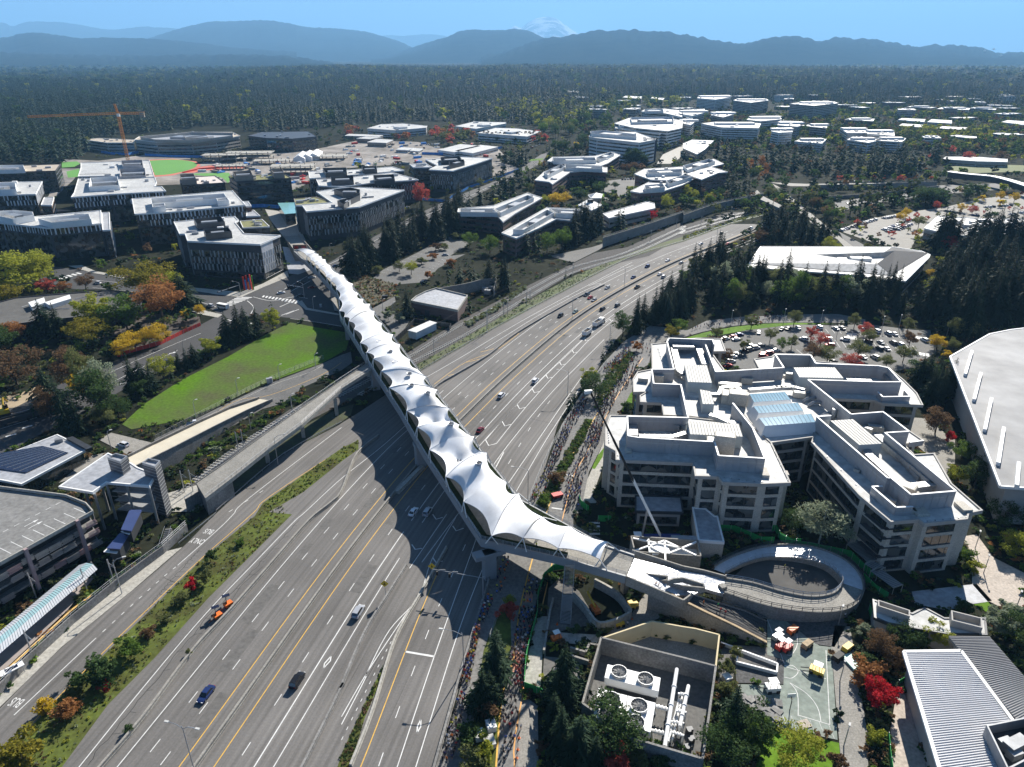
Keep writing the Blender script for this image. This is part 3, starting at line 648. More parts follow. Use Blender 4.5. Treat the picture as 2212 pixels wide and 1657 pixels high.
for n,pts in(('a',[(680,260),(740,460)]),('a',[(620,620),(640,760)]),('c',[(240,330),(1080,400)]),('c',[(1390,570),(1800,620)]),('d',[(420,210),(1230,990)]),('d',[(1640,1040),(2060,1000)]),('c',[(1900,220),(2080,600)]),('a',[(140,1140),(150,1270)])):
 P=GP(n,pts,ZE);k=6
 q=MB()
 for i in range(k):
  t=i/(k-1);c=(P[0][0]+(P[1][0]-P[0][0])*t,P[0][1]+(P[1][1]-P[0][1])*t);q.tube([(*c,ZE),(*c,ZE+.35)],.16,6);
 q.tube([(*P[0],ZE+.3),(*P[1],ZE+.3)],.04,4);q.build('roof_anchor_line',STEEL,off_)
for pts in([('a',1665,745),('a',2045,722),('a',2108,805),('a',1712,832)],[('a',1708,878),('b',245,838),('b',302,922),('a',1762,952)],[('a',1768,1004),('b',388,958),('b',436,1046),('a',1832,1088)]):
 P=ccw(GM(pts,20.0));base=inset(P,-1.6);q=MB();n4=4
 q.add([(x,y,16.8)for x,y in base]+[(x,y,20.0)for x,y in P],[(i,(i+1)%4,4+(i+1)%4,4+i)for i in range(4)],0)
 s=q.build('skylight',WHITE,off_)
 g=MB();g.sheet(P,20.02);a,b_,c,d=[Vector((*x,20.05))for x in P]
 g.build('skylight_glass',GLASSB,s)
 g=MB();e0,e1=((a,b_),(d,c))if(b_-a).length>(d-a).length else((a,d),(b_,c))
 for i in range(13):t=i/12;g.tube([e0[0].lerp(e0[1],t),e1[0].lerp(e1[1],t)],.06,4)
 g.build('glazing_bar',STEEL,s)
# stone piers and glazed end bays
for n,x,y,w,d in(('c',180,705,6.2,2.2),('c',328,825,1.8,4),('c',1122,885,6.2,2.4),('c',1300,965,2.2,4.5),('c',1755,1108,2.0,4.5),('c',1890,1036,6.0,2.4),('d',1315,1525,2.4,3.5),('d',1428,1558,3.4,5),('d',1888,1512,2.6,4)):
 c=G(n,x,y);MB().box((c[0],c[1]+d/2),(w,d,ZE+(.9 if w<3.5 else-.8)),-.12 if n=='c' else .06,0,0).build('stone_pier',STONE,off_)
# shading fins on the east block corner
for f in range(5):
 z=2.2+f*3.0;P=GM([('d',990,930),('d',1180,1090),('d',1390,1075)],15);P=[Vector(p)for p in P];q=MB()
 for a,c in zip(P,P[1:]):q.beam((*a,z),(*c,z),1.3,.12)
 q.build('sun_shade',METALD,off_)
# low entrance wing and service building
bld('entrance_wing','low flat roofed entrance wing in front of the stone offices','building',GM([('c',430,760),('c',930,775),('c',955,950),('c',430,935)],5.2),5.2,STONED,ROOFG,METALD,over=.8,par=.2)
bld('service_block','stone service block with pale grey roof by the mobile crane','building',GM([('c',1045,890),('c',1195,905),('c',1290,985),('c',1325,985),('c',1395,1270),('c',1110,1250)],5.4),5.4,STONE,ROOFG,WHITE,over=.1,par=.3,style='')
tr_=place('open_loading_yard',(*G('c',750,1400),0),'roofless concrete loading yard crossed by white steel trusses','loading yard')
for a,c in((('c',390,1195),('c',1110,1240)),(('c',1110,1240),('c',1140,1410)),(('c',1140,1410),('c',430,1360)),(('c',430,1360),('c',390,1195))):
 MB().wall([(*p,0)for p in GM([a,c],6)],6,.35).build('wall',CONC,tr_)
for a,c in(((430,1350),(750,1240)),((750,1240),(1090,1400)),((410,1215),(930,1320)),((940,1320),(1090,1255)),((940,1320),(790,1380)),((750,1240),(760,1470)),((575,1225),(590,1370)),((590,1300),(720,1370))):
 MB().beam(*[(*p,6.2)for p in GP('c',[a,c],6.2)],.45,.4).build('truss_member',WHITE,tr_)
MB().box(G('c',690,1320,5.9),(5,5,.4),.1,0,5.4).build('louvre_panel',WHITE,tr_);MB().box(G('c',870,1380,3),(12,5,3),-.1,0,0).build('tank',WHITE,tr_)
MB().prism(GP('c',[(820,1185),(1100,1195),(1110,1250),(830,1225)],4.5),0,4.5).build('side_store',ROOFG,tr_)
# mobile crane
cr=place('mobile_crane',(*G('c',690,1195),0),'mobile crane with raised white and black telescopic boom over the office','crane')
b0=Vector((*G('c',700,1185,3),3));tip=Vector((G(5,1605,880,46)[0],b0.y-5,46));
tx,ty=T(5,1612,880);u_=(tx-W/2)/F;v_=(ty-H/2)/F;dd=b0.y-4;t_=dd/(cp_-v_*sp_);tip=Vector((u_*t_,dd,CH-t_*(sp_+v_*cp_)))
def lp(t):return b0.lerp(tip,t)
MB().beam(lp(0)+Vector((0,0,.8)),lp(.42)+Vector((0,0,.7)),1.5,1.5).build('lower_boom',WHITE,cr)
MB().beam(lp(.42)+Vector((0,0,.55)),lp(.7)+Vector((0,0,.5)),1.3,1.3).build('boom_section',BLACK,cr);MB().beam(lp(.7)+Vector((0,0,.4)),lp(1)+Vector((0,0,.4)),1.05,1.05).build('upper_boom',BLACK,cr)
MB().box(tuple(tip-Vector((.6,0,0))),(1.9,.8,.9),.2).build('boom_head',WHITE,cr)
MB().tube([(b0.x-5,b0.y,2.2),lp(.2)],.3,8).build('lift_ram',METAL,cr)
MB().box((b0.x+.5,b0.y),(11,3,1.4),0,0,.9).build('chassis',mat('navy_paint',(.02,.03,.16),.4),cr)
q=MB().box((b0.x-6.2,b0.y),(2.2,2.7,2.2),0,0,1);q.box((b0.x-6.4,b0.y),(2,2.75,.9),0,1,2.2);q.build('cab',[WHITE,GLASS],cr)
for i in range(5):
 for s in(-1,1):c=(b0.x-5.5+i*2.4,b0.y+s*1.3,.6);MB().tube([(c[0],c[1]-.2,.6),(c[0],c[1]+.2,.6)],.6,12).build('wheel',BLACK,cr)
# ---------------- cooling plant -------------------------------------------
cpz=place('cooling_plant',(*G(8,1900,1200),0),'walled concrete yard around rooftop-style cooling fans and white pipework','cooling plant')
PW=5.0
PT=[(8,1680,815),(8,2210,945),(9,213,1000),(9,128,1600),(8,1870,1462),(8,1560,1240)]
P=GM(PT,PW)
ground('plant_yard',[G(*q)for q in PT],ASPH2,.02)
for a,c in zip(P[:4]+[P[4]],P[1:5]+[P[5]]):
 MB().wall([(*a,0),(*c,0)],PW,.45).build('wall',CONCD,cpz)
MB().wall([(*P[5],0),(*P[0],0)],PW,.45).build('wall',CONC,cpz)
Q=GM([(8,2010,712),(8,2210,748),(9,80,760),(9,235,800)],4.6);Q0=[(8,1885,855)]
for a,c in zip([P[0]]+Q,Q+[P[2]]):MB().wall([(*a,0),(*c,0)],4.7,.35).build('pit_wall',mat('beige_render',(.6,.5,.3),.8,.08,.3),cpz)
ground('pit_floor',[P[0]]+Q+[P[2],P[1]],CONC,.03)
def tower(top,zt,z0):
 p=ccw(GM(top,zt));e=place('cooling_tower',(*cen(p),0),'white cooling unit','cooling unit','cooling fans in the walled yard');q=MB().prism(p,z0,zt);q.prism(inset(p,.5),.0,z0);q.build('casing',WHITE,e)
 q=MB();[q.wall([(*a,1.4),(*c,1.4)],1.2,.12)for a,c in zip(inset(p,.3),inset(p,.3)[1:])];q.build('louvre',METALD,e);return e
FANG=mat('fan_grey',(.16,.165,.17),.6)
def fan(e,n,x,y,z,r):
 c=G(n,x,y,z+.8);m=24;q=MB()
 ring=lambda rr,zz:[(c[0]+rr*math.cos(2*math.pi*i/m),c[1]+rr*math.sin(2*math.pi*i/m),zz)for i in range(m)]
 q.add(ring(r,z)+ring(r,z+.9)+ring(r*.94,z+.9)+ring(r*.94,z),[f for i in range(m)for f in((i,(i+1)%m,m+(i+1)%m,m+i),(m+i,m+(i+1)%m,2*m+(i+1)%m,2*m+i),(2*m+i,2*m+(i+1)%m,3*m+(i+1)%m,3*m+i))])
 q.sheet([t[:2]for t in ring(r*.94,0)],z+.05,1);o=q.build('fan_ring',[STEEL,METALD],e)
 q=MB()
 for k in range(8):
  a=k*math.pi/4;d=Vector((math.cos(a),math.sin(a),0));nn=Vector((-d.y,d.x,0));C0=Vector((*c,z+.45))
  q.add([C0+d*.3-nn*.15,C0+d*r*.88-nn*.45+Vector((0,0,-.12)),C0+d*r*.88+nn*.45+Vector((0,0,.12)),C0+d*.3+nn*.15],[(0,1,2,3)])
 q.tube([(*c,z+.3),(*c,z+.6)],.35,8);q.build('fan_blades',FANG,o)
 q=MB();[q.tube([(c[0]+rr*math.cos(2*math.pi*i/20),c[1]+rr*math.sin(2*math.pi*i/20),z+.92)for i in range(21)],.03,3)for rr in(r*.3,r*.6,r*.85)]
 [q.tube([(*c,z+.92),(c[0]+r*math.cos(a),c[1]+r*math.sin(a),z+.92)],.03,3)for a in[k*math.pi/8 for k in range(16)]];q.build('fan_guard',FANG,o)
ct=tower([(8,1722,990),(8,2065,1078),(8,2052,1165),(8,1702,1075)],5.2,3.4);fan(ct,8,1797,1035,5.2,1.75);fan(ct,8,1968,1082,5.2,1.75);ct['label']='white cooling unit with two fans against the dark back wall'
ct=tower([(8,1662,1145),(8,1848,1192),(8,1830,1382),(8,1630,1328)],5.2,3.4);fan(ct,8,1750,1212,5.2,1.8);fan(ct,8,1722,1305,5.2,1.8);ct['label']='white cooling unit with two fans beside the dark firs'
ct=tower([(8,1852,1193),(8,2032,1240),(8,2000,1430),(8,1834,1383)],5.2,3.4);fan(ct,8,1927,1255,5.2,1.8);fan(ct,8,1905,1362,5.2,1.8);ct['label']='white cooling unit with two fans next to the white pipes'
for i,(n,pts,r,z)in enumerate(((8,[(2170,1022),(2092,1520)],.42,4),(9,[(35,1130),(-20,1390)],.4,3.4),(8,[(2205,1200),(2140,1480)],.22,2.2),(8,[(2185,1215),(2115,1490)],.22,2.2),(8,[(2030,1260),(2120,1285)],.4,2.4),(8,[(2010,1420),(2100,1440)],.4,2.2),(8,[(2130,1360),(2210,1372)],.3,3),(8,[(2140,1430),(2210,1450)],.3,3),(8,[(2120,1560),(2190,1580)],.35,2.4),(9,[(-25,1180),(20,1190)],.3,3.2),(9,[(-40,1290),(15,1300)],.3,3.2))):
 p=[(*a,z)for a in GP(n,pts,z)];d=(Vector(p[1])-Vector(p[0])).normalized();q=MB().tube([(p[0][0],p[0][1],.2)]+p+[(p[1][0],p[1][1],.2)],r,8)
 for k in(.25,.5,.75):m_=Vector(p[0]).lerp(Vector(p[1]),k);q.tube([m_-d*.12,m_+d*.12],r*1.35,8)
 q.build('pipe',WHITE,cpz)
for x,y in((40,1430),(50,1490),(30,1540)):q=MB().box(G(9,x,y),(1.3,.9,1.2),.2,0,0);q.tube([(*G(9,x,y,1.2),1.2),(*G(9,x,y,1.2),1.8)],.4,8);q.build('pump',METALD,cpz)
# U-shaped planter walls under the bridge
uw=place('curved_retaining_wall',(*G(8,1650,740),0),'U shaped pale concrete retaining wall under the bridge stair','retaining wall')
for pts in([(1500,530),(1575,610),(1655,715),(1760,705),(1868,650),(1850,610),(1780,520),(1640,440)],):
 MB().wall([(*p,0)for p in spline(GP(8,pts,2.4),4)],2.6,.6).build('wall',PALEC,uw)
for lab,pts in(('stepped concrete wall footing beside the fir trees',[(1480,880),(1580,910),(1605,855),(1680,870)]),('low concrete kerb wall beside the green fence',[(1310,900),(1350,640),(1370,560)]),('concrete wall footing left of the cooling yard',[(1480,930),(1600,968)])):
 MB().wall([(*p,0)for p in GP(8,pts,1.2)],1.3,.5).build('concrete_wall',CONC);o=bpy.context.scene.collection.objects[-1];tag(o,lab,'wall')
# pavilion with twin roof boxes, and white standing seam hall
pv,_=bld('flat_roof_pavilion','low flat roofed pavilion with two raised roof boxes','pavilion',GM([(9,1225,570),(9,1480,660),(9,1560,620),(9,1690,690),(9,1960,690),(9,1970,805),(9,1720,800),(9,1330,730),(9,1235,690)],5),5,STONED,ROOFW,METALD,over=.5,par=.2,style='')
for pts in([(9,1262,572),(9,1470,640),(9,1470,680),(9,1262,612)],[(9,1735,640),(9,1935,690),(9,1940,755),(9,1740,705)]):
 penthouse(pv,ccw(GM(pts,7)),5.05,7,STONED,ROOFW)
def seamroof(root,pts,z,m,k,w=.12,name='roof_sheet'):
 P=[Vector((*p,z))for p in GM(pts,z)];q=MB();q.prism([p[:2]for p in P],z-.5,z)
 for i in range(k+1):t=i/k;q.beam(P[0].lerp(P[3],t)+Vector((0,0,.16)),P[1].lerp(P[2],t)+Vector((0,0,.16)),w,.16)
 return q.build(name,m,root)
SEAM=mat('white_seam_metal',(.60,.60,.61),.5,.08,.15,spec=.3);SEAMG=mat('grey_seam_metal',(.27,.27,.275),.55,.1,.2,spec=.3)
wh=place('metal_roof_hall',(*G(9,1800,1200),0),'large hall with ribbed white and grey standing seam metal roofs','hall')
P1=[(9,1430,905),(9,1800,900),(9,2210,1480),(9,1660,1760)];seamroof(wh,[(9,1430,905),(9,1790,903),(9,2330,1660),(9,1690,1760)],8,SEAM,58)
P2=[(9,1745,815),(9,1980,815),(9,2420,1240),(9,2300,1600)];seamroof(wh,[(9,1720,812),(9,1985,815),(9,2520,1430),(9,2360,1600)],6.6,SEAMG,60)
MB().prism(inset(GM([(9,1430,905),(9,1790,903),(9,2330,1660),(9,1690,1760)],8),1.2),0,7.4).build('wall',STONED,wh)
MB().prism(inset(GM([(9,1720,812),(9,1985,815),(9,2520,1430),(9,2360,1600)],6.6),1.0),0,6).build('wall',STONED,wh)
q=MB();pp=[(*p,8.2)for p in GM([(9,1690,1760),(9,1430,905),(9,1800,900),(9,2150,1370)],8.2)];[q.beam(a,c,.7,.5)for a,c in zip(pp,pp[1:])];q.build('gutter',WHITE,wh)
penthouse(wh,ccw(GM([(9,1960,1390),(9,2260,1330),(9,2330,1560),(9,2100,1680)],10.5)),8.2,10.8,METAL,METALD,name='plant_well')
for x,y in((2090,1490),(2150,1560),(2180,1480)):MB().box(G(9,x,y,9.6),(2.4,1.6,1.6),.3,0,8.3).build('fan_unit',METAL,wh)
# grey barrel roof sports hall at the frame edge
gh=place('grey_roof_hall',(*G(6,2100,1000),0),'huge hall with finely ribbed grey metal roof and long ridge vents','hall')
RF=[(6,1728,652),(6,1985,505),(6,2330,440),(6,2700,1000),(6,2500,1520),(6,2050,1480)]
PG=GM([(6,1728,652),(6,1985,505),(6,2120,478),(6,2600,420),(6,2900,1000),(6,2600,1530),(6,2052,1490)],14)
FINE=mat('fine_ribbed_grey_roof',(.29,.29,.29),.65,.1,.1,spec=.2,scale2=.05)
w_=FINE.node_tree.nodes.new('ShaderNodeTexWave');w_.inputs['Scale'].default_value=.55;w_.bands_direction='Y';tcn=FINE.node_tree.nodes.new('ShaderNodeTexCoord');FINE.node_tree.links.new(tcn.outputs['Object'],w_.inputs[0])
bp_=FINE.node_tree.nodes.new('ShaderNodeBump');bp_.inputs['Strength'].default_value=.5;bp_.inputs['Distance'].default_value=.1;FINE.node_tree.links.new(w_.outputs['Fac'],bp_.inputs['Height']);FINE.node_tree.links.new(bp_.outputs[0],FINE.node_tree.nodes['Principled BSDF'].inputs['Normal'])
MB().prism(PG,13.3,14).build('roof',FINE,gh);MB().prism(inset(PG,2.5),0,13.2).build('wall',STONED,gh)
q=MB();P=[(*p,14.2)for p in PG];[q.beam(a,c,.6,.8)for a,c in zip(P,P[1:]+P[:1])];q.build('gutter',WHITE,gh)
for a,c in(((1872,610),(1828,760)),((1930,752),(1885,925)),((1998,915),(1955,1120)),((2078,1105),(2042,1335)),((2175,1330),(2162,1480))):
 MB().beam(*[(*p,15.2)for p in GP(6,[a,c],15.2)],1.0,1.2).build('ridge_vent',WHITE,gh)
# atrium office with hipped white roof beyond the car park
ao=place('hip_roof_office',(*G(6,1000,100),0),'low brick office with broad white hipped roof and sunken roof court','office building')
RO=[(6,418,75),(6,430,40),(6,500,-60),(3,1360,1600),(3,1540,1625),(3,1600,1650),(6,1595,10),(6,1440,165),(6,1345,160),(6,1060,120)]
PO=GM(RO,10);MB().prism(inset(PO,2),0,9.2).build('wall',BROWN,ao);roofed(ao,inset(PO,1),10,1,ROOFW,WHITE,.3)
ribbons(ao,inset(PO,1.95),0,9,4.4,1.2,3.2,GLASS,1,3)
a,b_,c,d=[(*p,10.3)for p in GM([(6,425,45),(6,1345,125),(6,1585,-20),(3,1350,1600)],10.3)]
e_,f_,g_,h_=[(*p,14)for p in GM([(6,850,-10),(6,1255,50),(6,1370,-35),(3,1300,1632)],14)]
q=MB();q.add([a,b_,c,d,e_,f_,g_,h_],[(0,1,5,4),(1,2,6,5),(2,3,7,6),(3,0,4,7)]);q.m=[0,1,1,0];q.add([f_,g_,h_,e_,(f_[0],f_[1],11),(g_[0],g_[1],11),(h_[0],h_[1],11),(e_[0],e_[1],11)],[(0,1,5,4),(1,2,6,5),(2,3,7,6),(3,0,4,7),(4,5,6,7)]);q.build('hip_roof',[ROOFW,mat('slate_grey_seam',(.04,.043,.05),.75,spec=.15)],ao)
MB().box(G(6,1150,15,12.5),(12,4,2),-.1,0,11.02).build('air_handler',WHITE,ao);MB().box(G(6,1030,20,12),(5,3,1.6),-.1,0,11.02).build('air_handler',METAL,ao)
# ---------------- streets, meadow and rail on the near campus side ----------
DARKA=mat('fresh_asphalt',(.04,.04,.041),.85,.25,.06,scale2=1.2)
ground('lawn',[(4,790,1090),(4,930,960),(4,1180,800),(4,1480,650),(4,1700,520),(4,1880,430),(4,2060,465),(5,0,490),(5,60,500),(5,30,610),(4,2210,625),(4,2090,690),(4,1700,830),(4,1380,985),(4,1180,1062),(4,850,1122)],mat('meadow_grass',(.115,.115,.062),.95,.2,.038,col2=(.085,.19,.008),spec=.02,scale2=.9),.03)
ground('street',[(4,-300,1000),(4,0,960),(4,270,885),(4,700,690),(4,950,620),(4,1300,445),(4,1420,380),(4,1300,300),(4,1150,290),(4,900,240),(4,770,218),(4,480,215),(4,250,160),(4,300,60),(4,540,95),(4,820,145),(4,1210,195),(4,1560,265),(4,1700,200),(4,1870,135),(4,2000,60),('e',420,350),('e',640,240),('e',750,165),(2,160,1560),(2,420,1420),(2,720,1280),(2,950,1190),(2,1140,1105),(2,1290,1000),(2,1340,985),(2,1300,1050),(2,1160,1130),(2,950,1225),(2,740,1340),(2,560,1440),(2,300,1580),('e',730,270),('e',700,400),('e',640,480),('e',560,480),('e',640,800),('e',700,810),('e',720,900),(4,2210,460),(4,1870,400),(4,1640,380),(4,1480,445),(4,1420,550),(4,1160,690),(4,860,830),(4,560,1000),(4,350,1110),(4,0,1290),(4,-300,1400)],DARKA,.02)
q=MB()
def xwalk(a,b,c,d,k,n=4):
 A,B,C_,D=[Vector(p)for p in GP(n,[a,b,c,d])]
 for i in range(k):t=(i+.2)/k;u=(i+.75)/k;q.add([(*v,.034)for v in(A.lerp(B,t),A.lerp(B,u),D.lerp(C_,u),D.lerp(C_,t))],[(3,2,1,0)])
xwalk((1450,340),(1640,265),(1540,262),(1395,345),9);xwalk((1445,405),(1640,435),(1600,460),(1415,395),9);xwalk((1700,255),(1940,290),(1920,310),(1690,265),11);xwalk((360,145),(510,105),(540,112),(390,155),5)
for pts,w in(([(1820,385),(1900,355)],.3),([(1850,378),(1935,345)],.3),([(1640,265),(1760,290),(1900,265),(1990,275)],.25),([(1810,330),(1900,290)],.3),([(0,1040),(300,955),(700,760),(1000,625),(1300,500)],.14),([(0,1120),(400,985),(800,780),(1150,610)],.14),([(1180,285),(1300,300),(1400,330)],.2),([(600,205),(900,235),(1100,262)],.14),([(560,150),(700,165),(760,172)],.14),([(1600,290),(1640,330),(1620,380)],.25),([(1880,230),(2010,160)],.2),([(1840,215),(1990,130)],.2),([(1880,405),(2060,430),(2210,455)],.14)):
 q.ribbon(spline(GP(4,pts),4),w*1.5,.034)
q.ribbon(GP(2,[(60,1640),(420,1450),(740,1310),(1150,1120)]),.3,.034);q.ribbon(GP('e',[(560,300),(740,215)]),.3,.034)
for x,y in((170,1108),(65,1162),(785,828),(1115,628),(690,201)):c=G(4,x,y);q.ribbon([(c[0]-1,c[1]-1),(c[0]+1.4,c[1]+1.3)],.9,.034)
struct('road_markings_street',q,LINE,label='white lane and crosswalk markings of the street junction')
def paved(pts,m=PALEC,z=.12,name='pavement'):return ground(name,pts,m,z)
paved([(4,440,65),(4,530,60),(4,620,100),(4,830,130),(4,820,148),(4,600,110)]);paved([(4,1250,205),(4,1560,235),(4,1700,180),(4,1860,95),(4,1870,135),(4,1700,205),(4,1560,268),(4,1400,250),(4,1230,222)])
paved([('e',80,100),('e',220,120),('e',420,340),('e',250,400),('e',150,390)],ROOFG);paved([('h',1240,640),('h',1560,680),('h',1600,800),('h',1680,980),('h',1540,1060),('h',1440,940),('h',1300,760)],PALEC)
paved([(4,1160,310),(4,1310,350),(4,1440,380),(4,1410,400),(4,1280,375),(4,1180,335)]);paved([('e',230,700),('e',290,680),('e',350,760),('e',690,825),('e',690,840),('e',330,780)])
paved([(4,640,1190),(4,720,1145),(4,980,1210),(4,830,1290)],CONC);paved([(4,380,1470),(4,600,1290),(4,690,1275),(4,480,1440)],CONC)
paved([(4,830,1657),(4,1000,1560),(4,1290,1480),(4,1380,1560),(4,1260,1657)],PALEC);paved([('e',570,520),('e',640,560),('e',690,800),('e',640,790)],CONC)
ground('street',[(4,1000,1185),(4,1480,950),(4,1760,820),(4,2090,695),(4,2210,640),(5,60,620),(5,70,690),(4,2210,740),(4,1940,860),(4,1900,935),(4,1700,990),(4,1400,1160),(4,1080,1330),(4,1000,1320)],ASPH2,.025)
q=MB();q.ribbon(spline(GP(4,[(1050,1180),(1500,960),(1760,835),(2000,755),(2090,705)]),4),.25,.045);struct('road_edge_line',q,PALEC)
q=MB();q.ribbon(spline(GP(4,[(1400,1010),(1550,930),(1750,900),(2080,770),(2210,690)]),4),.18,.045);struct('road_centre_line',q,LINEY)
# concrete ramp rising to the station
cr2=place('station_ramp',(*G(4,1400,1060),0),'pale concrete ramp rising from the meadow road to the station','ramp')
zr=[7.4,5.6,3.4,1.4,.3];A=[(*G(4,x,y,z),z)for(x,y),z in zip([(830,1305),(1010,1215),(1290,1080),(1500,985),(1680,925)],zr)];B=[(*G(4,x,y,z),z)for(x,y),z in zip([(860,1385),(1130,1250),(1410,1105),(1600,1010),(1765,938)],zr)]
MB().add(A+B,[(i+1,i,5+i,6+i)for i in range(4)]).build('ramp_surface',mat('sand_concrete',(.46,.42,.33),.8,.1,.2),cr2)
for P in(A,B):
 q=MB();q.add([(x,y,z+1)for x,y,z in P]+[(x,y,0)for x,y,z in P],[(i,i+1,6+i,5+i)for i in range(4)]);q.wall([(x,y,z+.95)for x,y,z in P],.1,.4);q.build('side_wall',CONCD,cr2)
# rail corridor
BAL1=[(4,1080,1600),(4,1400,1330),(4,1880,990),(4,2210,850),(5,0,850),(5,430,625),(5,760,420),(5,1190,200),(5,1640,-20),(2,1850,1600),(2,2210,1430),(3,0,1460),(3,280,1375),(3,420,1370),(3,300,1430),(3,0,1530),(2,2210,1530),(2,1990,1657),(5,1500,110),(5,1200,290),(5,850,510),(5,450,720),(5,0,960),(4,2210,960),(4,1950,1090),(4,1500,1420),(4,1230,1657)]
ground('rail_ballast',BAL1,GRAVEL,.03)
ground('verge',[(5,470,715),(5,850,500),(5,1190,300),(5,1500,130),(5,1900,-30),(3,0,1530),(3,430,1390),(3,560,1385),(3,300,1455),(3,0,1565),(5,1850,15),(5,1300,300),(5,950,490),(5,500,750)],mat('dry_bank',(.12,.11,.07),.95,.35,.12,col2=(.09,.13,.03),scale2=1.5),.035)
ground('verge',[(4,1250,1640),(4,1480,1460),(4,1960,1100),(4,2210,980),(5,80,960),(5,60,1030),(4,2210,1075),(4,1830,1285),(4,1430,1630)],mat('dark_bank',(.05,.042,.033),.95,.3,.2,col2=(.06,.08,.02),scale2=1.5),.035)
def track(pts,lab):
 P=spline(pts,5);t=place('railway_track',(*P[len(P)//2],0),lab,'railway track','rail tracks along the freeway');q=MB()
 for x,y,a in walk(P,1.5 if P[0][1]<300 else 2.0):q.box((x,y),(.45,2.6,.18),a,0,.04)
 q.build('sleepers',PALEC,t)
 for s in(-.72,.72):MB().wall([(x,y,.2)for x,y in offset(P,s)],.2,.12).build('rail',STEEL,t)
track(GM([(4,1120,1560),(4,1300,1425),(4,1560,1225),(4,1890,1020),(4,2130,920),(5,0,900),(5,200,790),(5,440,655),(5,760,455),(5,1190,235),(5,1500,75),(2,1830,1640),(2,2210,1470),(3,0,1490),(3,300,1400),(3,450,1370)]),'railway track running under the canopy bridge nearer the brick building')
track(GM([(5,120,900),(5,450,695),(5,850,485),(5,1200,272),(5,1500,110),(2,1900,1640),(2,2210,1498),(3,0,1512),(3,300,1420),(3,470,1380)]),'railway track nearer the freeway guardrail beyond the canopy bridge')
def rail(pts,lab,name='guard_rail',h=.8,m=METAL,posts=4,cat='guard rail',top=True,dense=.32):
 P=spline(pts,4);e=place(name,(*P[len(P)//2],0),lab,cat);q=MB();q.wall([(x,y,h-dense)for x,y in P],dense,.12);q.build('rail',m,e)
 q=MB();[q.box((x,y),(.14,.14,h),a,0,0)for x,y,a in walk(P,posts)];q.build('posts',m,e);return e
rail(GP(4,[(1400,1657),(1830,1292),(2210,1082)]),'long steel guard rail beside the frontage ramp under the approach bridge')
rail(GP(7,[(1160,215),(1400,20)]),'short steel guard rail beside the bus lane by the stairs')
rail(GM([(5,500,752),(5,950,492),(5,1300,302),(5,1850,20),(3,0,1562),(3,300,1452),(3,560,1388)]),'steel guard rail along the grass bank beyond the canopy bridge')
# concrete barriers on the freeway
def barrier(pts,lab,h=.85,m=CONC,name='concrete_barrier',w=.5):
 q=MB();q.wall([(x,y,0)for x,y in pts],.35,w*1.5);q.wall([(x,y,.3)for x,y in pts],h-.3,w);return tag(q.build(name,m),lab,'barrier')
barrier([p for p in MED if p[1]<560],'long concrete median barrier dividing the two freeway carriageways',1.05)
barrier(spline(GP(7,[(560,1770),(660,1657),(930,1340),(1250,910),(1500,640),(1780,320),(2000,70)])+GP(4,[(2150,1600),(2210,1530)])+GP(5,[(100,1290),(240,1170)]),5),'concrete barrier between the collector lane and main freeway lanes',1.0)
barrier(spline(GP(5,[(560,900),(640,830),(760,760),(960,640),(1140,500),(1500,290),(1700,190)]),5),'concrete barrier beside the merging lane beyond the canopy bridge',.9,CONCD)
barrier(spline(GP(7,[(1900,1760),(1960,1657),(2210,1150)])+GP(8,[(0,1140),(150,790),(300,545),(420,355)]),5),'low weathered concrete barrier beside the carpool lane',.8,CONCD)
barrier(spline(GP(8,[(60,1657),(200,1300),(345,840),(500,560),(590,400),(680,240)]),5),'concrete barrier along the metered ramp beside the weedy strip',.9,PALEC)
barrier(spline(GP('f',[(-40,1010),(90,880),(240,730)]),3),'crash barrier flaring out from the bridge pier',1.0,PALEC,w=1.4)
barrier(spline(GP(8,[(570,1780),(605,1657),(790,1000),(930,540),(965,410)]),5),'concrete edge wall between metered ramp and closed road',1.2,CONCD)
# ---------------- station, garage and pavilion -----------------------------
sp=place('solar_pavilion',(*G(4,300,1330),0),'single storey glass pavilion with solar panels on its pale roof','pavilion')
PR=GM([(4,-260,1400),(4,0,1300),(4,372,1155),(4,572,1248),(4,140,1478),(4,-260,1400)][:5],5.2);PI=inset(PR,1.4);MB().prism(PI,0,4.7).build('wall',GLASSG,sp);roofed(sp,PI,5.2,1.4,ROOFG,WHITE,.15)
q=MB()
for f in range(26):
 t=f/25;a=Vector(G(4,-120,1420)).lerp(Vector(G(4,560,1300)),t);
ribbons(sp,PI,0,4.7,4.7,.3,4.3,GLASSG,.3,1.6)
PV=GM([(4,-200,1310),(4,275,1228),(4,442,1272),(4,168,1402),(4,-200,1350)],5.5);SOLAR=mat('solar_cells',(.012,.014,.035),.25,.3,.5,spec=.8)
s=MB().prism(PV,5.35,5.5).build('solar_array',SOLAR,sp);q=MB();A,B,C_,D=Vector(PV[0]),Vector(PV[1]),Vector(PV[2]),Vector(PV[3])
for i in range(1,9):t=i/9;q.tube([(*A.lerp(D,t),5.52),(*B.lerp(C_,t),5.52)],.05,3)
for i in range(1,18):t=i/18;q.tube([(*A.lerp(B,t),5.52),(*D.lerp(C_,t),5.52)],.05,3)
q.build('panel_joint',STEEL,s)
MB().prism(GM([(4,428,1180),(4,470,1168),(4,600,1238),(4,560,1252)],5.9),4.9,6.0).build('plant_screen',METALD,sp);MB().box(G(4,380,1190,6),(2.4,1.6,1.2),.5,0,5.25).build('roof_unit',METAL,sp)
st=place('station_entrance_building',(*G(4,850,1640),0),'open steel station hall with flat white roof and two dark lift towers','station building')
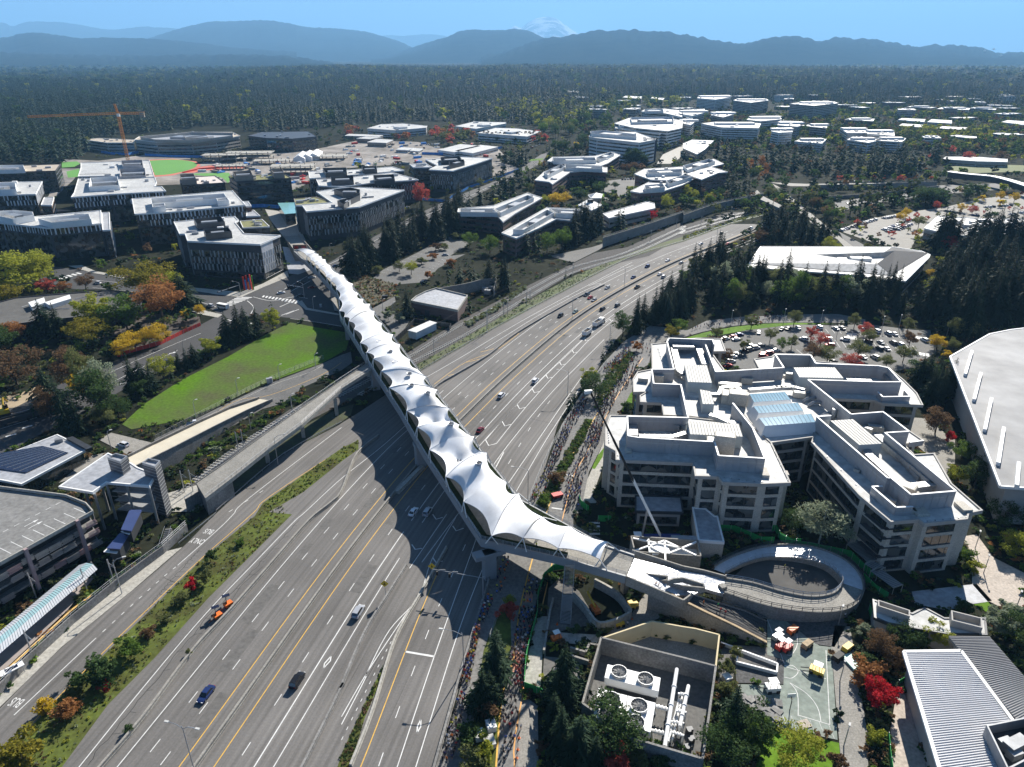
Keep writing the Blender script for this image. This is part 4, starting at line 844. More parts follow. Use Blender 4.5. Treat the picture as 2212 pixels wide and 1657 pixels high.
RW=ccw(GM([(4,378,1495),(4,700,1275),(4,850,1340),(4,895,1370),(4,1012,1415),(4,968,1492),(4,688,1468),(4,600,1532)],13));roofed(st,inset(RW,.2),13,.2,ROOFG,WHITE,.2)
TW=mat('dark_ribbed_tower',(.085,.09,.1),.5,.1,.5)
for pts,z0 in([(698,1318),(752,1290),(828,1308),(780,1345)],0),([(922,1352),(962,1322),(1040,1338),(1005,1378)],0):
 P=ccw(GP(4,pts,17));q=MB().prism(P,0,17,0,1);[q.wall([(*a,z)for a in P+P[:1]],.1,.12,1)for z in np.arange(1,17,1.1)];o=q.build('lift_tower',[TW,STEEL],st);penthouse(st,P,17,17.8,STEEL,ROOFG,name='tower_parapet')
for z in(3.6,6.8,10):MB().prism(inset(GM([(4,690,1475),(4,968,1495),(4,1012,1420),(4,860,1380)],13),.5),z,z+.35).build('floor_slab',GIRD,st)
q=MB()
for x,y in((610,1535),(690,1478),(820,1485),(965,1498),(1010,1425),(540,1480),(640,1420)):q=MB().box(G(4,x,y,12.6),(.6,.6,12.4),.4,0,0);q.build('column',METAL,st)
q=MB();a,c=G(4,968,1495,12),G(4,690,1475,12);[q.tube([(*a,z),(*c,z)],.06,4)for z in(4.6,7.8,11)];q.build('railing',STEEL,st)
gar=place('parking_garage',(*G(7,300,300),0),'multi level parking garage with open slatted facade and marked top deck','parking garage')
GZ_=12.6;DK=ccw(GM([(4,-350,1480),(4,0,1505),(4,430,1560),(4,560,1612),(7,605,12),(7,0,350),(7,-350,540)],GZ_))
for z in(3.2,6.4,9.5,GZ_):MB().prism(inset(DK,.4),z-.5,z).build('deck_slab',mat('deck_concrete',(.19,.188,.18),.85,.15,.15,scale2=1)if z==GZ_ else CONCD,gar)
MB().wall([(*p,GZ_)for p in DK+DK[:1]],.9,.3).build('parapet',PALEC,gar)
fa,fc=Vector(G(7,605,12,GZ_)),Vector(G(7,-350,540,GZ_));L=(fc-fa).length;d=(fc-fa)/L;nn=Vector((-d.y,d.x));nn=nn if nn.dot(-fa)>0 else-nn;ang=math.atan2(d.y,d.x)
MB().add([(*(fa-nn*2.5),0),(*(fc-nn*2.5),0),(*(fc-nn*2.5),GZ_-.6),(*(fa-nn*2.5),GZ_-.6)],[(0,1,2,3)]).build('interior_shade_sheet',mat('painted_shade_black',(.02,.02,.02)),gar)  # near-black sheet paints the shade inside the garage behind the slats
random.seed(3)
for i in range(int(L/3.4)):
 p=fa+d*(i*3.4+1.5)+nn*.3
 for f in range(3):
  if random.random()<.8:z=2.6+f*3.2+random.uniform(-.5,.5);q=MB();[q.box((p.x,p.y),(2.6+random.random(),.1,.14),ang,0,z+j*.3)for j in range(6)];q.build('slatted_panel',STEEL if random.random()<.7 else mat('pink_panel',(.36,.24,.24),.6),gar)
 if i%4==1:MB().box(tuple(p+nn*.5),(.8,.8,GZ_+1),ang,0,0).build('column',mat('rose_concrete',(.33,.24,.24),.7),gar)
q=MB()
for i in range(16):a=G(7,590-i*56+30,25+i*33,GZ_);a=fa+d*(i*2.8+1)-nn*2.0;c=a-nn*5;q.ribbon([tuple(a),tuple(c)],.18,GZ_+.02)
for i in range(14):a=fa+d*(i*2.8+1)-nn*13;q.ribbon([tuple(a),tuple(a+d*1.4)],.18,GZ_+.02)
for k in(8.6,10.4):a=fa+d*10-nn*k;q.ribbon([tuple(a),tuple(a+d*2.4)],.2,GZ_+.02);q.add([(*(a-d*1.4),GZ_+.021),(*(a+nn*.5),GZ_+.021),(*(a-nn*.5),GZ_+.021)],[(0,1,2)])
q.build('deck_markings',LINE,gar)
pc=place('platform_canopy',(*G(7,300,600),0),'long station platform canopy with glazed ridge and pale metal slopes','platform canopy')
cz=5.0;P0=[Vector((*G(7,x,y,cz),cz))for x,y in((-250,985),(510,350))];P1=[Vector((*G(7,x,y,cz+.2),cz+.2))for x,y in((-250,1045),(588,325))];P2=[Vector((*G(7,x,y,cz),cz))for x,y in((-250,1135),(632,375))]
RIBC=mat('pale_ribbed_canopy',(.52,.54,.56),.5,.06,1)
for a,c,m in((P0,[P0[0].lerp(P1[0],.66),P0[1].lerp(P1[1],.66)],RIBC),([P0[0].lerp(P1[0],.66),P0[1].lerp(P1[1],.66)],[P1[0].lerp(P2[0],.34),P1[1].lerp(P2[1],.34)],mat('canopy_glass',(.33,.5,.52),.15,.12)),([P1[0].lerp(P2[0],.34),P1[1].lerp(P2[1],.34)],P2,RIBC)):
 q=MB();q.add([a[0],a[1],c[1],c[0]],[(3,2,1,0)])
 for i in range(60):t=i/59;q.tube([a[0].lerp(a[1],t)+Vector((0,0,.03)),c[0].lerp(c[1],t)+Vector((0,0,.03))],.05,3,1)
 q.build('canopy_slope',[m,STEEL],pc)
for i in range(7):t=i/6;m_=P1[0].lerp(P1[1],t);MB().tube([(m_.x,m_.y,0),(m_.x,m_.y,cz)],.2,6).build('column',METAL,pc)
paved([(7,-250,1000),(7,480,420),(7,620,440),(7,440,660),(7,0,1080),(7,-250,1290)],mat('platform_paving',(.30,.26,.24),.85,.15,.4),.9,'platform');
q=MB().ribbon(GP(7,[(-100,1180),(60,1010),(460,640),(620,520)],.95),.6,.93);struct('platform_edge_strip',q,LINEY)
sw=place('escalator_cover',(*G(7,800,200),0),'stepped dark blue roof covering the stairs down to the platform','stair cover')
for pts,z in(([(782,118),(838,-10),(918,-10),(850,128)],9.5),([(690,238),(775,140),(838,145),(775,245)],7.5)):
 P=GP(7,pts,z);MB().prism(P,z-.25,z).build('roof_panel',mat('blue_steel_roof',(.06,.085,.2),.35,.1,metal=.3),sw);MB().prism(inset(P,.4),z-4,z-.3).build('side_cladding',METALD,sw)
for pts,z in(([(780,130),(825,120),(850,130),(835,150)],8.4),([(668,262),(700,232),(775,240),(755,272)],6.4)):MB().prism(GP(7,pts,z),z-.2,z).build('landing_roof',WHITE,sw)
def retwall(n,pts,h,lab,m=CONCD,w=.4,fence=1.2):
 P=GP(n,pts)if n else GM(pts);e=place('retaining_wall',(*P[len(P)//2],0),lab,'retaining wall');MB().wall([(*p,0)for p in P],h,w).build('wall',m,e)
 if fence:
  q=MB();[q.tube([(*p,h+z)for p in P],.05,4)for z in(fence*.5,fence)];[q.box((x,y),(.08,.08,fence),0,0,h)for x,y,_ in walk(P,2.4)];q.build('fence',STEEL,e)
 return e
retwall(7,[(0,1190),(200,985),(480,725),(750,505),(1060,275),(1215,130)],2.6,'long concrete retaining wall with steel fence beside the bus lane')
retwall(4,[(1215,1657),(1330,1590),(1480,1490)],4.6,'ribbed concrete wall below the end of the approach bridge')
fw_=place('side_stair',(*G(7,1060,190),0),'short outdoor concrete stair through the retaining wall','staircase');q=MB();a,c=Vector((*G(7,1090,115,3),3)),Vector((*G(7,1045,255,.1),.1))
for k in range(12):p=a.lerp(c,k/11);q.box((p.x,p.y),(1.8,.4,p.z),.15,0,0)
q.build('steps',CONCD,fw_);q=MB();[q.tube([a+Vector((s,0,1)),c+Vector((s,0,1))],.05,4)for s in(-.9,.9)];q.build('handrail',STEEL,fw_)
bs=place('bus_shelter',(*G(7,70,1060),0),'small bus shelter with curved glass roof on the pale pavement','bus shelter')
c=G(7,75,1020,2.6);MB().box(c,(4.6,1.9,.15),.85,0,2.6).build('roof',WHITE,bs);MB().box(c,(2.4,1.0,.06),.85,0,2.76).build('solar_panel',SOLAR,bs);MB().box((c[0]-.6,c[1]+.6),(4.4,.08,2.4),.85,0,.15).build('back_glass',mat('shelter_glass',(.2,.3,.3),.2),bs)
for k in(-2,2):MB().box((c[0]+k*.66,c[1]+k*.75),(.12,.12,2.6),0,0,0).build('post',METAL,bs)
# low theatre-like building with gravel roof
th=place('gravel_roof_hall',(*G(4,400,320),0),'low wide hall with grey gravel roof behind autumn trees','hall')
PG=GM([(4,-350,420),(4,0,300),(4,110,272),(4,430,245),(4,730,224),(4,912,256),(4,915,330),(4,700,372),(4,480,402),(4,250,425),(4,0,460),(4,-350,520)],7);roofed(th,inset(PG,.3),7,.3,ROOFD,DARKC,.5,1.6);MB().prism(inset(PG,4),0,5.3).build('wall',DARKC,th)
for pts in([(182,300),(285,268),(292,300),(205,330)],[(288,300),(450,250),(460,275),(320,318)]):
 P=ccw(GP(4,pts,9.2));MB().prism(P,7.02,9.2).build('rooftop_unit',WHITE,th)
q=MB();[q.tube([(*a,7.4),(*c,7.4)],.15,5)for a,c in((G(4,480,280,7.4),G(4,580,258,7.4)),(G(4,140,330,7.4),G(4,200,312,7.4)),(G(4,350,345,7.4),G(4,450,340,7.4)))];q.build('roof_pipe',STEEL,th)
paved([(4,720,430),(4,900,360),(4,1100,380),(4,1290,390),(4,1300,440),(4,870,610),(4,760,640),(4,600,560)],mat('bark_mulch',(.055,.042,.034),.95,.35,.3,scale2=1.5),.02,'bare_ground')
paved([(4,-100,900),(4,90,905),(4,250,840),(4,330,860),(4,100,980),(4,-100,1000)],mat('sandy_soil',(.36,.28,.18),.95,.2,.2),.03,'bare_ground')
# traction substation, brick building and curved wall past the bridge
bk=place('brick_utility_building',(*G('e',1700,800),0),'brown banded brick utility building with pale flat roof','building')
PB=GM([('e',1462,690),('e',1520,640),('e',1620,590),('e',1738,552),('e',2075,632),('e',1968,792)],6.0);MB().prism(inset(PB,.1),0,5.7).build('wall',mat('banded_brick',(.105,.06,.052),.85,.2,2.0,col2=(.17,.12,.11),stretch=(.01,.01,1)),bk);roofed(bk,inset(PB,.1),6.0,.2,ROOFG,PALEC,.7)
for x in(1545,1640):c=G('e',x,815,1.5);MB().box((c[0],c[1]-.1),(2.6,.3,3),-.25,0,0).build('door',METALD,bk)
MB().wall([(*p,0)for p in spline(GM([('e',1738,552),(5,800,180),(5,900,155),(5,1000,142)],6),4)],6.2,.4).build('yard_wall',CONC,bk);MB().wall([(*p,0)for p in GM([(5,1000,142),(5,985,215)],5)],5,.4).build('yard_wall',CONC,bk)
for x,y in((930,205),(970,195),(945,220)):MB().box(G(5,x,y,2.5),(3.6,2.4,2.6),-.3,0,0).build('cooling_unit',METAL,bk)
ss=place('traction_substation',(*G('e',1580,1000),0),'pale blue container substation with ribbed white roof beside the rail tracks','substation')
P=ccw(GM([('e',1436,1000),('e',1668,898),('e',1738,918),('e',1520,1022)],4.2));MB().prism(P,.4,4.0).build('body',mat('pale_blue_steel',(.42,.5,.56),.5),ss);q=MB().prism(inset(P,-.25),4.0,4.2);a,b_,c,d=[Vector((*p,4.25))for p in P]
for i in range(14):t=i/13;q.tube([a.lerp(d,t),b_.lerp(c,t)],.06,3)
for i in range(22):t=i/21;q.tube([a.lerp(b_,t),d.lerp(c,t)],.05,3)
q.build('ribbed_roof',WHITE,ss)
for k in(.15,.4,.7):m_=d.lerp(c,k);MB().box((m_.x,m_.y-.3),(1.2,.8,1.4),.5,0,1).build('vent_box',METAL,ss)
for pts,lab in(([(1265,1110),(1430,960),(1500,875)],'dark slatted screen fence left of the blue substation'),([(1500,875),(1895,930),(1880,960)],'dark slatted screen fence behind the blue substation')):
 e=place('screen_fence',(*G('e',*pts[1]),0),lab,'fence');P=GP('e',pts,2.4);MB().wall([(*p,.1)for p in P],2.4,.15).build('panel',METALD,e);q=MB();[q.box((x,y),(.2,.25,2.7),a,0,0)for x,y,a in walk(P,2.5)];q.build('posts',BLACK,e)
ground('street',[('e',1000,760),('e',1170,680),('e',1290,640),('e',1300,690),('e',1180,790),('e',1380,870),('e',1470,870),('e',1400,980),('e',1290,1080),('e',1230,960)],ASPH2,.03)
ground('planting_bed',[('e',760,440),('e',930,400),('e',1290,500),('e',1300,630),('e',1040,770),('e',900,620)],mat('young_planting',(.06,.05,.035),.95,.4,.6,col2=(.10,.09,.04),scale2=2),.03)
# car park beyond the bridge
ground('parking_lot',[('e',1040,450),('e',1160,350),('e',1300,280),('e',1560,150),('e',1760,40),('e',1990,-40),(2,700,1540),(2,860,1560),(2,700,1657),('e',2050,180),('e',1760,330),('e',1620,480),('e',1280,510)],ASPH2,.025)
q=MB()
for i in range(9):q.ribbon(GP('e',[(1150+i*55,375-i*29),(1205+i*55,382-i*29)]),.15,.04);q.ribbon(GP('e',[(1600+i*32,370-i*22),(1650+i*32,378-i*22)]),.15,.04)
struct('parking_bay_lines',q,LINE)
# ---------------- right-hand roads ------------------------------------------
RROAD=[(8,580,1760),(8,615,1657),(8,720,1330),(8,805,1000),(8,905,640),(8,960,420),(8,1040,240),(5,1215,1630),(5,1300,1430),(5,1370,1250),(5,1425,1090),(5,1580,850),(5,1690,700),(5,1830,550),(5,2000,450),(6,30,480),(6,150,420),(6,370,395),(6,700,380),(6,1000,375),(6,1180,410),(6,1180,440),(6,980,432),(6,700,430),(6,500,435),(6,300,455),(6,130,490),(6,20,520),(5,2070,560),(5,2010,600),(5,1990,700),(5,1890,760),(5,1880,880),(5,1800,1010),(5,1700,1200),(5,1600,1400),(5,1560,1657),(8,1500,20),(8,1500,200),(8,1290,450),(8,1250,640),(8,1190,900),(8,1170,1180),(8,1270,1260),(8,1270,1657),(8,1270,1760)]
ground('closed_road',RROAD,mat('worn_pale_asphalt',(.19,.186,.178),.9,.18,.08,spec=.15,scale2=1.2),.02)
ground('planting_bed',[(8,780,1760),(8,830,1560),(8,870,1250),(8,920,900),(8,985,720),(8,1050,600),(8,1090,600),(8,1100,860),(8,1050,1150),(8,1010,1500),(8,990,1760)],VERGE,.05)
ground('pavement',[(5,1700,1200),(5,1660,1290),(5,1590,1450),(5,1560,1600),(5,1660,1600),(5,1620,1560),(5,1650,1480),(5,1700,1340),(5,1720,1230)],PALEC,.08)
ground('lawn',[(5,1660,1290),(5,1700,1240),(5,1690,1300),(5,1640,1380),(5,1620,1375)],GRASS,.12);ground('lawn',[(5,1870,890),(5,1885,880),(5,1880,960),(5,1820,1025),(5,1805,1015)],GRASS,.12)
ground('lawn',[(6,20,530),(6,140,495),(6,320,460),(6,500,440),(6,720,432),(6,980,440),(6,700,446),(6,420,480),(6,200,520),(6,60,535)],GRASS,.05)
ground('verge',[(5,1330,1500),(5,1400,1380),(5,1480,1230),(5,1590,1060),(5,1620,1070),(5,1560,1200),(5,1440,1420),(5,1380,1550),(8,1290,30),(8,1240,60)],mat('dense_hedge_bed',(.07,.075,.03),.95,.4,.8,scale2=2),.05)
q=MB();q.ribbon(spline(GM([(8,1000,1657),(8,1040,1200),(8,1110,960),(8,1170,560),(8,1320,30),(5,1410,1470),(5,1510,1260),(5,1620,1080),(5,1690,960),(5,1830,700),(5,1870,660)]),4),.35,.16);struct('kerb_line_yellow',q,LINEY)
q=MB();q.ribbon(spline(GM([(8,1120,1657),(8,1170,1200),(5,1480,1500),(5,1560,1320),(5,1690,1080),(5,1800,880),(5,1950,660)]),4),.3,.035);struct('centre_line_orange',q,mat('road_line_orange',(.6,.3,.08),.7))
q=MB()
for n,pts in((8,[(1605,76),(1672,76)]),(8,[(1605,98),(1672,98)]),(8,[(1605,122),(1672,122)]),(8,[(1605,146),(1672,146)])):q.ribbon(GP(n,pts),.9,.035)
q.ribbon(GP(5,[(1448,1415),(1508,1425)]),.5,.035);q.ribbon(GP(5,[(1360,1630),(1430,1640)]),.5,.035);struct('road_markings_closed_road',q,LINE)
ground('painted_path',[(8,1110,905),(8,1140,900),(8,1180,960),(8,1170,1050),(8,1095,1040)],mat('pink_paint_wash',(.5,.24,.16),.8,.2),.035);ground('painted_path',[(8,1185,520),(8,1240,520),(8,1235,590),(8,1175,590)],mat('pink_paint_wash',(0,0,0)),.035)
ground('concrete_pad',[(8,1265,680),(8,1340,680),(8,1300,920),(8,1290,1140),(8,1180,1120),(8,1215,900)],PALEC,.04);ground('concrete_pad',[(8,1340,780),(8,1660,800),(8,1680,815),(8,1640,870),(8,1400,850)],PALEC,.03)
ground('concrete_pad',[(8,1880,660),(8,1960,540),(8,2030,500),(8,2210,590),(8,2150,640),(8,2000,720),(8,1850,830),(8,1700,810)],CONC,.03)
ground('bare_soil',[(8,1340,500),(8,1420,420),(8,1540,520),(8,1660,730),(8,1480,760),(8,1340,800),(8,1320,940),(8,1560,960),(8,1540,1160),(8,1300,1110)],mat('site_soil',(.13,.125,.115),.95,.3,.4,scale2=1.5),.025)
ground('footpath',[(8,1160,1190),(8,1270,1260),(8,1275,1657),(8,1140,1657)],CONC,.03)
# court, paths and lawn in the near corner
ground('sports_court',[(9,545,690),(9,650,690),(9,880,870),(9,960,880),(9,1000,1480),(9,560,1385),(9,340,1230),(9,340,1120),(9,650,1125),(9,655,960),(9,545,930)],mat('worn_green_court',(.17,.22,.185),.85,.18,.12,col2=(.26,.29,.255),scale2=.8),.03)
ground('pavement',[(9,980,740),(9,1080,745),(9,1130,1040),(9,1195,1450),(9,1200,1760),(9,1035,1760),(9,1000,1370),(9,960,880)],CONC,.04)
ground('bare_soil',[(9,340,1000),(9,610,950),(9,655,965),(9,650,1120),(9,345,1110)],mat('dark_gravel',(.085,.085,.085),.95,.3,1,scale2=2),.035);ground('bare_soil',[(9,235,860),(9,540,880),(9,660,1000),(9,340,1000),(9,300,1200),(9,220,1150)],mat('site_soil',(0,0,0)),.02)
ground('bare_soil',[(9,640,690),(9,980,690),(9,1080,700),(9,980,880),(9,860,860)],mat('dark_gravel',(0,0,0)),.04)
ground('lawn',[(9,470,1657),(9,540,1390),(9,1010,1500),(9,1030,1760),(9,440,1760)],GRASS,.03);ground('lawn',[(9,1875,600),(9,1985,585),(9,2110,650),(9,1960,650)],GRASS,.03)
PINKP=mat('warm_paving',(.44,.38,.32),.85,.12,.3,scale2=1.5)
ground('plaza',[(9,1800,165),(9,1900,150),(9,2010,300),(9,2210,400),(9,2210,640),(9,2020,640),(9,1870,470),(9,1870,320)],PINKP,.03);ground('plaza',[(9,1480,520),(9,1900,470),(9,2000,580),(9,1700,640),(9,1500,600)],ROOFG,.03)
ground('plaza',[(6,1400,1040),(6,1560,1050),(6,1760,1190),(6,1760,1340),(6,1690,1420),(6,1600,1300),(6,1480,1200)],CONC,.03);ground('footpath',[(9,1380,1180),(9,1480,1150),(9,1560,1500),(9,1600,1760),(9,1330,1760),(9,1330,1500)],PINKP,.03)
q=MB()
for pts in([(730,750),(740,860),(700,930),(660,925)],[(655,1000),(710,1000),(745,1040),(705,1080),(655,1075)],[(690,1110),(740,1180),(745,1325)],[(690,1110),(800,1180),(870,1270),(893,1365)],[(925,900),(950,1380)],[(745,1320),(950,1382)],[(660,1005),(925,1085)],[(545,700),(655,985)]):q.ribbon(spline(GP(9,pts),4),.13,.045)
for i in range(8):q.ribbon(GP(9,[(520+i*60,1290+i*12),(560+i*60,1390+i*12)]),.06,.044)
struct('court_lines',q,LINE)
# overpass and far stretch of freeway
ground('freeway_far',[(3,960,1310),(3,1300,1262),(3,1650,1200),(3,2210,1180),(3,2210,1215),(3,1600,1262),(3,1150,1330),(3,1010,1375)],ASPH2,.02);ground('overpass_road',[(3,580,1190),(3,620,1210),(3,730,1300),(3,960,1490),(3,1180,1657),(6,60,20),(3,1100,1657),(3,1000,1550),(3,850,1460),(3,660,1290)],CONC,.08)
ground('street',[(3,480,1230),(3,500,1250),(3,420,1310),(3,220,1340),(3,200,1325),(3,400,1290)],CONC,.03);ground('street',[(3,560,1180),(3,800,1190),(3,1100,1185),(3,1640,1180),(3,1640,1198),(3,1100,1205),(3,700,1205)],CONC,.03)
retwall(0,[(2,1690,1600),(2,2000,1500),(2,2210,1425),(3,0,1445),(3,200,1370),(3,510,1300)],7,'tall grey panelled retaining wall above the rail tracks near the overpass',CONC)
retwall(0,[(3,820,1230),(3,1100,1225),(3,1640,1205)],5,'long concrete wall beside the far stretch of freeway',CONC);retwall(0,[(3,935,1290),(3,1200,1275),(3,1650,1220)],3,'lower concrete wall stepping down to the far freeway',CONCD,fence=0)
ov=place('overpass_portal',(*G(3,560,1380),0),'concrete portal where the freeway dives under the wooded crossing','overpass');
MB().prism(GM([(3,500,1290),(3,620,1345),(3,640,1330),(3,520,1270)],7),5.2,7).build('beam',CONC,ov);MB().prism(GM([(3,505,1300),(3,600,1345),(3,620,1320),(3,525,1280)],5.2),0,5.2).build('opening_shade_block',mat('painted_shade_black',(0,0,0)),ov)  # solid near-black block paints the shade of the opening under the beam
cb=place('curved_canopy_bridge',(*G(3,1950,1170),0),'far footbridge with dark side and bright curved white roof edge','footbridge')
P=spline(GP(3,[(1720,1112),(1850,1128),(2000,1142),(2120,1170),(2260,1215)],10),4);q=MB();q.wall([(*p,4)for p in P],6,1.5);q.build('side_truss',METALD,cb);q=MB();q.wall([(*p,10)for p in P],.6,8);q.build('roof',WHITE,cb)
# ---------------- dark glass campus on the far left --------------------------
FINW=mat('white_fin_panel',(.7,.71,.72),.45,.08);FING=mat('grey_fin_panel',(.33,.34,.34),.45,.25)
DARKG=glass('black_window_glass',(.014,.018,.017));TAUPE=mat('taupe_panel',(.27,.23,.19),.6,.1);GREENR=mat('sedum_roof',(.17,.17,.06),.95,.3,.3)
def fins(e,base,z0,z1,fh,m,sp=2.6,w=.7,name='facade_fins',only=None):
 k=0
 for a,c,d,L in edges(base,16):
  if not seen(a,c):continue
  n=Vector((d.y,-d.x));q=MB();g=MB();g.add([(*(a+n*.06),z0),(*(c+n*.06),z0),(*(c+n*.06),z1),(*(a+n*.06),z1)],[(0,1,2,3)])
  f=z0;r=0
  while f<z1-.5:
   t=1+(r%2)*sp*.5
   while t<L-.5:
    if random.random()<.9:
     p=a+d*(t+random.uniform(-.3,.3))+n*.22;ww=w*random.choice((.7,1,1.4));q.box((p.x,p.y),(ww,.3,min(fh*.92,z1-f)),math.atan2(d.y,d.x),0,f+.05)
    t+=sp
   f+=fh;r+=1
   g.add([(*(a+n*.1),f-.25),(*(c+n*.1),f-.25),(*(c+n*.1),f),(*(a+n*.1),f)],[(0,1,2,3)],1)
  o=g.build('curtain_wall',[DARKG,DARKC],e);q.build(name,m,o);k+=1
def campus(label,roof,z1,pents=(),pm=WHITE,fz=None,m=FINW,roofm=ROOFW,fh=4.2,group='dark glass campus offices',low=True,edgem=WHITE):
 e,base=bld('campus_office',label,'office building',roof,z1,DARKC,roofm,edgem,over=.6,par=.5,pents=pents,pm=pm,ph=4.2,style='',group=group)
 z0,zt=fz or(z1-9,z1-.7);fins(e,base,z0,zt,fh,m)
 if low and z0>4:ribbons(e,base,0,z0-.3,z0-.3,.8,z0-1,DARKG,1,2.2)
 return e,base
random.seed(5)
e1,_=campus('angular dark glass office with white roof at the street corner by the footbridge',GM([('h',255,780),('h',316,910),('h',375,908),('h',402,985),('h',1187,1022),('h',1410,925),('h',1018,905),('h',920,785),('h',958,762),('h',915,720),('h',700,735)],22),22,[GM([('h',470,745),('h',762,715),('h',806,775),('h',503,800)],26),GM([('h',575,862),('h',845,836),('h',880,880),('h',598,906)],26)],METALD,(4.5,17.2),FING)
P=GM([('h',1187,1030),('h',1410,932)],21.2);d=Vector(P[1])-Vector(P[0]);nn=Vector((d.y,-d.x)).normalized()*.5
MB().prism([Vector(P[0])+nn,Vector(P[0])-nn,Vector(P[0])+d*.55-nn,Vector(P[0])+d*.55+nn],4,21.2).build('metal_panel_bay',mat('pale_metal_panel',(.5,.51,.53),.45,.2,.25),e1)
gw,gb=bld('green_roof_wing','small glass wing with sedum green roof behind the corner office','building',GM([('h',968,770),('h',1210,750),('h',1292,828),('h',1000,842)],17),17,DARKC,GREENR,WHITE,DARKG,4.2,.8,3.8,.3,.4)
campus('dark glass office with white roof right of the bridge landing plaza',GM([('h',1568,600),('h',1640,605),('h',1685,668),(2,112,1342),(2,408,1232),(2,120,1214),(2,0,1218),('h',1790,452),('h',1960,570)],21.5),21.5,[GM([('h',1980,425),(2,60,1215),(2,120,1228),(2,118,1250),('h',2080,465)],25.5),GM([('h',2018,555),(2,120,1268),(2,50,1300),('h',2090,600)],25)],METALD,(3.5,17.5),FING)
bld('roof_garden_block','low glass block with planted roof terrace beside the plaza office','building',GM([('h',1550,528),('h',1790,508),('h',1958,572),('h',1570,600)],20.5),20.5,DARKC,GREENR,TAUPE,DARKG,4.2,.8,3.8,.2,.4)
campus('dark glass office with white roof beside the blue fenced street',GM([(2,565,1100),(2,720,1108),(2,860,1065),(2,978,1025),(2,770,1017),(2,545,1036),(2,620,1072)],21),21,[GM([(2,640,1018),(2,765,1012),(2,780,1035),(2,645,1042)],25),GM([(2,695,1052),(2,790,1038),(2,797,1052),(2,700,1075)],24)],METALD,(3,17),FING)
bld('dark_glass_annex','dark glass annex beside the office on the blue fenced street','building',GM([(2,440,1065),(2,540,1055),(2,590,1085),(2,465,1085)],19),19,DARKC,ROOFG,WHITE,DARKG,4,.8,3.6)
campus('long thin dark office with white roof behind the plaza office',GM([('h',1790,320),(2,0,1155),(2,330,1118),(2,500,1165),(2,200,1185),(2,0,1212),('h',1820,388)],20),20,[GM([('h',1945,290),('h',2190,275),('h',2195,325),('h',1955,335)],24),GM([(2,205,1135),(2,340,1128),(2,345,1160),(2,215,1170)],24)],METALD,(3,17),FING)
campus('second long thin dark office with white roof nearer the construction ground',GM([('h',1705,235),(2,100,1098),(2,330,1080),(2,408,1105),(2,0,1140),('h',1720,310)],20),20,[GM([('h',1860,195),('h',2115,190),('h',2122,240),('h',1890,250)],24),GM([(2,130,1078),(2,225,1075),(2,230,1095),(2,140,1100)],24)],METALD,(3,17),FING)
campus('white rimmed dark office nearest the round yellow green trees',GM([('g',-300,630),('g',0,652),('g',518,710),('g',1095,662),('g',1090,520),('g',780,548),('g',350,590),('g',-300,560)],22),22,[GM([('g',-60,520),('g',140,508),('g',352,526),('g',362,560),('g',130,600),('g',-60,560)],26.5),GM([('g',408,605),('g',960,555),('g',980,610),('g',560,650)],26)],WHITE,(17.4,21.4),FINW)
bld('roof_terrace_block','stacked dark terrace block at the end of the white rimmed office','building',GM([('g',1095,545),('g',1180,540),('g',1190,730),('g',1105,735)],19),19,DARKC,ROOFG,WHITE,DARKG,4,.8,3.6)
campus('dark office with white side wall and big white roof tub at the frame edge',GM([('g',-400,350),('g',0,355),('g',386,345),('g',458,206),('g',0,218),('g',-400,225)],22),22,[GM([('g',-300,225),('g',165,218),('g',175,290),('g',-300,300)],26)],WHITE,(13.5,21.4),FINW)
bld('roof_terrace_block','stepped brown terrace block beside the white side wall','building',GM([('g',440,462),('g',475,380),('g',585,375),('g',560,465)],14),14,BROWN,ROOFG,WHITE,DARKG,4,.8,3.6)
campus('broad white roofed office with fins behind the street corner',GM([('g',765,378),('g',1190,346),('g',1790,312),('g',1745,262),('g',1668,262),('g',1690,215),('g',1672,165),('g',842,178),('g',798,330)],22),22,[GM([('g',972,160),('g',1265,145),('g',1285,238),('g',955,256)],26.5)],WHITE,(13.5,21.4),FINW)
campus('white roofed office with long roof tub behind the corner office',GM([('g',1450,560),('h',232,672),('h',1030,596),('h',890,440),('h',600,466),('g',1420,395)],22.5),22.5,[GM([('h',8,522),('h',800,470),('h',835,520),('h',20,580)],26.5),GM([('h',30,615),('h',165,605),('h',170,632),('h',35,650)],24.5),GM([('h',720,560),('h',835,548),('h',855,575),('h',735,588)],24)],WHITE,(13.8,21.8),FINW)
bld('roof_terrace_block','low brown terrace block with grey roofs behind the corner office','building',GM([('h',1035,720),('h',1045,660),('h',1120,652),('h',1190,715)],15),15,BROWN,ROOFG,WHITE,DARKG,4,.8,3.6)
bld('roof_terrace_block','upper brown terrace box with grey roof behind the corner office','building',GM([('h',1000,560),('h',1060,556),('h',1095,608),('h',1035,612)],19),19,BROWN,ROOFG,WHITE,DARKG,4,.8,3.6)
bld('green_glass_office','dark green glass office with tan cluttered roof by the firs','office building',GM([('g',-300,100),('g',0,108),('g',600,95),('g',655,20),('g',0,42),('g',-300,50)],20),20,DARKC,mat('tan_roof',(.42,.36,.28),.8,.25,.3),DARKC,GLASSG,4,.6,3.6,.4,.6,pents=[GM([('g',-100,30),('g',250,25),('g',265,70),('g',-100,80)],24)])
campus('white roofed office with grey scaffold boxes below the tower crane',GM([('g',840,155),('g',1190,148),('g',1285,160),('g',1665,158),('g',1612,-20),('g',870,8),('g',870,60)],20),20,[GM([('g',1285,60),('g',1560,50),('g',1570,130),('g',1290,140)],25),GM([('g',1300,-30),('g',1530,-38),('g',1540,20),('g',1320,25)],25)],mat('grey_scaffold',(.36,.35,.36),.7),(14,19),FINW)
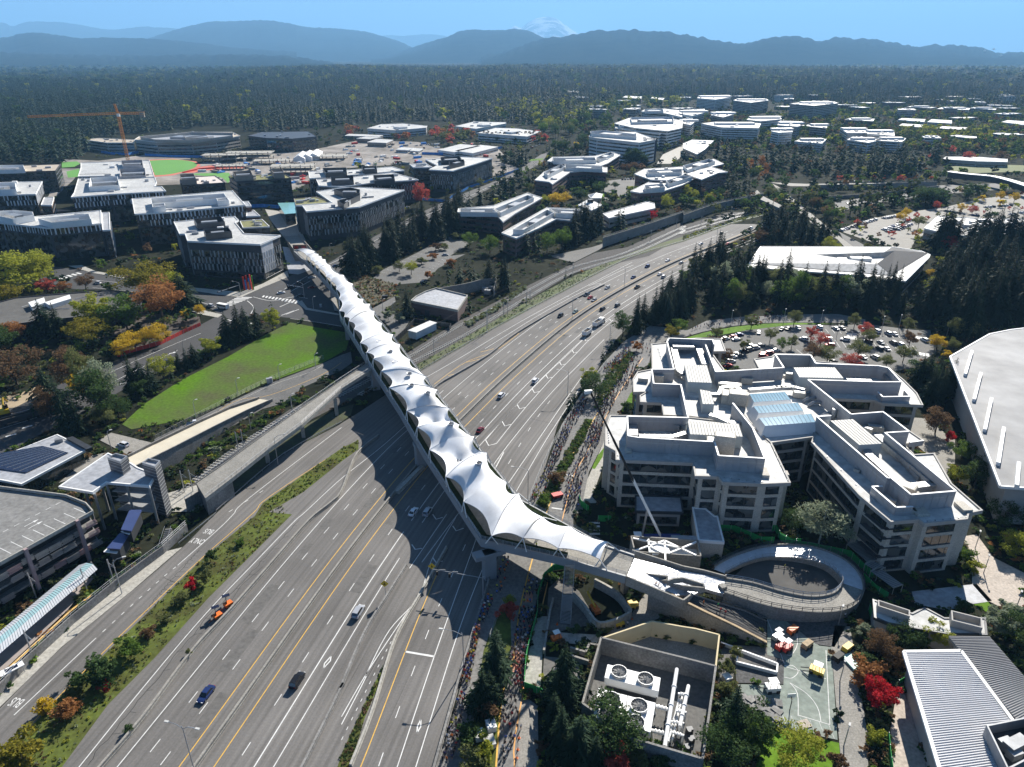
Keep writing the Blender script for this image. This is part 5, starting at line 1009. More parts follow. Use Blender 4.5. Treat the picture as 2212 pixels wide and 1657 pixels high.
bld('tan_top_office','dark office with tan roof box and pale roof by the green pitch','office building',GM([('h',325,366),('h',545,372),('h',812,355),('h',702,280),('h',490,292),('h',320,325)],17),17,DARKC,mat('pinkish_roof',(.6,.53,.48),.7,.08),DARKC,DARKG,4,.6,3.4,pents=[GM([('h',318,262),('h',470,252),('h',498,310),('h',335,320)],22)],pm=TAUPE,ph=5)
bld('terraced_glass_office','dark terraced office with two tan roof boxes and white skylights','office building',GM([('h',845,290),('h',935,345),('h',1525,305),('h',1450,262),('h',1100,275),('h',900,270)],21),21,DARKC,GREENR,DARKC,DARKG,4.2,.5,3.0,.5,.5,pents=[GM([('h',888,232),('h',1085,218),('h',1110,270),('h',915,280)],26),GM([('h',1305,215),('h',1430,208),('h',1447,245),('h',1335,250)],26)],pm=TAUPE,ph=5)
gp=place('glass_pavilion',(*G('h',1480,720),0),'small glass pavilion with curved blue green roof on the plaza','pavilion');P=ccw(GM([('h',1375,570),('h',1560,565),('h',1570,680),('h',1450,690)],9));MB().prism(inset(P,.5),0,8.5).build('glass_wall',DARKG,gp);MB().prism(P,8.6,9).build('roof',mat('aqua_roof_glass',(.22,.45,.45),.15,.1),gp)
sg=place('coloured_pylon_sign',(*G('h',1080,1510),0),'cluster of tall slim red, blue, green and orange sign posts','sign')
for i,(x,h,c)in enumerate(((1022,8,RED),(1040,6,BLUE),(1055,8.5,RED),(1070,5,ORANGE),(1080,7,BLUE),(1095,9,RED),(1108,5,ORANGE),(1118,8.5,mat('lime_paint',(.15,.45,.03))))):MB().box(G('h',x,1510-(i%3)*4),(.8,.5,h),.3*i,0,0).build('post',c,sg)
# ---------------- mid-distance offices --------------------------------------
W2=mat('white_stucco',(.66,.66,.64),.7,.08)
BRK=mat('red_brown_brick',(.17,.10,.085),.85,.2,.5)
def mid(label,roof,z,pents=(),win=GLASS,wallm=BRK,fh=3.9,name='campus_block',lo=1.1,hi=2.9,roofm=ROOFW,group=None,ph=3.6,cat='office building',pm=W2,**k):return bld(name,label,cat,roof,z,wallm,roofm,W2,win,fh,lo,hi,.9,.5,0,pents,pm,ph,0,group,**k)
mid('brick banded white office left of the yellow tree by the fir belt',GM([(2,750,1375),(2,1010,1402),(2,1045,1440),(2,1118,1388),(2,1300,1282),(2,1205,1250),(2,985,1332),(2,755,1352)],13),13,[GM([(2,765,1345),(2,980,1345),(2,1010,1370),(2,770,1368)],17),GM([(2,990,1348),(2,1205,1258),(2,1245,1275),(2,1030,1372)],17)])
mid('brick banded white office in front of the yellow tree with long roof screens',GM([(2,1035,1510),(2,1130,1545),(2,1275,1480),(2,1390,1420),(2,1490,1430),(2,1590,1375),(2,1540,1355),(2,1330,1345)],13),13,[GM([(2,1110,1480),(2,1330,1352),(2,1375,1372),(2,1180,1482)],17),GM([(2,1345,1345),(2,1560,1358),(2,1560,1380),(2,1390,1375)],17)])
mid('white stepped office with brick bands above the round lawn',GM([(2,1250,1168),(2,1345,1180),(2,1365,1195),(2,1480,1115),(2,1590,1105),(2,1720,1118),(2,1720,1085),(2,1440,1062),(2,1310,1115)],15),15,[GM([(2,1310,1110),(2,1420,1060),(2,1445,1075),(2,1335,1130)],19),GM([(2,1445,1058),(2,1690,1075),(2,1690,1092),(2,1450,1080)],19)])
mid('white office with long brick side wall facing the conifer row',GM([(2,1330,1045),(2,1440,1062),(2,1680,1075),(2,1720,1060),(2,1805,1005),(2,1750,985),(2,1640,1010),(2,1365,1018)],16),16,[GM([(2,1365,1018),(2,1640,1015),(2,1650,1035),(2,1370,1040)],20),GM([(2,1650,1015),(2,1740,982),(2,1765,990),(2,1670,1030)],20)])
mid('white L shaped office with red brick bands right of the lawn',GM([(2,1895,1128),(2,2000,1165),(2,2150,1170),(3,20,1120),(3,265,1062),(3,200,1030),(2,2205,1080),(2,1960,1095)],16),16,[GM([(2,1975,1098),(2,2205,1090),(2,2205,1110),(2,1985,1118)],20),GM([(3,0,1068),(3,170,1025),(3,210,1040),(3,30,1095)],20)])
mid('white office wing with glazed corner in front of the red brick bands',GM([(2,1868,1240),(2,1930,1250),(2,2080,1240),(2,2205,1200),(3,90,1150),(3,0,1120),(2,2100,1165),(2,1990,1180)],14),14,[GM([(2,1960,1195),(2,2080,1185),(2,2095,1205),(2,1965,1220)],18),GM([(2,2100,1165),(3,0,1130),(3,60,1140),(2,2120,1185)],18)])
mid('white and brick office tower end beside the overpass',GM([(3,0,1120),(3,120,1165),(3,230,1120),(3,290,1115),(3,180,1080),(3,0,1075)],16),16)
mid('long low pale building behind the conifer clump',GM([(2,1690,1385),(2,1730,1415),(2,2030,1350),(2,2025,1318),(2,1980,1305)],8),8,wallm=STONED,lo=2.5,hi=4.2,fh=7)
for lab,pts,z in(('small white hipped pavilion on the round lawn',[(1595,1265),(1650,1250),(1690,1258),(1680,1285),(1610,1285)],6),('pale pavilion with dark cupola among the lawn trees',[(1530,1330),(1600,1290),(1690,1330),(1620,1365)],6)):
 e,ba=mid(lab,GP(2,pts,z),z,(),GLASS,STONED,name='pavilion',cat='pavilion');c=cen(ba);q=MB();q.add([(*p,z+.05)for p in inset(ba,-.5)]+[(*c,z+3)],[(i,(i+1)%len(ba),len(ba))for i in range(len(ba))]);q.build('hip_roof',METAL if 'hip' in lab else W2,e)
 if 'cupola' in lab:MB().box(c,(4,4,3),.4,0,z+2).build('cupola',METALD,e)
mid('tall white gridded office slab with dark blue end beyond the lawn',GM([(2,1600,885),(2,1650,895),(2,1930,925),(2,2035,905),(2,1900,855),(2,1625,850)],27),27,[GM([(2,1610,850),(2,1690,842),(2,1910,868),(2,1910,885),(2,1615,862)],31)],wallm=W2,fh=4.2,name='office_tower',ph=4)
e=bpy.data.objects['office_tower'];P=GM([(2,1965,900),(2,2035,902)],27);MB().prism([P[0],(P[0][0]+2,P[0][1]-3),(P[1][0]+1,P[1][1]-3),P[1]],0,28).build('end_wall',mat('dark_blue_cladding',(.015,.02,.045),.4),e)
for lab,pts,z,pt in(('white stepped office block behind the gridded slab',[(1765,800),(1900,830),(2110,850),(2205,830),(2209,780),(2130,770),(1860,765)],24,[(1870,758),(2145,755),(2150,785),(1880,790)]),('wide white office block below the forest edge',[(1940,722),(2100,735),(2209,760),(2209,715),(2120,708),(1960,710)],22,[(1960,708),(2080,705),(2085,720),(1965,722)]),('white office with arcaded base left of the stepped block',[(1770,830),(1900,850),(2060,870),(2110,850),(2000,825),(1790,800)],20,[(1790,800),(1900,790),(1910,810),(1800,815)])):
 mid(lab,GP(2,pts,z),z,[GP(2,pt,z+4)],wallm=W2,fh=4,name='office_block',ph=4)
for lab,pts,z in(('white banded office before the forest on the far left site',[(165,832),(350,845),(550,828),(555,815),(400,800),(260,805)],11),('white office with vaulted roof at the forest edge',[(735,818),(870,835),(1068,800),(1060,792),(860,788)],11),('pale office behind the row of slim orange trees',[(880,862),(1200,885),(1290,852),(1130,832),(1000,828)],11)):mid(lab,GP(2,pts,z),z,wallm=W2,name='far_office',pents=[[(c[0]+12*math.cos(t),c[1]+12*math.sin(t))for t in(0,1.57,3.14,4.71)]for c in[cen(GP(2,pts,z+3))]],openp=False,ph=3)
for i,(n,pts,z,lab)in enumerate(((2,[(20,878),(240,885),(270,875),(50,866)],6,'long low tan shed with white roof on the site'),(2,[(95,895),(185,900),(260,888),(160,884)],6,'small tan shed in front of the long shed'),(2,[(165,920),(290,925),(335,905),(230,898)],6,'tan shed with pale roof beside red trees'),(2,[(625,970),(730,985),(905,945),(770,932)],6,'long white temporary hall on the site'),(2,[(730,975),(850,992),(1015,950),(900,938)],6,'second long white temporary hall behind blue fencing'),(2,[(350,968),(430,972),(470,958),(390,952)],4,'small white site office by blue fencing'),(2,[(440,975),(500,978),(530,962),(470,958)],4,'small white site office beside the first one'))):bld('site_shed',lab,'shed',GP(n,pts,z),z,TAUPE if i<3 else W2,ROOFW,W2,GLASS,z,1.2,2.6,.3,.1,mull=0)
# stepped tan office and dark grid hall on the far left
mid('stepped tan office with stacked terraces at the forest edge',GP(1,[(870,905),(1010,920),(1240,918),(1400,905),(1555,880),(1500,855),(1240,855),(900,885)],16),16,[GP(1,[(905,878),(1240,848),(1510,852),(1505,870),(1250,900),(1000,895)],21),GP(1,[(1180,850),(1330,842),(1340,860),(1200,868)],25)],wallm=mat('tan_concrete',(.42,.38,.33),.8),roofm=mat('tan_roof',(0,0,0)),fh=4.4,pm=mat('tan_concrete',(0,0,0)))
mid('low tan office wing left of the stepped office',GP(1,[(540,905),(690,925),(870,925),(870,905),(640,895)],12),12,wallm=mat('tan_concrete',(0,0,0)),roofm=mat('tan_roof',(0,0,0)))
dg,ba=bld('dark_grid_hall','dark steel gridded hall with pale green glass bays','hall',GP(1,[(1605,880),(1720,895),(1890,900),(2050,885),(1990,850),(1700,855)],17),17,METALD,METALD,METALD,GLASSG,5,.5,4.2,.3,.5)
for i in range(7):x=1750+i*23;a=G(1,x,975);MB().box((a[0],a[1]-1.5),(5,.6,9),-.02,0,.3).build('glass_bay',mat('pale_green_glass',(.25,.42,.4),.2),dg)
# far right blocks
FR=[([(115,800),(250,825),(490,830),(505,800),(430,792),(200,790)],22,'white apartment slab at the left of the distant fir screen',W2),([(180,745),(260,760),(330,740),(310,722),(215,722)],26,'brown and white apartment block behind the white slab',TAUPE),([(90,635),(210,645),(310,630),(300,615),(120,618)],26,'pale apartment block against the forest, left of a pair',W2),([(325,650),(440,665),(555,650),(540,640),(350,640)],25,'dark grey apartment block right of the pale pair',STONED),([(690,672),(850,685),(1005,668),(980,658),(780,660)],27,'long white and grey apartment slab standing before the dark forest',STONED),([(410,775),(500,785),(640,772),(620,750),(450,752)],18,'white apartment terrace behind the fir screen',W2),([(570,850),(620,860),(710,855),(700,825),(590,828)],22,'white apartment corner block above the firs',W2),([(610,810),(740,820),(760,815),(750,785),(630,782)],22,'blue grey apartment block above the firs',mat('blue_grey_stucco',(.2,.26,.3),.7)),([(820,820),(930,830),(935,805),(840,800)],20,'pale grey apartment wing with balconies',STONED),([(1015,830),(1060,860),(1190,860),(1180,830),(1080,825)],18,'large white apartment block right of the firs',W2),([(1190,865),(1370,880),(1365,845),(1250,840),(1190,845)],18,'bright white roofed apartment wing beside the large block',W2),([(1050,775),(1230,785),(1240,770),(1080,765)],12,'low brown office among trees in the far right',BROWN),([(1450,692),(1600,700),(1640,695),(1480,686)],12,'dark glass low office before the far forest',DARKC),([(1640,705),(1850,712),(1860,700),(1680,694)],10,'long flat white roofed store in the far right',W2),([(1860,700),(2020,712),(2030,704),(1880,694)],14,'white roofed dark store at the far tree line',STONED),([(1390,775),(1560,790),(1570,772),(1420,765)],8,'flat white roofed shop, upper of a stack',W2),([(1580,790),(1740,800),(1740,780),(1610,772)],8,'flat white roofed shop right of the upper shop',W2),([(1395,815),(1560,825),(1560,808),(1420,800)],8,'flat white roofed shop, lower of a stack',W2),([(1640,830),(1830,842),(1840,825),(1680,818)],8,'flat roofed shop behind the pale yellow trees',STONED),([(2060,790),(2209,810),(2209,785),(2100,778)],8,'white roofed store at the frame edge',W2),([(1720,880),(1900,900),(1900,885),(1760,872)],7,'low white roofed shop behind orange trees',W2),([(1680,1030),(1900,1045),(2100,1050),(2100,1030),(1900,1015),(1700,1015)],6,'long low white roofed strip building behind the red trees',STONED),([(0,740),(60,750),(140,730),(140,705),(0,712)],26,'tall white office at the end of the avenue',W2),([(0,800),(50,810),(75,790),(60,765),(0,770)],22,'white office wing in front of the avenue end',W2),([(0,960),(90,1000),(140,970),(200,910),(60,905),(0,930)],9,'pale parking deck left of the fir screen',CONC),([(720,915),(900,930),(930,900),(780,895)],12,'white roof of an apartment court just behind the firs',W2),([(1060,905),(1200,925),(1290,905),(1100,885)],14,'white roof wing partly hidden by the firs',W2),([(1240,910),(1420,920),(1445,895),(1290,885)],14,'white flat roof right of the half hidden wing',W2)]
for i,(pts,z,lab,m)in enumerate(FR):
 P=GP(3,pts,z);c=cen(P);r=(abs(area(P))**.5)*.22
 bld('distant_block',lab,'building',P,z,m,ROOFW,W2,GLASS,3.3,1,2.4,.5,.4,0,[[(c[0]+r*1.6*a,c[1]+r*.5*b_)for a,b_ in((-1,-1),(1,-1),(1,1),(-1,1))]]if z>9 else(),W2,3,0,None,'ribbon',False)
for pts,lab,z in(([(1430,590),(1530,600),(1535,590),(1440,584)],'low white roof in the middle of the forest',9),([(1820,630),(1940,640),(1945,625),(1840,620)],'brown office roof in the forest clearing',12),([(2000,640),(2080,648),(2090,635),(2010,628)],'small brown office at the forest clearing edge',12),([(1960,520),(2180,530),(2200,515),(2000,508)],'far white rooftops beyond the forest',9)):bld('distant_block',lab,'building',GP(2,pts,z),z,BROWN,ROOFW,W2,GLASS,4,1,2.6,.4,.3,mull=0)
random.seed(61);ADD=[]
COLS={'white':W2,'grey':STONED,'tan':TAUPE,'brick':BROWN,'dark':DARKC}
while len(ADD)<46:
 px,py=random.choice(((random.uniform(1480,2200),random.uniform(228,318)),(random.uniform(1480,2200),random.uniform(212,262)),(random.uniform(1250,1480),random.uniform(225,262))));x,y=G(0,px,py);r=24+y*.012
 if any((x-a)**2+(y-b_)**2<(r+22)**2 for a,b_ in ADD)or any(min(q[0]for q in P)-r<x<max(q[0]for q in P)+r and min(q[1]for q in P)-r<y<max(q[1]for q in P)+r for P in FOOT if abs(area(P))<60000):r=None
 if r is None:
  if random.random()<.004:break
  continue
 ADD.append((x,y));a=random.choice((.15,.5,-.3,1.2));w,d,h=random.uniform(26,58),random.uniform(14,26),random.choice((7,7,11,14,18));cs,sn=math.cos(a),math.sin(a);k=random.choice(list(COLS));L=[(-w/2,-d/2),(w/2,-d/2),(w/2,d/2),(w*.1,d/2),(w*.1,d*.9),(-w/2,d*.9)]
 bld('suburb_block','%s walled flat roofed block among the far suburb trees'%k,'building',[(x+u*cs-v*sn,y+u*sn+v*cs)for u,v in L],h,COLS[k],ROOFW if random.random()<.7 else ROOFG,W2,GLASS,3.5,1,2.5,.4,.4,mull=0,group='suburb blocks: '+k)
for x,y,w,d,n_,lab in((1440,1045,46,22,2,'half built concrete frame nearest the running track'),(1620,1030,60,26,2,'half built concrete frame in the middle of the site'),(1760,1060,44,20,1,'low concrete slab with columns by the white tents'),(1900,1120,50,24,2,'half built concrete frame below the tents'),(2100,1030,60,26,1,'long low concrete slab at the blue fences'),(1500,1095,36,16,1,'small concrete slab by the terraced office')):
 c=G(1,x,y);e=place('unfinished_frame',(*c,0),lab,'concrete frame')
 for f in range(n_):MB().box(c,(w,d,.5),.1,0,4.2*(f+1)).build('floor_slab',PALEC,e)
 for i in range(5):
  for j in(-1,1):MB().box((c[0]+(i-2)*w*.23,c[1]+j*d*.4),(.9,.9,4.2*n_+2.0),.1,0,0).build('column',CONC,e)
# big supermarket-like roof and its car park on the right
sm_,_=bld('flat_roof_store','large flat white roof crowded with plant beyond the tall firs','store',GM([(3,1560,1480),(3,1650,1400),(3,1900,1415),(3,2260,1420),(3,2400,1520),(3,2100,1550),(3,1720,1520)],8),8,STONED,ROOFW,WHITE,GLASS,8,3,5,.3,.5)
random.seed(9)
for i in range(40):c=G(3,random.uniform(1680,2200),random.uniform(1425,1505),8.6);MB().box(c,(random.uniform(2,9),random.uniform(1.5,4),random.uniform(.8,2.4)),-.2,0,8.02).build('roof_unit',random.choice((METAL,WHITE,ROOFG)),sm_)
bld('grey_roof_annex','pale grey flat annex below the crowded white roof','building',GM([(3,1695,1540),(3,1740,1495),(3,2000,1510),(3,1990,1570)],6),6,STONED,ROOFG,WHITE,GLASS,6,2,4,.2,.3)
ground('parking_lot',[(3,1000,1490),(3,1150,1430),(3,1400,1380),(3,1700,1340),(3,1900,1290),(3,2300,1240),(3,2400,1420),(3,1700,1420),(3,1500,1560),(3,1460,1640),(3,1360,1600),(3,1200,1560)],CONC,.03);ground('street',[(3,1010,1500),(3,1180,1590),(3,1300,1640),(6,1000,60),(3,1050,1657),(3,1060,1590)],ASPH2,.028)
ground('parking_lot',[(6,240,560),(6,420,470),(6,600,440),(6,980,450),(6,1180,440),(6,1500,480),(6,1600,480),(6,1640,620),(6,1500,720),(6,1300,760),(6,900,720),(6,450,760),(6,300,700)],ASPH2,.02)
q=MB()
for i in range(14):
 for x0,y0,x1,y1 in((690,600,740,640),(880,470,900,495),(940,540,975,590)):q.ribbon(GP(6,[(x0+i*42,y0+i*3),(x1+i*42,y1+i*3)]),.15,.035)
for i in range(4):q.ribbon(GP(6,[(1510+i*18,520+i*3),(1512+i*18,535+i*3)]),1.2,.035);q.ribbon(GP(6,[(1510+i*24,620+i*4),(1512+i*24,638+i*4)]),1.2,.035)
for i in range(7):q.ribbon(GP(6,[(1060,500+i*6),(1125,503+i*6)]),.8,.035)
struct('parking_bay_lines',q,LINE)
ground('lawn',[(3,1720,1080),(3,1900,1060),(3,2210,1070),(3,2210,1110),(3,1900,1120),(3,1740,1115)],mat('pale_grass',(.14,.16,.06),.95,.2,.05),.03)
ground('street',[(2,2040,1060),(2,2080,1000),(2,2209,940),(3,0,950),(3,60,960),(3,0,1010),(2,2130,1060)],PALEC,.03);ground('lawn',[(2,1660,1250),(2,1780,1245),(2,1800,1290),(2,1690,1275)],GRASS,.03);ground('lawn',[(2,1220,1030),(2,1310,1025),(2,1300,1035),(2,1210,1045)],GRASS,.03)
ground('street',[(2,1340,1657),(2,1620,1600),(2,1840,1530),(2,2100,1430),(3,0,1380),(3,0,1395),(2,2050,1470),(2,1700,1600),(2,1500,1700)],ASPH2,.025);ground('street',[(2,1720,1170),(2,1900,1150),(2,1900,1250),(2,1700,1300),(2,1700,1200)],ASPH2,.03)
# ---------------- construction ground, pitches, tower crane -----------------
SITE=mat('pale_site_ground',(.20,.18,.155),.95,.3,.02,col2=(.38,.35,.32),spec=.1,scale2=.12)
ground('construction_ground',[(1,960,1130),(1,1290,1060),(1,1500,1010),(1,2000,975),(2,0,930),(2,150,900),(2,500,920),(2,620,960),(2,1010,960),(2,1050,1000),(2,980,1100),(2,460,1060),(2,0,1090),(1,1900,1230),(1,1500,1180),(1,1000,1200)],SITE,.02);ground('construction_ground',[(1,640,1040),(1,960,1000),(1,1280,1030),(1,960,1035),(1,700,1060),(1,400,1060),(1,420,1030)],SITE,.02);ground('construction_ground',[(1,280,1350),(1,480,1160),(1,520,1090),(1,400,1090),(1,260,1380),(1,480,1360)],SITE,.02)
ground('construction_ground',[(2,980,1030),(2,1060,1060),(2,1160,1090),(2,980,1140),(2,975,1100)],SITE,.025)
PITCH_=mat('artificial_turf',(.09,.27,.035),.9,.08,.02);TRACKR=mat('red_running_track',(.5,.11,.07),.85,.15,.03)
ground('running_track',GP(1,[(960,1035),(1120,1028),(1270,1045),(1300,1070),(1260,1095),(1120,1135),(1000,1145)]),TRACKR,.03);ground('sports_pitch',spline(GP(1,[(968,1040),(1120,1033),(1240,1045),(1276,1068),(1230,1098),(1100,1128),(1003,1135)]),3),PITCH_,.05);ground('sports_pitch',GP(1,[(1200,1125),(1480,1118),(1500,1150),(1475,1185),(1440,1150),(1330,1140)]),PITCH_,.05);ground('sports_pitch',GP(1,[(400,1050),(500,1045),(520,1060),(480,1080),(400,1085)]),PITCH_,.05);ground('sports_pitch',GP(1,[(430,1110),(515,1092),(505,1145),(440,1150)]),PITCH_,.05)
ground('running_track',spline(GP(1,[(1180,1120),(1290,1080),(1420,1070),(1600,1078),(1590,1088),(1400,1095),(1250,1118)]),2),TRACKR,.035)
tc_=place('tower_crane',(*G(1,830,1100),0),'orange lattice tower crane with long jib before the dark forest','tower crane')
OR=mat('crane_orange',(.62,.26,.05),.6,.15);yb=G(1,830,1100)[1]
def at(n,x,y,d):
 px,py=T(n,x,y);v=(py-H/2)/F;t=d/(cp_-v*sp_);return Vector(((px-W/2)/F*t,d,CH-t*(sp_+v*cp_)))
def lattice(a,b,w,k,name,m=OR):
 q=MB();d=(b-a).normalized();u=d.cross(Vector((0,1,0)if abs(d.y)<.9 else(1,0,0))).normalized();v=d.cross(u);cs=[u*w/2+v*w/2,u*w/2-v*w/2,-u*w/2-v*w/2,-u*w/2+v*w/2]
 for c in cs:q.tube([a+c,b+c],.22,4)
 for i in range(k):
  p,r=a.lerp(b,i/k),a.lerp(b,(i+1)/k)
  for j in range(4):q.tube([p+cs[j],r+cs[(j+1)%4]],.12,3);q.tube([p+cs[j],p+cs[(j+1)%4]],.1,3)
 return q.build(name,m,tc_)
top=at(1,765,745,yb);lattice(Vector((top.x,yb,0)),top,2.6,22,'mast');j0,j1=at(1,180,755,yb),at(1,935,732,yb);lattice(j0,top+Vector((0,0,2)),2.2,46,'jib');lattice(top+Vector((0,0,2)),j1,2.2,14,'counter_jib');ap=at(1,740,672,yb);lattice(top+Vector((0,0,2)),ap,1.6,7,'apex')
MB().tube([ap,j0.lerp(top,.35)+Vector((0,0,3))],.12,4).build('tie_rod',STEEL,tc_);MB().tube([ap,j1+Vector((0,0,1.5))],.12,4).build('tie_rod',STEEL,tc_);MB().box((j1.x-3,yb,j1.z-2),(5,2.4,5)).build('counterweight',CONC,tc_);MB().box((top.x+1,yb-1.5,top.z),(3,2.5,3)).build('cab',WHITE,tc_)
tn=place('marquee_tent',(*G(1,1980,1040),0),'big white gabled marquee tents on the construction ground','tent')
for i in range(3):
 x=1900+i*45;a,b_,c,d=[Vector((*p,0))for p in GP(1,[(x,1052-i*6),(x+75,1052-i*8),(x+100,1022-i*8),(x+30,1022-i*6)])];u=Vector((0,0,5));r0,r1=(a+b_)/2+Vector((0,0,9)),(c+d)/2+Vector((0,0,9))
 q=MB();q.add([a,b_,c,d,a+u,b_+u,c+u,d+u,r0,r1],[(0,1,5,4),(1,2,6,5),(3,0,4,7),(4,5,8),(5,6,9,8),(7,4,8,9),(2,3,7,6),(6,7,9)]);q.build('tent_bay',WHITE,tn)
def fence(n,pts,m,lab,h=2.0,name='mesh_fence',post=3):
 P=GP(n,pts)if n else GM(pts);e=place(name,(*P[len(P)//2],0),lab,'fence');MB().wall([(*p,.05)for p in P],h,.08).build('fabric',m,e);q=MB();[q.box((x,y),(.09,.14,h+.15),a,0,0)for x,y,a in walk(P,post)];q.build('posts',STEEL,e);return e
fence(1,[(655,990),(720,1000),(830,1005),(900,990)],BLUE,'blue sheeted fence below the tan offices',3);fence(1,[(940,1008),(1100,1018),(1320,1022)],BLUE,'blue sheeted fence behind the green pitch',3,post=6)
fence(1,[(1625,1345),(1700,1342),(1800,1350),(1830,1365)],BLUE,'blue sheeted fence on the campus plaza',3,post=6);fence(2,[(700,1290),(820,1222),(1000,1160),(1150,1100)],BLUE,'long blue fence along the avenue by the dark offices',2.4,post=8);fence(2,[(420,1290),(560,1300),(690,1310)],BLUE,'blue fence below the single red tree',2.4,post=8);fence(2,[(520,1000),(700,1005),(920,990),(1040,960)],BLUE,'blue fence around the temporary halls',3.2,post=8)
fence(1,[(1180,1122),(1290,1098),(1450,1085),(1580,1082)],RED,'red barrier line along the running track',1.6,post=6)
fence(4,[(760,655),(870,620),(1040,575),(1180,505),(1300,452)],mat('red_fence_mesh',(.6,.045,.03),.8),'long bright red fence along the street bed',1.8)
GF=[(8,[(1440,375),(1370,385),(1310,440),(1270,560),(1268,680),(1225,830),(1195,960),(1182,1130)],'long green fence beside the closed road under the bridge'),(8,[(1182,1150),(1290,1190),(1335,1240)],'green fence panel at the near end of the concrete pad'),('c',[(1345,1140),(1500,1150),(1640,1210),(1780,1270),(1925,1272)],'green fence in front of the stone office bay'),('c',[(1815,1140),(1950,1145),(1990,1230),(2110,1290),(2209,1290)],'green fence curving behind the loop ramp'),('d',[(0,1140),(50,1240),(170,1300),(450,1350),(800,1420),(900,1520),(1050,1657)],'green fence between loop ramp and birch tree'),(9,[(1160,440),(1240,520),(1320,570)],'green fence right of the loop ramp'),(9,[(1200,640),(1215,700),(1330,760)],'green fence before the flat pavilion'),('c',[(30,1040),(172,1043)],'short green fence panel by the crosswalk'),(5,[(1535,1580),(1550,1620),(1600,1657)],'green fence corner beside the crosswalk'),(9,[(1385,1140),(1455,1100)],'green fence panel beside the metal roofed hall'),(9,[(1320,1480),(1330,1600),(1345,1700)],'green fence along the hall path')]
for n,pts,lab in GF:fence(n,pts,GREENF,lab,2.1)
CHAIN=mat('chain_link',(.3,.31,.31),.6)
for n,pts,lab in((8,[(960,830),(1000,720),(1050,600)],'grey mesh fence beside the red maple on the closed road'),(5,[(1200,1620),(1360,1240),(1580,880),(1720,690)],'long mesh fence between freeway and queue of runners'),(4,[(1010,1190),(1480,940),(1800,785),(2100,665)],'mesh fence along the lower edge of the meadow')):
 P=spline(GP(n,pts),3);e=place('wire_fence',(*P[len(P)//2],0),lab,'fence');q=MB();[q.box((x,y),(.08,.08,1.9),a,0,0)for x,y,a in walk(P,2.6)];[q.tube([(*p,z)for p in P],.035,3)for z in(.3,.8,1.3,1.85)];q.build('posts_and_wires',CHAIN,e)
# ---------------- hills and haze --------------------------------------------
from mathutils import noise as mn
def hmat(name,c,c2):return mat(name,c,.95,.3,.004,col2=c2,spec=0,scale2=.02)
HF=hmat('forested_hill',(.010,.015,.014),(.026,.032,.026))
def ridge(name,pts,D,depth,m,lab,seed,rough=.2,n=420,trees=0):
 pts=sorted(pts);xs=[p[0]for p in pts];sp=[tuple(p)for p in spline(pts,6)];X=[p[0]for p in sp];Y=[p[1]for p in sp];q=MB();rows=14
 x0,x1=X[0],X[-1]
 for i in range(n+1):
  px=x0+(x1-x0)*i/n;py=float(np.interp(px,X,Y));u=(px-W/2)/F;v=(py-H/2)/F;k=D/(cp_-v*sp_);hz=CH-k*(sp_+v*cp_);x=u*k
  for j in range(rows+1):
   t=j/rows;yy=D-depth+depth*1.6*t;s=t/.625
   prof=(s*s*(3-2*s))**.8 if s<1 else max(0,1-(s-1)/.6*.9)
   wv_=mn.fractal(Vector((x/depth*1.8+seed,yy/depth*1.8,seed)),1.0,2.1,5)*rough*(4*s*(1-s)if s<1 else 0)
   fine=mn.noise(Vector((x*.011,yy*.006,seed)))*22*(.5+trees)
   q.v.append((x*yy/D,yy,max(-40,hz*(prof+wv_*1.2))-30*(1-min(1,s*3))+fine*(s>.5)))
 for i in range(n):
  for j in range(rows):k=i*(rows+1)+j;q.f.append((k,k+rows+1,k+rows+2,k+1));q.m.append(0)
 return tag(q.build(name,m,None,True),lab,kind='structure')
ridge('hill_ridge',[(-400,112),(-200,108),(0,112),(100,115),(267,119),(434,117),(600,120),(700,133),(740,141),(860,147),(1000,150)],11000,3600,HF,'low dark forested ridge on the left of the plain',1.3,trees=1)
ridge('hill_ridge',[(-500,90),(-200,84),(0,80),(40,72),(90,71),(167,82),(235,82),(330,84),(420,92),(520,104),(640,112)],15000,4500,HF,'rounded blue hill behind the low left ridge',4.2)
ridge('mountain_ridge',[(200,105),(280,95),(330,80),(384,63),(450,48),(500,45),(567,41),(617,47),(667,58),(737,62),(788,68),(821,77),(864,90),(900,106),(960,118)],21000,7000,HF,'broad blue mountain left of the centre gap',7.7)
ridge('mountain_ridge',[(800,125),(850,116),(888,103),(938,87),(971,78),(991,68),(1021,65),(1060,67),(1088,67),(1112,65),(1145,70),(1175,84),(1230,100),(1300,112)],17000,6000,HF,'blue mountain with flat summit below the snowy volcano',9.1)
ridge('mountain_ridge',[(1040,122),(1100,108),(1175,86),(1220,80),(1270,73),(1338,70),(1400,71),(1428,69),(1475,76),(1540,88),(1602,95),(1650,85),(1699,81),(1742,83),(1770,88),(1826,83),(1903,88),(1970,100),(2010,97),(2076,98),(2126,106),(2160,114),(2212,112),(2400,118),(2700,122)],13000,4600,HF,'long forested mountain ridge dotted with houses on the right',12.9,trees=1)
ridge('mountain_ridge',[(-500,60),(-100,40),(0,47),(25,56),(53,50),(77,49),(133,49),(167,53),(230,61),(267,59),(310,54),(334,58),(384,63),(450,75),(520,95)],32000,8000,HF,'pale distant mountain range on the far left',15.5)
ridge('mountain_ridge',[(780,95),(828,78),(871,79),(925,75),(968,79),(1020,95)],40000,6000,HF,'very pale distant peaks seen through the gap',18.2,n=90)
SNOW=mat('glacier_rock',(.12,.12,.13),.9,.3,.0011,col2=(.8,.82,.85),spec=0)
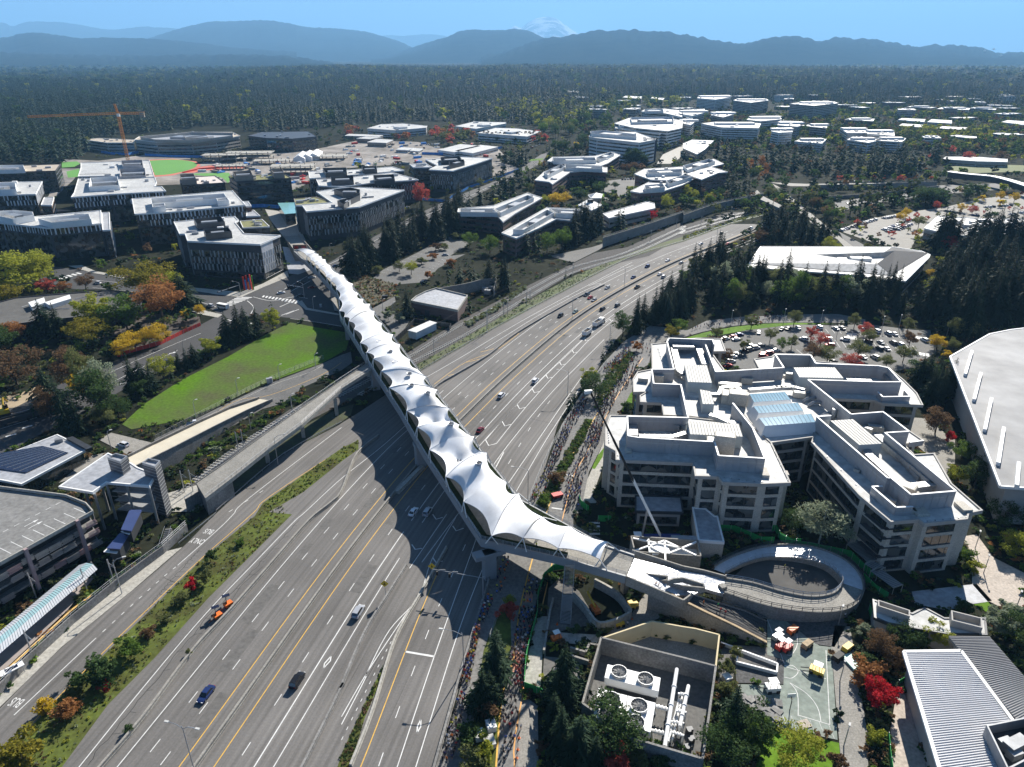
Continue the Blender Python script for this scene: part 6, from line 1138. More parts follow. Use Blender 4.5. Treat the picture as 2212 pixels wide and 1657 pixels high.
cr_=[x for x in SNOW.node_tree.nodes if x.type=='VALTORGB'][0];cr_.color_ramp.elements[0].position=.44;cr_.color_ramp.elements[1].position=.54
ridge('snowy_volcano',[(1060,100),(1090,72),(1101,63),(1112,55),(1125,60),(1138,50),(1150,43),(1162,38),(1185,35),(1202,38),(1218,50),(1238,65),(1252,74),(1290,100)],44000,9000,SNOW,'faint snow streaked volcano above the right ridge',21.4,.16,140)
def rise(x,y):
 if y<2300:return 0
 r=x/y;a=8+34/(1+math.exp(-(r+.34)*14))-16/(1+math.exp(-(r-.38)*10))
 return a*(.75+.5*mn.noise(Vector((x*.0011,y*.0011,3))))*max(0,min(1,(y-2300)/1900))*max(0,min(1,(7200-y)/1500))
q=MB();nx=90;yy_=[2300+i*163 for i in range(31)]
for y in yy_:
 for i in range(nx+1):x=(i/nx*2-1)*y*.95;q.v.append((x,y,rise(x,y)-.05))
q.f=[(j*(nx+1)+i,j*(nx+1)+i+1,(j+1)*(nx+1)+i+1,(j+1)*(nx+1)+i)for j in range(30)for i in range(nx)];struct('wooded_rise',q,HF)
random.seed(21)
HOUSE=mat('far_house_white',(.7,.68,.62),.6)
for i in range(34):
 px=random.choice((random.uniform(1560,1620),random.uniform(1780,1900),random.uniform(1980,2200),random.uniform(1330,2200)));py=random.uniform(98,130)
 p=at(0,px,py,10300+(130-py)*70);q=MB();w=random.uniform(16,34);q.box((p.x,p.y),(w,12,16),0,0,p.z-12);k=len(q.v);q.add([(p.x-w/2-1,p.y-7,p.z+4),(p.x+w/2+1,p.y-7,p.z+4),(p.x+w/2+1,p.y+7,p.z+4),(p.x-w/2-1,p.y+7,p.z+4),(p.x-w/2,p.y,p.z+8),(p.x+w/2,p.y,p.z+8)],[(0,1,5,4),(2,3,4,5),(1,2,5),(3,0,4)])
 tag(q.build('hillside_house',HOUSE),'tiny pale house among trees on the right hillside','house','houses on the far hillside')
hz=MB().prism([(-62000,-3000),(62000,-3000),(62000,62000),(-62000,62000)],-60,2700)
hm=bpy.data.materials.new('haze_air');hm.use_nodes=True;hn=hm.node_tree;hn.nodes.remove(hn.nodes['Principled BSDF']);pv_=hn.nodes.new('ShaderNodeVolumePrincipled')
pv_.inputs['Color'].default_value=(.28,.57,.90,1);pv_.inputs['Density'].default_value=5.2e-5;pv_.inputs['Anisotropy'].default_value=.1
hn.links.new(pv_.outputs[0],hn.nodes['Material Output'].inputs['Volume']);hm.cycles.homogeneous_volume=True if hasattr(hm.cycles,'homogeneous_volume')else True
tag(hz.build('haze',hm),kind='stuff')
# ---------------- trees ------------------------------------------------------
def leafmat(name,col,col2,rough=.7,sc=.5,tr=.42):
 m=mat(name,col,rough,.25,sc,col2=col2,spec=.08);n=m.node_tree.nodes;l=m.node_tree.links
 t=n.new('ShaderNodeBsdfTranslucent');x=n.new('ShaderNodeMixShader');x.inputs[0].default_value=tr;b=n['Principled BSDF']
 l.new(b.inputs['Base Color'].links[0].from_socket,t.inputs[0]);l.new(b.outputs[0],x.inputs[1]);l.new(t.outputs[0],x.inputs[2]);l.new(x.outputs[0],n['Material Output'].inputs[0])
 return m
LM={'fir':leafmat('fir_needles',(0.012,0.0281,0.0144),(0.03,0.0577,0.0252),tr=.12),'firl':leafmat('blue_fir_needles',(0.021,0.0454,0.0234),(0.045,0.0785,0.0405),tr=.15),'green':leafmat('green_leaves',(0.075,0.143,0.0225),(0.165,0.255,0.045)),'olive':leafmat('olive_leaves',(0.112,0.135,0.042),(0.225,0.24,0.09)),'dark':leafmat('dark_leaves',(0.0375,0.075,0.024),(0.09,0.15,0.045)),'ygreen':leafmat('yellow_green_leaves',(0.24,0.285,0.03),(0.45,0.45,0.06)),'yellow':leafmat('yellow_leaves',(0.504,0.348,0.024),(0.744,0.528,0.048)),'orange':leafmat('orange_leaves',(.30,.12,.04),(.46,.24,.09)),'red':leafmat('red_leaves',(0.384,0.06,0.048),(0.6,0.156,0.108)),'crimson':leafmat('crimson_leaves',(0.456,0.012,0.024),(0.66,0.036,0.048)),'rust':leafmat('rust_leaves',(.12,.075,.04),(.24,.15,.08)),'grey':leafmat('grey_green_leaves',(0.195,0.24,0.15),(0.39,0.435,0.3)),'mix':leafmat('turning_leaves',(.10,.16,.02),(.42,.30,.04),sc=.35)}
BARK=mat('bark',(.075,.06,.048),.95,.3,2);BIRCH=mat('pale_bark',(.45,.43,.38),.9,.2,3)
rs=np.random.RandomState(4)
def fir_tris(lv,nb,fr,w=.17,seed=1,crown0=.1):
 """unit fir (height 1): tiers of separate drooping boughs, each with side sprays; returns triangles"""
 r=np.random.RandomState(seed);T_=[];fat=.34 if fr==0 else .15;lean=r.uniform(.6,1.1,8)
 for i in range(lv):
  t=i/(lv-1);z=crown0+(1-crown0)*t**.95;L=w*(1-t)**.85*r.uniform(.72,1.25)+.012;k=max(4,int(nb*(1-t*.5)))
  for j in range(k):
   a=2*math.pi*(j+r.rand()*.95)/k;l=L*r.uniform(.45,1.25)*lean[int(a/.7854)%8];c,s=math.cos(a),math.sin(a);zz=z+r.uniform(-.02,.02)
   p0=np.array([0,0,zz+l*.3]);tip=np.array([c*l,s*l,zz-l*r.uniform(.1,.45)*(1.3-t)]);sd_=np.array([-s,c,0]);wd=l*fat
   m_=p0*.5+tip*.5-np.array([0,0,wd*.5]);T_+=[(p0,m_+sd_*wd,tip),(p0,tip,m_-sd_*wd)]
   for f in range(fr):
    u=.2+.75*r.rand();b_=p0*(1-u)+tip*u;sg_=1 if f%2 else-1;q_=b_+sd_*sg_*l*r.uniform(.2,.42)*(1.15-u*.6)+np.array([c,s,0])*l*r.uniform(.1,.3)-np.array([0,0,l*r.uniform(.08,.4)])
    e=np.array([c,s,0])*l*.09;T_.append((b_-e*.6,q_,b_+e))
 T_.append((np.array([.008,0,.96]),np.array([-.008,0,.96]),np.array([0,0,1.04])))
 return np.array(T_)
def leaf_tris(n,clumps,seed,leaf,shape=(.5,.5,.42),zc=.58,pts=None):
 """unit broadleaf crown (height 1): clumps of small leaf quads spread unevenly"""
 r=np.random.RandomState(seed);C=[]
 while len(C)<clumps:
  v=r.uniform(-1,1,3);d=np.linalg.norm(v)
  if .35<d<1 and r.rand()<d+.1:C.append(v*np.array(shape)*.8*(1+.25*math.sin(3*math.atan2(v[1],v[0])+seed))+np.array([0,0,zc]))
 C=np.array(C);out=[]
 for c in C:
  rad=shape[0]*r.uniform(.2,.36);k=n//clumps
  P=r.normal(0,1,(k,3));P/=np.linalg.norm(P,axis=1)[:,None];P=c+P*rad*r.uniform(.45,1,(k,1))*np.array([1,1,.75])
  a=r.normal(0,1,(k,3));a/=np.linalg.norm(a,axis=1)[:,None];b_=np.cross(a,r.normal(0,1,(k,3)));b_/=np.linalg.norm(b_,axis=1)[:,None]
  s=leaf*r.uniform(.6,1.4,(k,1));out.append(np.stack([P-a*s,P+a*s,P+b_*s*1.5],1))
 return np.concatenate(out)
def trimesh(name,tris,mats,mi=None):
 n=len(tris);me=bpy.data.meshes.new(name);me.vertices.add(n*3);me.vertices.foreach_set('co',tris.reshape(-1).astype(np.float32));me.loops.add(n*3);me.loops.foreach_set('vertex_index',np.arange(n*3,dtype=np.int32));me.polygons.add(n);me.polygons.foreach_set('loop_start',np.arange(0,n*3,3,dtype=np.int32))
 for m in mats:me.materials.append(m)
 if mi is not None:me.polygons.foreach_set('material_index',np.asarray(mi,dtype=np.int32))
 me.update();me.validate();return me
FIRHI=[fir_tris(24,16,9,w_*1.2,s,c0)for s,w_,c0 in((1,.17,.08),(2,.20,.05),(3,.15,.14),(4,.24,.04))]
FIRLO=[fir_tris(9,7,0,w_,s,.08)for s,w_ in((5,.19),(6,.23),(7,.16),(8,.21))]
BLHI=[leaf_tris(4200,34,s,.017,sh,zc)for s,sh,zc in((1,(.42,.42,.36),.62),(2,(.48,.46,.34),.6),(3,(.36,.4,.40),.58),(4,(.5,.5,.4),.56))]
BLLO=[leaf_tris(150,12,s,.075,sh,zc)for s,sh,zc in((5,(.42,.42,.36),.6),(6,(.36,.36,.42),.56))]
POP=leaf_tris(3000,30,9,.016,(.14,.14,.46),.53)
SHRUB=[leaf_tris(1500,16,s,.04,(.6,.55,.42),.48)for s in(11,12)];SHLO=[leaf_tris(60,7,s,.16,(.6,.6,.4),.45)for s in(13,14)]
def trunk_mesh(h,r,m,limbs=0,seed=1,key=''):
 q=MB().tube([(0,0,-.01),(.01,0,h*.5),(0,.01,h)],[r,r*.7,r*.25],6);rr=random.Random(seed)
 for i in range(limbs):a=rr.uniform(0,6.28);z=h*rr.uniform(.3,.6);q.tube([(0,0,z),(.14*math.cos(a),.14*math.sin(a),z+.14),(.27*math.cos(a),.27*math.sin(a),z+.25)],[r*.5,r*.3,r*.1],4)
 me=bpy.data.meshes.new('trunk');me.from_pydata(q.v,[],q.f);me.materials.append(m);return me
TRF=trunk_mesh(.96,.013,BARK);TRB=trunk_mesh(.8,.022,BARK,6);TRW=trunk_mesh(.85,.014,BIRCH,6)
CROWN={}
def crown(tris,i,c):
 k=(id(tris),c)
 if k not in CROWN:CROWN[k]=trimesh('crown',tris,[LM[c]])
 return CROWN[k]
def tree(name,tris,c,trk,x,y,h,w,label,cat,group=None,z=0):
 o=empty(name,(x,y,z),label,cat,group);o.rotation_euler=(0,0,random.uniform(0,6.28));o.scale=(h*w,h*w,h)
 link('trunk',trk,o);link('crown',crown(tris,0,c),o);return o
FOOT+=[GP(9,[(150,380),(330,270),(550,205),(800,205),(1010,270),(1140,370),(1190,480),(1180,580),(1070,665),(900,690),(700,680),(265,560),(60,560),(0,420)]),GP(8,[(1480,500),(1660,740),(1900,660),(1790,500),(1640,420)]),GP(8,[(900,150),(1700,180),(2210,340),(2210,620),(1840,480),(900,330)]),GM([('e',205,160),('e',420,140),('f',1300,1000),('f',870,1600)]),GP(4,[(830,1290),(1700,910),(1780,950),(850,1400)])]
FB=[(min(q[0]for q in P),max(q[0]for q in P),min(q[1]for q in P),max(q[1]for q in P),P)for P in FOOT]
def free(x,y):
 if 72<y<575 and across(LB,y)-2<x<across(RB,y)+1.5:return False
 return not any(a<=x<=b_ and c<=y<=d and inpoly(P,x,y)for a,b_,c,d,P in FB)
random.seed(31)
CON=[];BRO=[] # candidates: x, y, h, kind, label, group
def zone(n,pts,k,h0,h1,label,kinds='fir',lst=None,group=None,clear=True):
 Q=[T(n,*p)for p in pts];xs=[p[0]for p in Q];ys=[p[1]for p in Q];got=0;tries=0
 while got<k and tries<k*40:
  tries+=1;px,py=random.uniform(min(xs),max(xs)),random.uniform(min(ys),max(ys))
  if not inpoly(Q,px,py):continue
  x,y=G(0,px,py)
  if clear and not free(x,y):continue
  kd=random.choice(kinds)if isinstance(kinds,(list,tuple))else kinds
  (CON if kd in('fir','firl')else BRO).append((x,y,random.uniform(h0,h1),kd,label,group or 'trees: '+label,None));got+=1
zone(2,[(280,1600),(600,1460),(740,1410),(760,1330),(960,1270),(1180,1190),(1300,1130),(1260,1210),(1000,1330),(740,1480),(640,1580),(300,1657)],62,20,29,'dark fir in the belt along the blue fenced avenue')
zone('e',[(740,420),(900,450),(1040,340),(1300,260),(1500,190),(1480,110),(1200,210),(800,300)],24,20,28,'dark fir in the clump just right of the bridge head')
zone(2,[(1040,1090),(1220,1100),(1230,1060),(1060,1050)],12,22,30,'fir in the small clump below the temporary halls')
zone(2,[(1480,1590),(1700,1510),(1720,1440),(1500,1520)],16,20,27,'fir in the tall clump before the low pale building');zone(2,[(1760,1500),(1860,1490),(1850,1460),(1770,1470)],5,20,25,'fir beside the red tree near the rail wall')
zone(2,[(1120,1657),(1280,1640),(1270,1600),(1130,1620)],5,16,21,'fir in front of the brick banded office')
zone(5,[(590,190),(1130,235),(1110,195),(620,150)],15,15,20,'fir in the row behind the brick utility building')
zone(6,[(0,390),(150,340),(420,330),(760,325),(980,345),(1500,410),(1520,330),(1300,260),(900,230),(500,180),(430,100),(200,30),(100,0),(0,100)],66,16,25,'fir in the woods between freeway and hip roofed office');zone(6,[(0,390),(420,340),(760,325),(980,345),(1200,380),(1000,250),(500,190),(200,60),(0,150)],18,12,19,'pale leafy tree among the firs before the hip roofed office',['grey','olive','green'])
zone(3,[(560,1520),(720,1430),(850,1510),(1000,1630),(900,1657),(500,1657)],30,20,28,'fir in the triangle between freeway and overpass road');zone(3,[(470,1570),(560,1500),(650,1560),(500,1640)],8,9,14,'turning tree at the tip of the freeway triangle',['ygreen','olive','rust'])
zone(5,[(1850,490),(1950,400),(2100,330),(2210,260),(2210,420),(2050,470),(1900,510)],20,14,22,'fir along the freeway edge above the queue',['fir','firl'])
zone(6,[(1560,430),(1700,460),(1850,570),(2050,500),(2207,440),(2207,150),(2000,50),(1700,100),(1620,250)],64,24,34,'tall dark fir in the grove behind the ribbed grey hall')
zone(3,[(1540,1657),(1700,1590),(1840,1657),(2207,1657),(2207,1560),(1980,1610)],26,24,32,'tall dark fir below the store with crowded roof')
zone(6,[(1500,900),(1560,980),(1760,960),(1790,870),(1650,780),(1510,800)],13,12,18,'dark fir between stone offices and ribbed grey hall',['fir','firl'])
zone(3,[(150,980),(240,1110),(420,1140),(560,1100),(760,1140),(1000,1160),(1250,1150),(1480,1150),(1640,1090),(1640,1030),(1500,1010),(900,1050),(560,1040),(240,1010)],120,26,37,'tall fir in the long dark screen before the far apartments',['fir','fir','firl'])
zone(3,[(300,1180),(460,1230),(420,1280),(320,1290)],12,18,26,'fir beside the brick office tower near the overpass');zone(3,[(720,1250),(830,1265),(950,1350),(1000,1430),(930,1440),(800,1330)],22,7,13,'small tree on the bank right of the overpass road',['green','olive','dark','rust'])
zone(3,[(1500,1300),(2050,1270),(2060,1310),(1500,1350)],26,12,18,'dark tree in the row above the yellow tree car park',['fir','dark']);zone(3,[(1000,1170),(1640,1160),(1640,1178),(1000,1186)],26,5,9,'small autumn tree below the fir screen',['rust','red','green','ygreen'])
zone(1,[(370,1130),(400,1150),(310,1250),(280,1240)],4,18,24,'fir beside the green glass office')
for n,x,y,h,w,k,lab in((5,430,400,17,1.3,'fir','broad dark fir on the slope beside the bridge planting'),(5,690,405,9,1,'firl','thin young fir before the brick utility wall'),(5,640,400,8,1,'firl','sparse young fir left of its twin at the brick wall'),(5,830,370,12,1.2,'fir','fir at the corner of the brick utility building'),(5,1690,680,8,1.1,'fir','lone small fir at the freeway edge'),(5,1740,605,9,1,'firl','slim fir above the lone small fir'),(5,1480,1000,10,1,'fir','fir below the crane tip by the mesh fence'),(5,1510,960,8,1,'fir','second fir below the crane tip'),(5,1560,880,11,1,'fir','fir left of the round dark tree at the crane tip'),(4,1480,575,17,1.1,'fir','dark fir left in the meadow trio'),(4,1555,560,21,1.1,'fir','tallest dark fir of the meadow trio'),(4,1600,535,17,1.1,'fir','dark fir right in the meadow trio'),(4,1665,490,14,1.2,'fir','dark fir beside the yellow green meadow tree'),(4,1765,385,13,1,'fir','slim fir by the street crossing'),(4,1165,745,10,1.3,'fir','cypress-like evergreen left in the street trio'),(4,1215,738,11,1.3,'fir','cypress-like evergreen in the middle of the street trio'),(4,1262,712,11,1.3,'fir','cypress-like evergreen right in the street trio'),(4,870,900,19,1.1,'fir','tall fir at the upper end of the meadow bank'),(4,935,890,16,1.1,'fir','fir beside the tall meadow bank fir'),(4,990,870,13,1.2,'fir','smaller fir next to the pale yellow tree'),(4,1115,800,7,1.3,'fir','low bushy fir at the meadow edge'),(4,440,1150,24,1.0,'firl','tall shaggy fir by the lower street'),(4,330,1000,20,1.1,'firl','shaggy fir left of the grey poplars'),(4,520,1160,18,1,'fir','dark fir at the foot of the meadow tip'),(4,300,520,19,1.6,'fir','dark pine before the gravel roof hall'),(4,390,530,18,1.6,'fir','second dark pine before the gravel roof hall'),(4,1190,335,21,1.7,'fir','tall open pine beside the orange maple'),(8,1005,1085,15,1.75,'firl','big broad spruce between the queue and the runners'),(8,915,1290,12,1.5,'fir','dark spruce below the big broad spruce'),(8,960,1250,10,1.5,'fir','smaller spruce beside the runners'),(8,1440,1215,16,1.1,'fir','tall slim spruce left of the cooling yard wall'),(8,1470,1290,11,1.4,'firl','spruce in front of the slim one at the cooling yard'),(8,1390,1300,11,1.3,'fir','dark spruce at the left of the cooling yard group'),(8,1420,1560,13,1.5,'fir','dark spruce low in the cooling yard group'),(8,1540,1600,12,1.6,'firl','blue green spruce low in the cooling yard group'),(8,1370,1440,12,1.4,'fir','spruce nearest the path in the cooling yard group'),(8,1640,1680,10,1.6,'fir','spruce at the bottom edge below the cooling yard'),(8,1720,1530,10,1.8,'dark','round evergreen before the cooling yard front wall'),(8,1480,1657,10,1.5,'fir','spruce at the bottom frame edge'),(9,310,1450,14,1.5,'fir','big dark fir at the cooling yard corner'),(6,880,330,26,1.1,'fir','very tall ragged fir before the hip roofed office'),(6,1000,330,20,1.1,'fir','fir right of the very tall ragged fir')):
 x,y=G(n,x,y);(CON if k in('fir','firl')else BRO).append((x,y,h,k,lab,None,w))
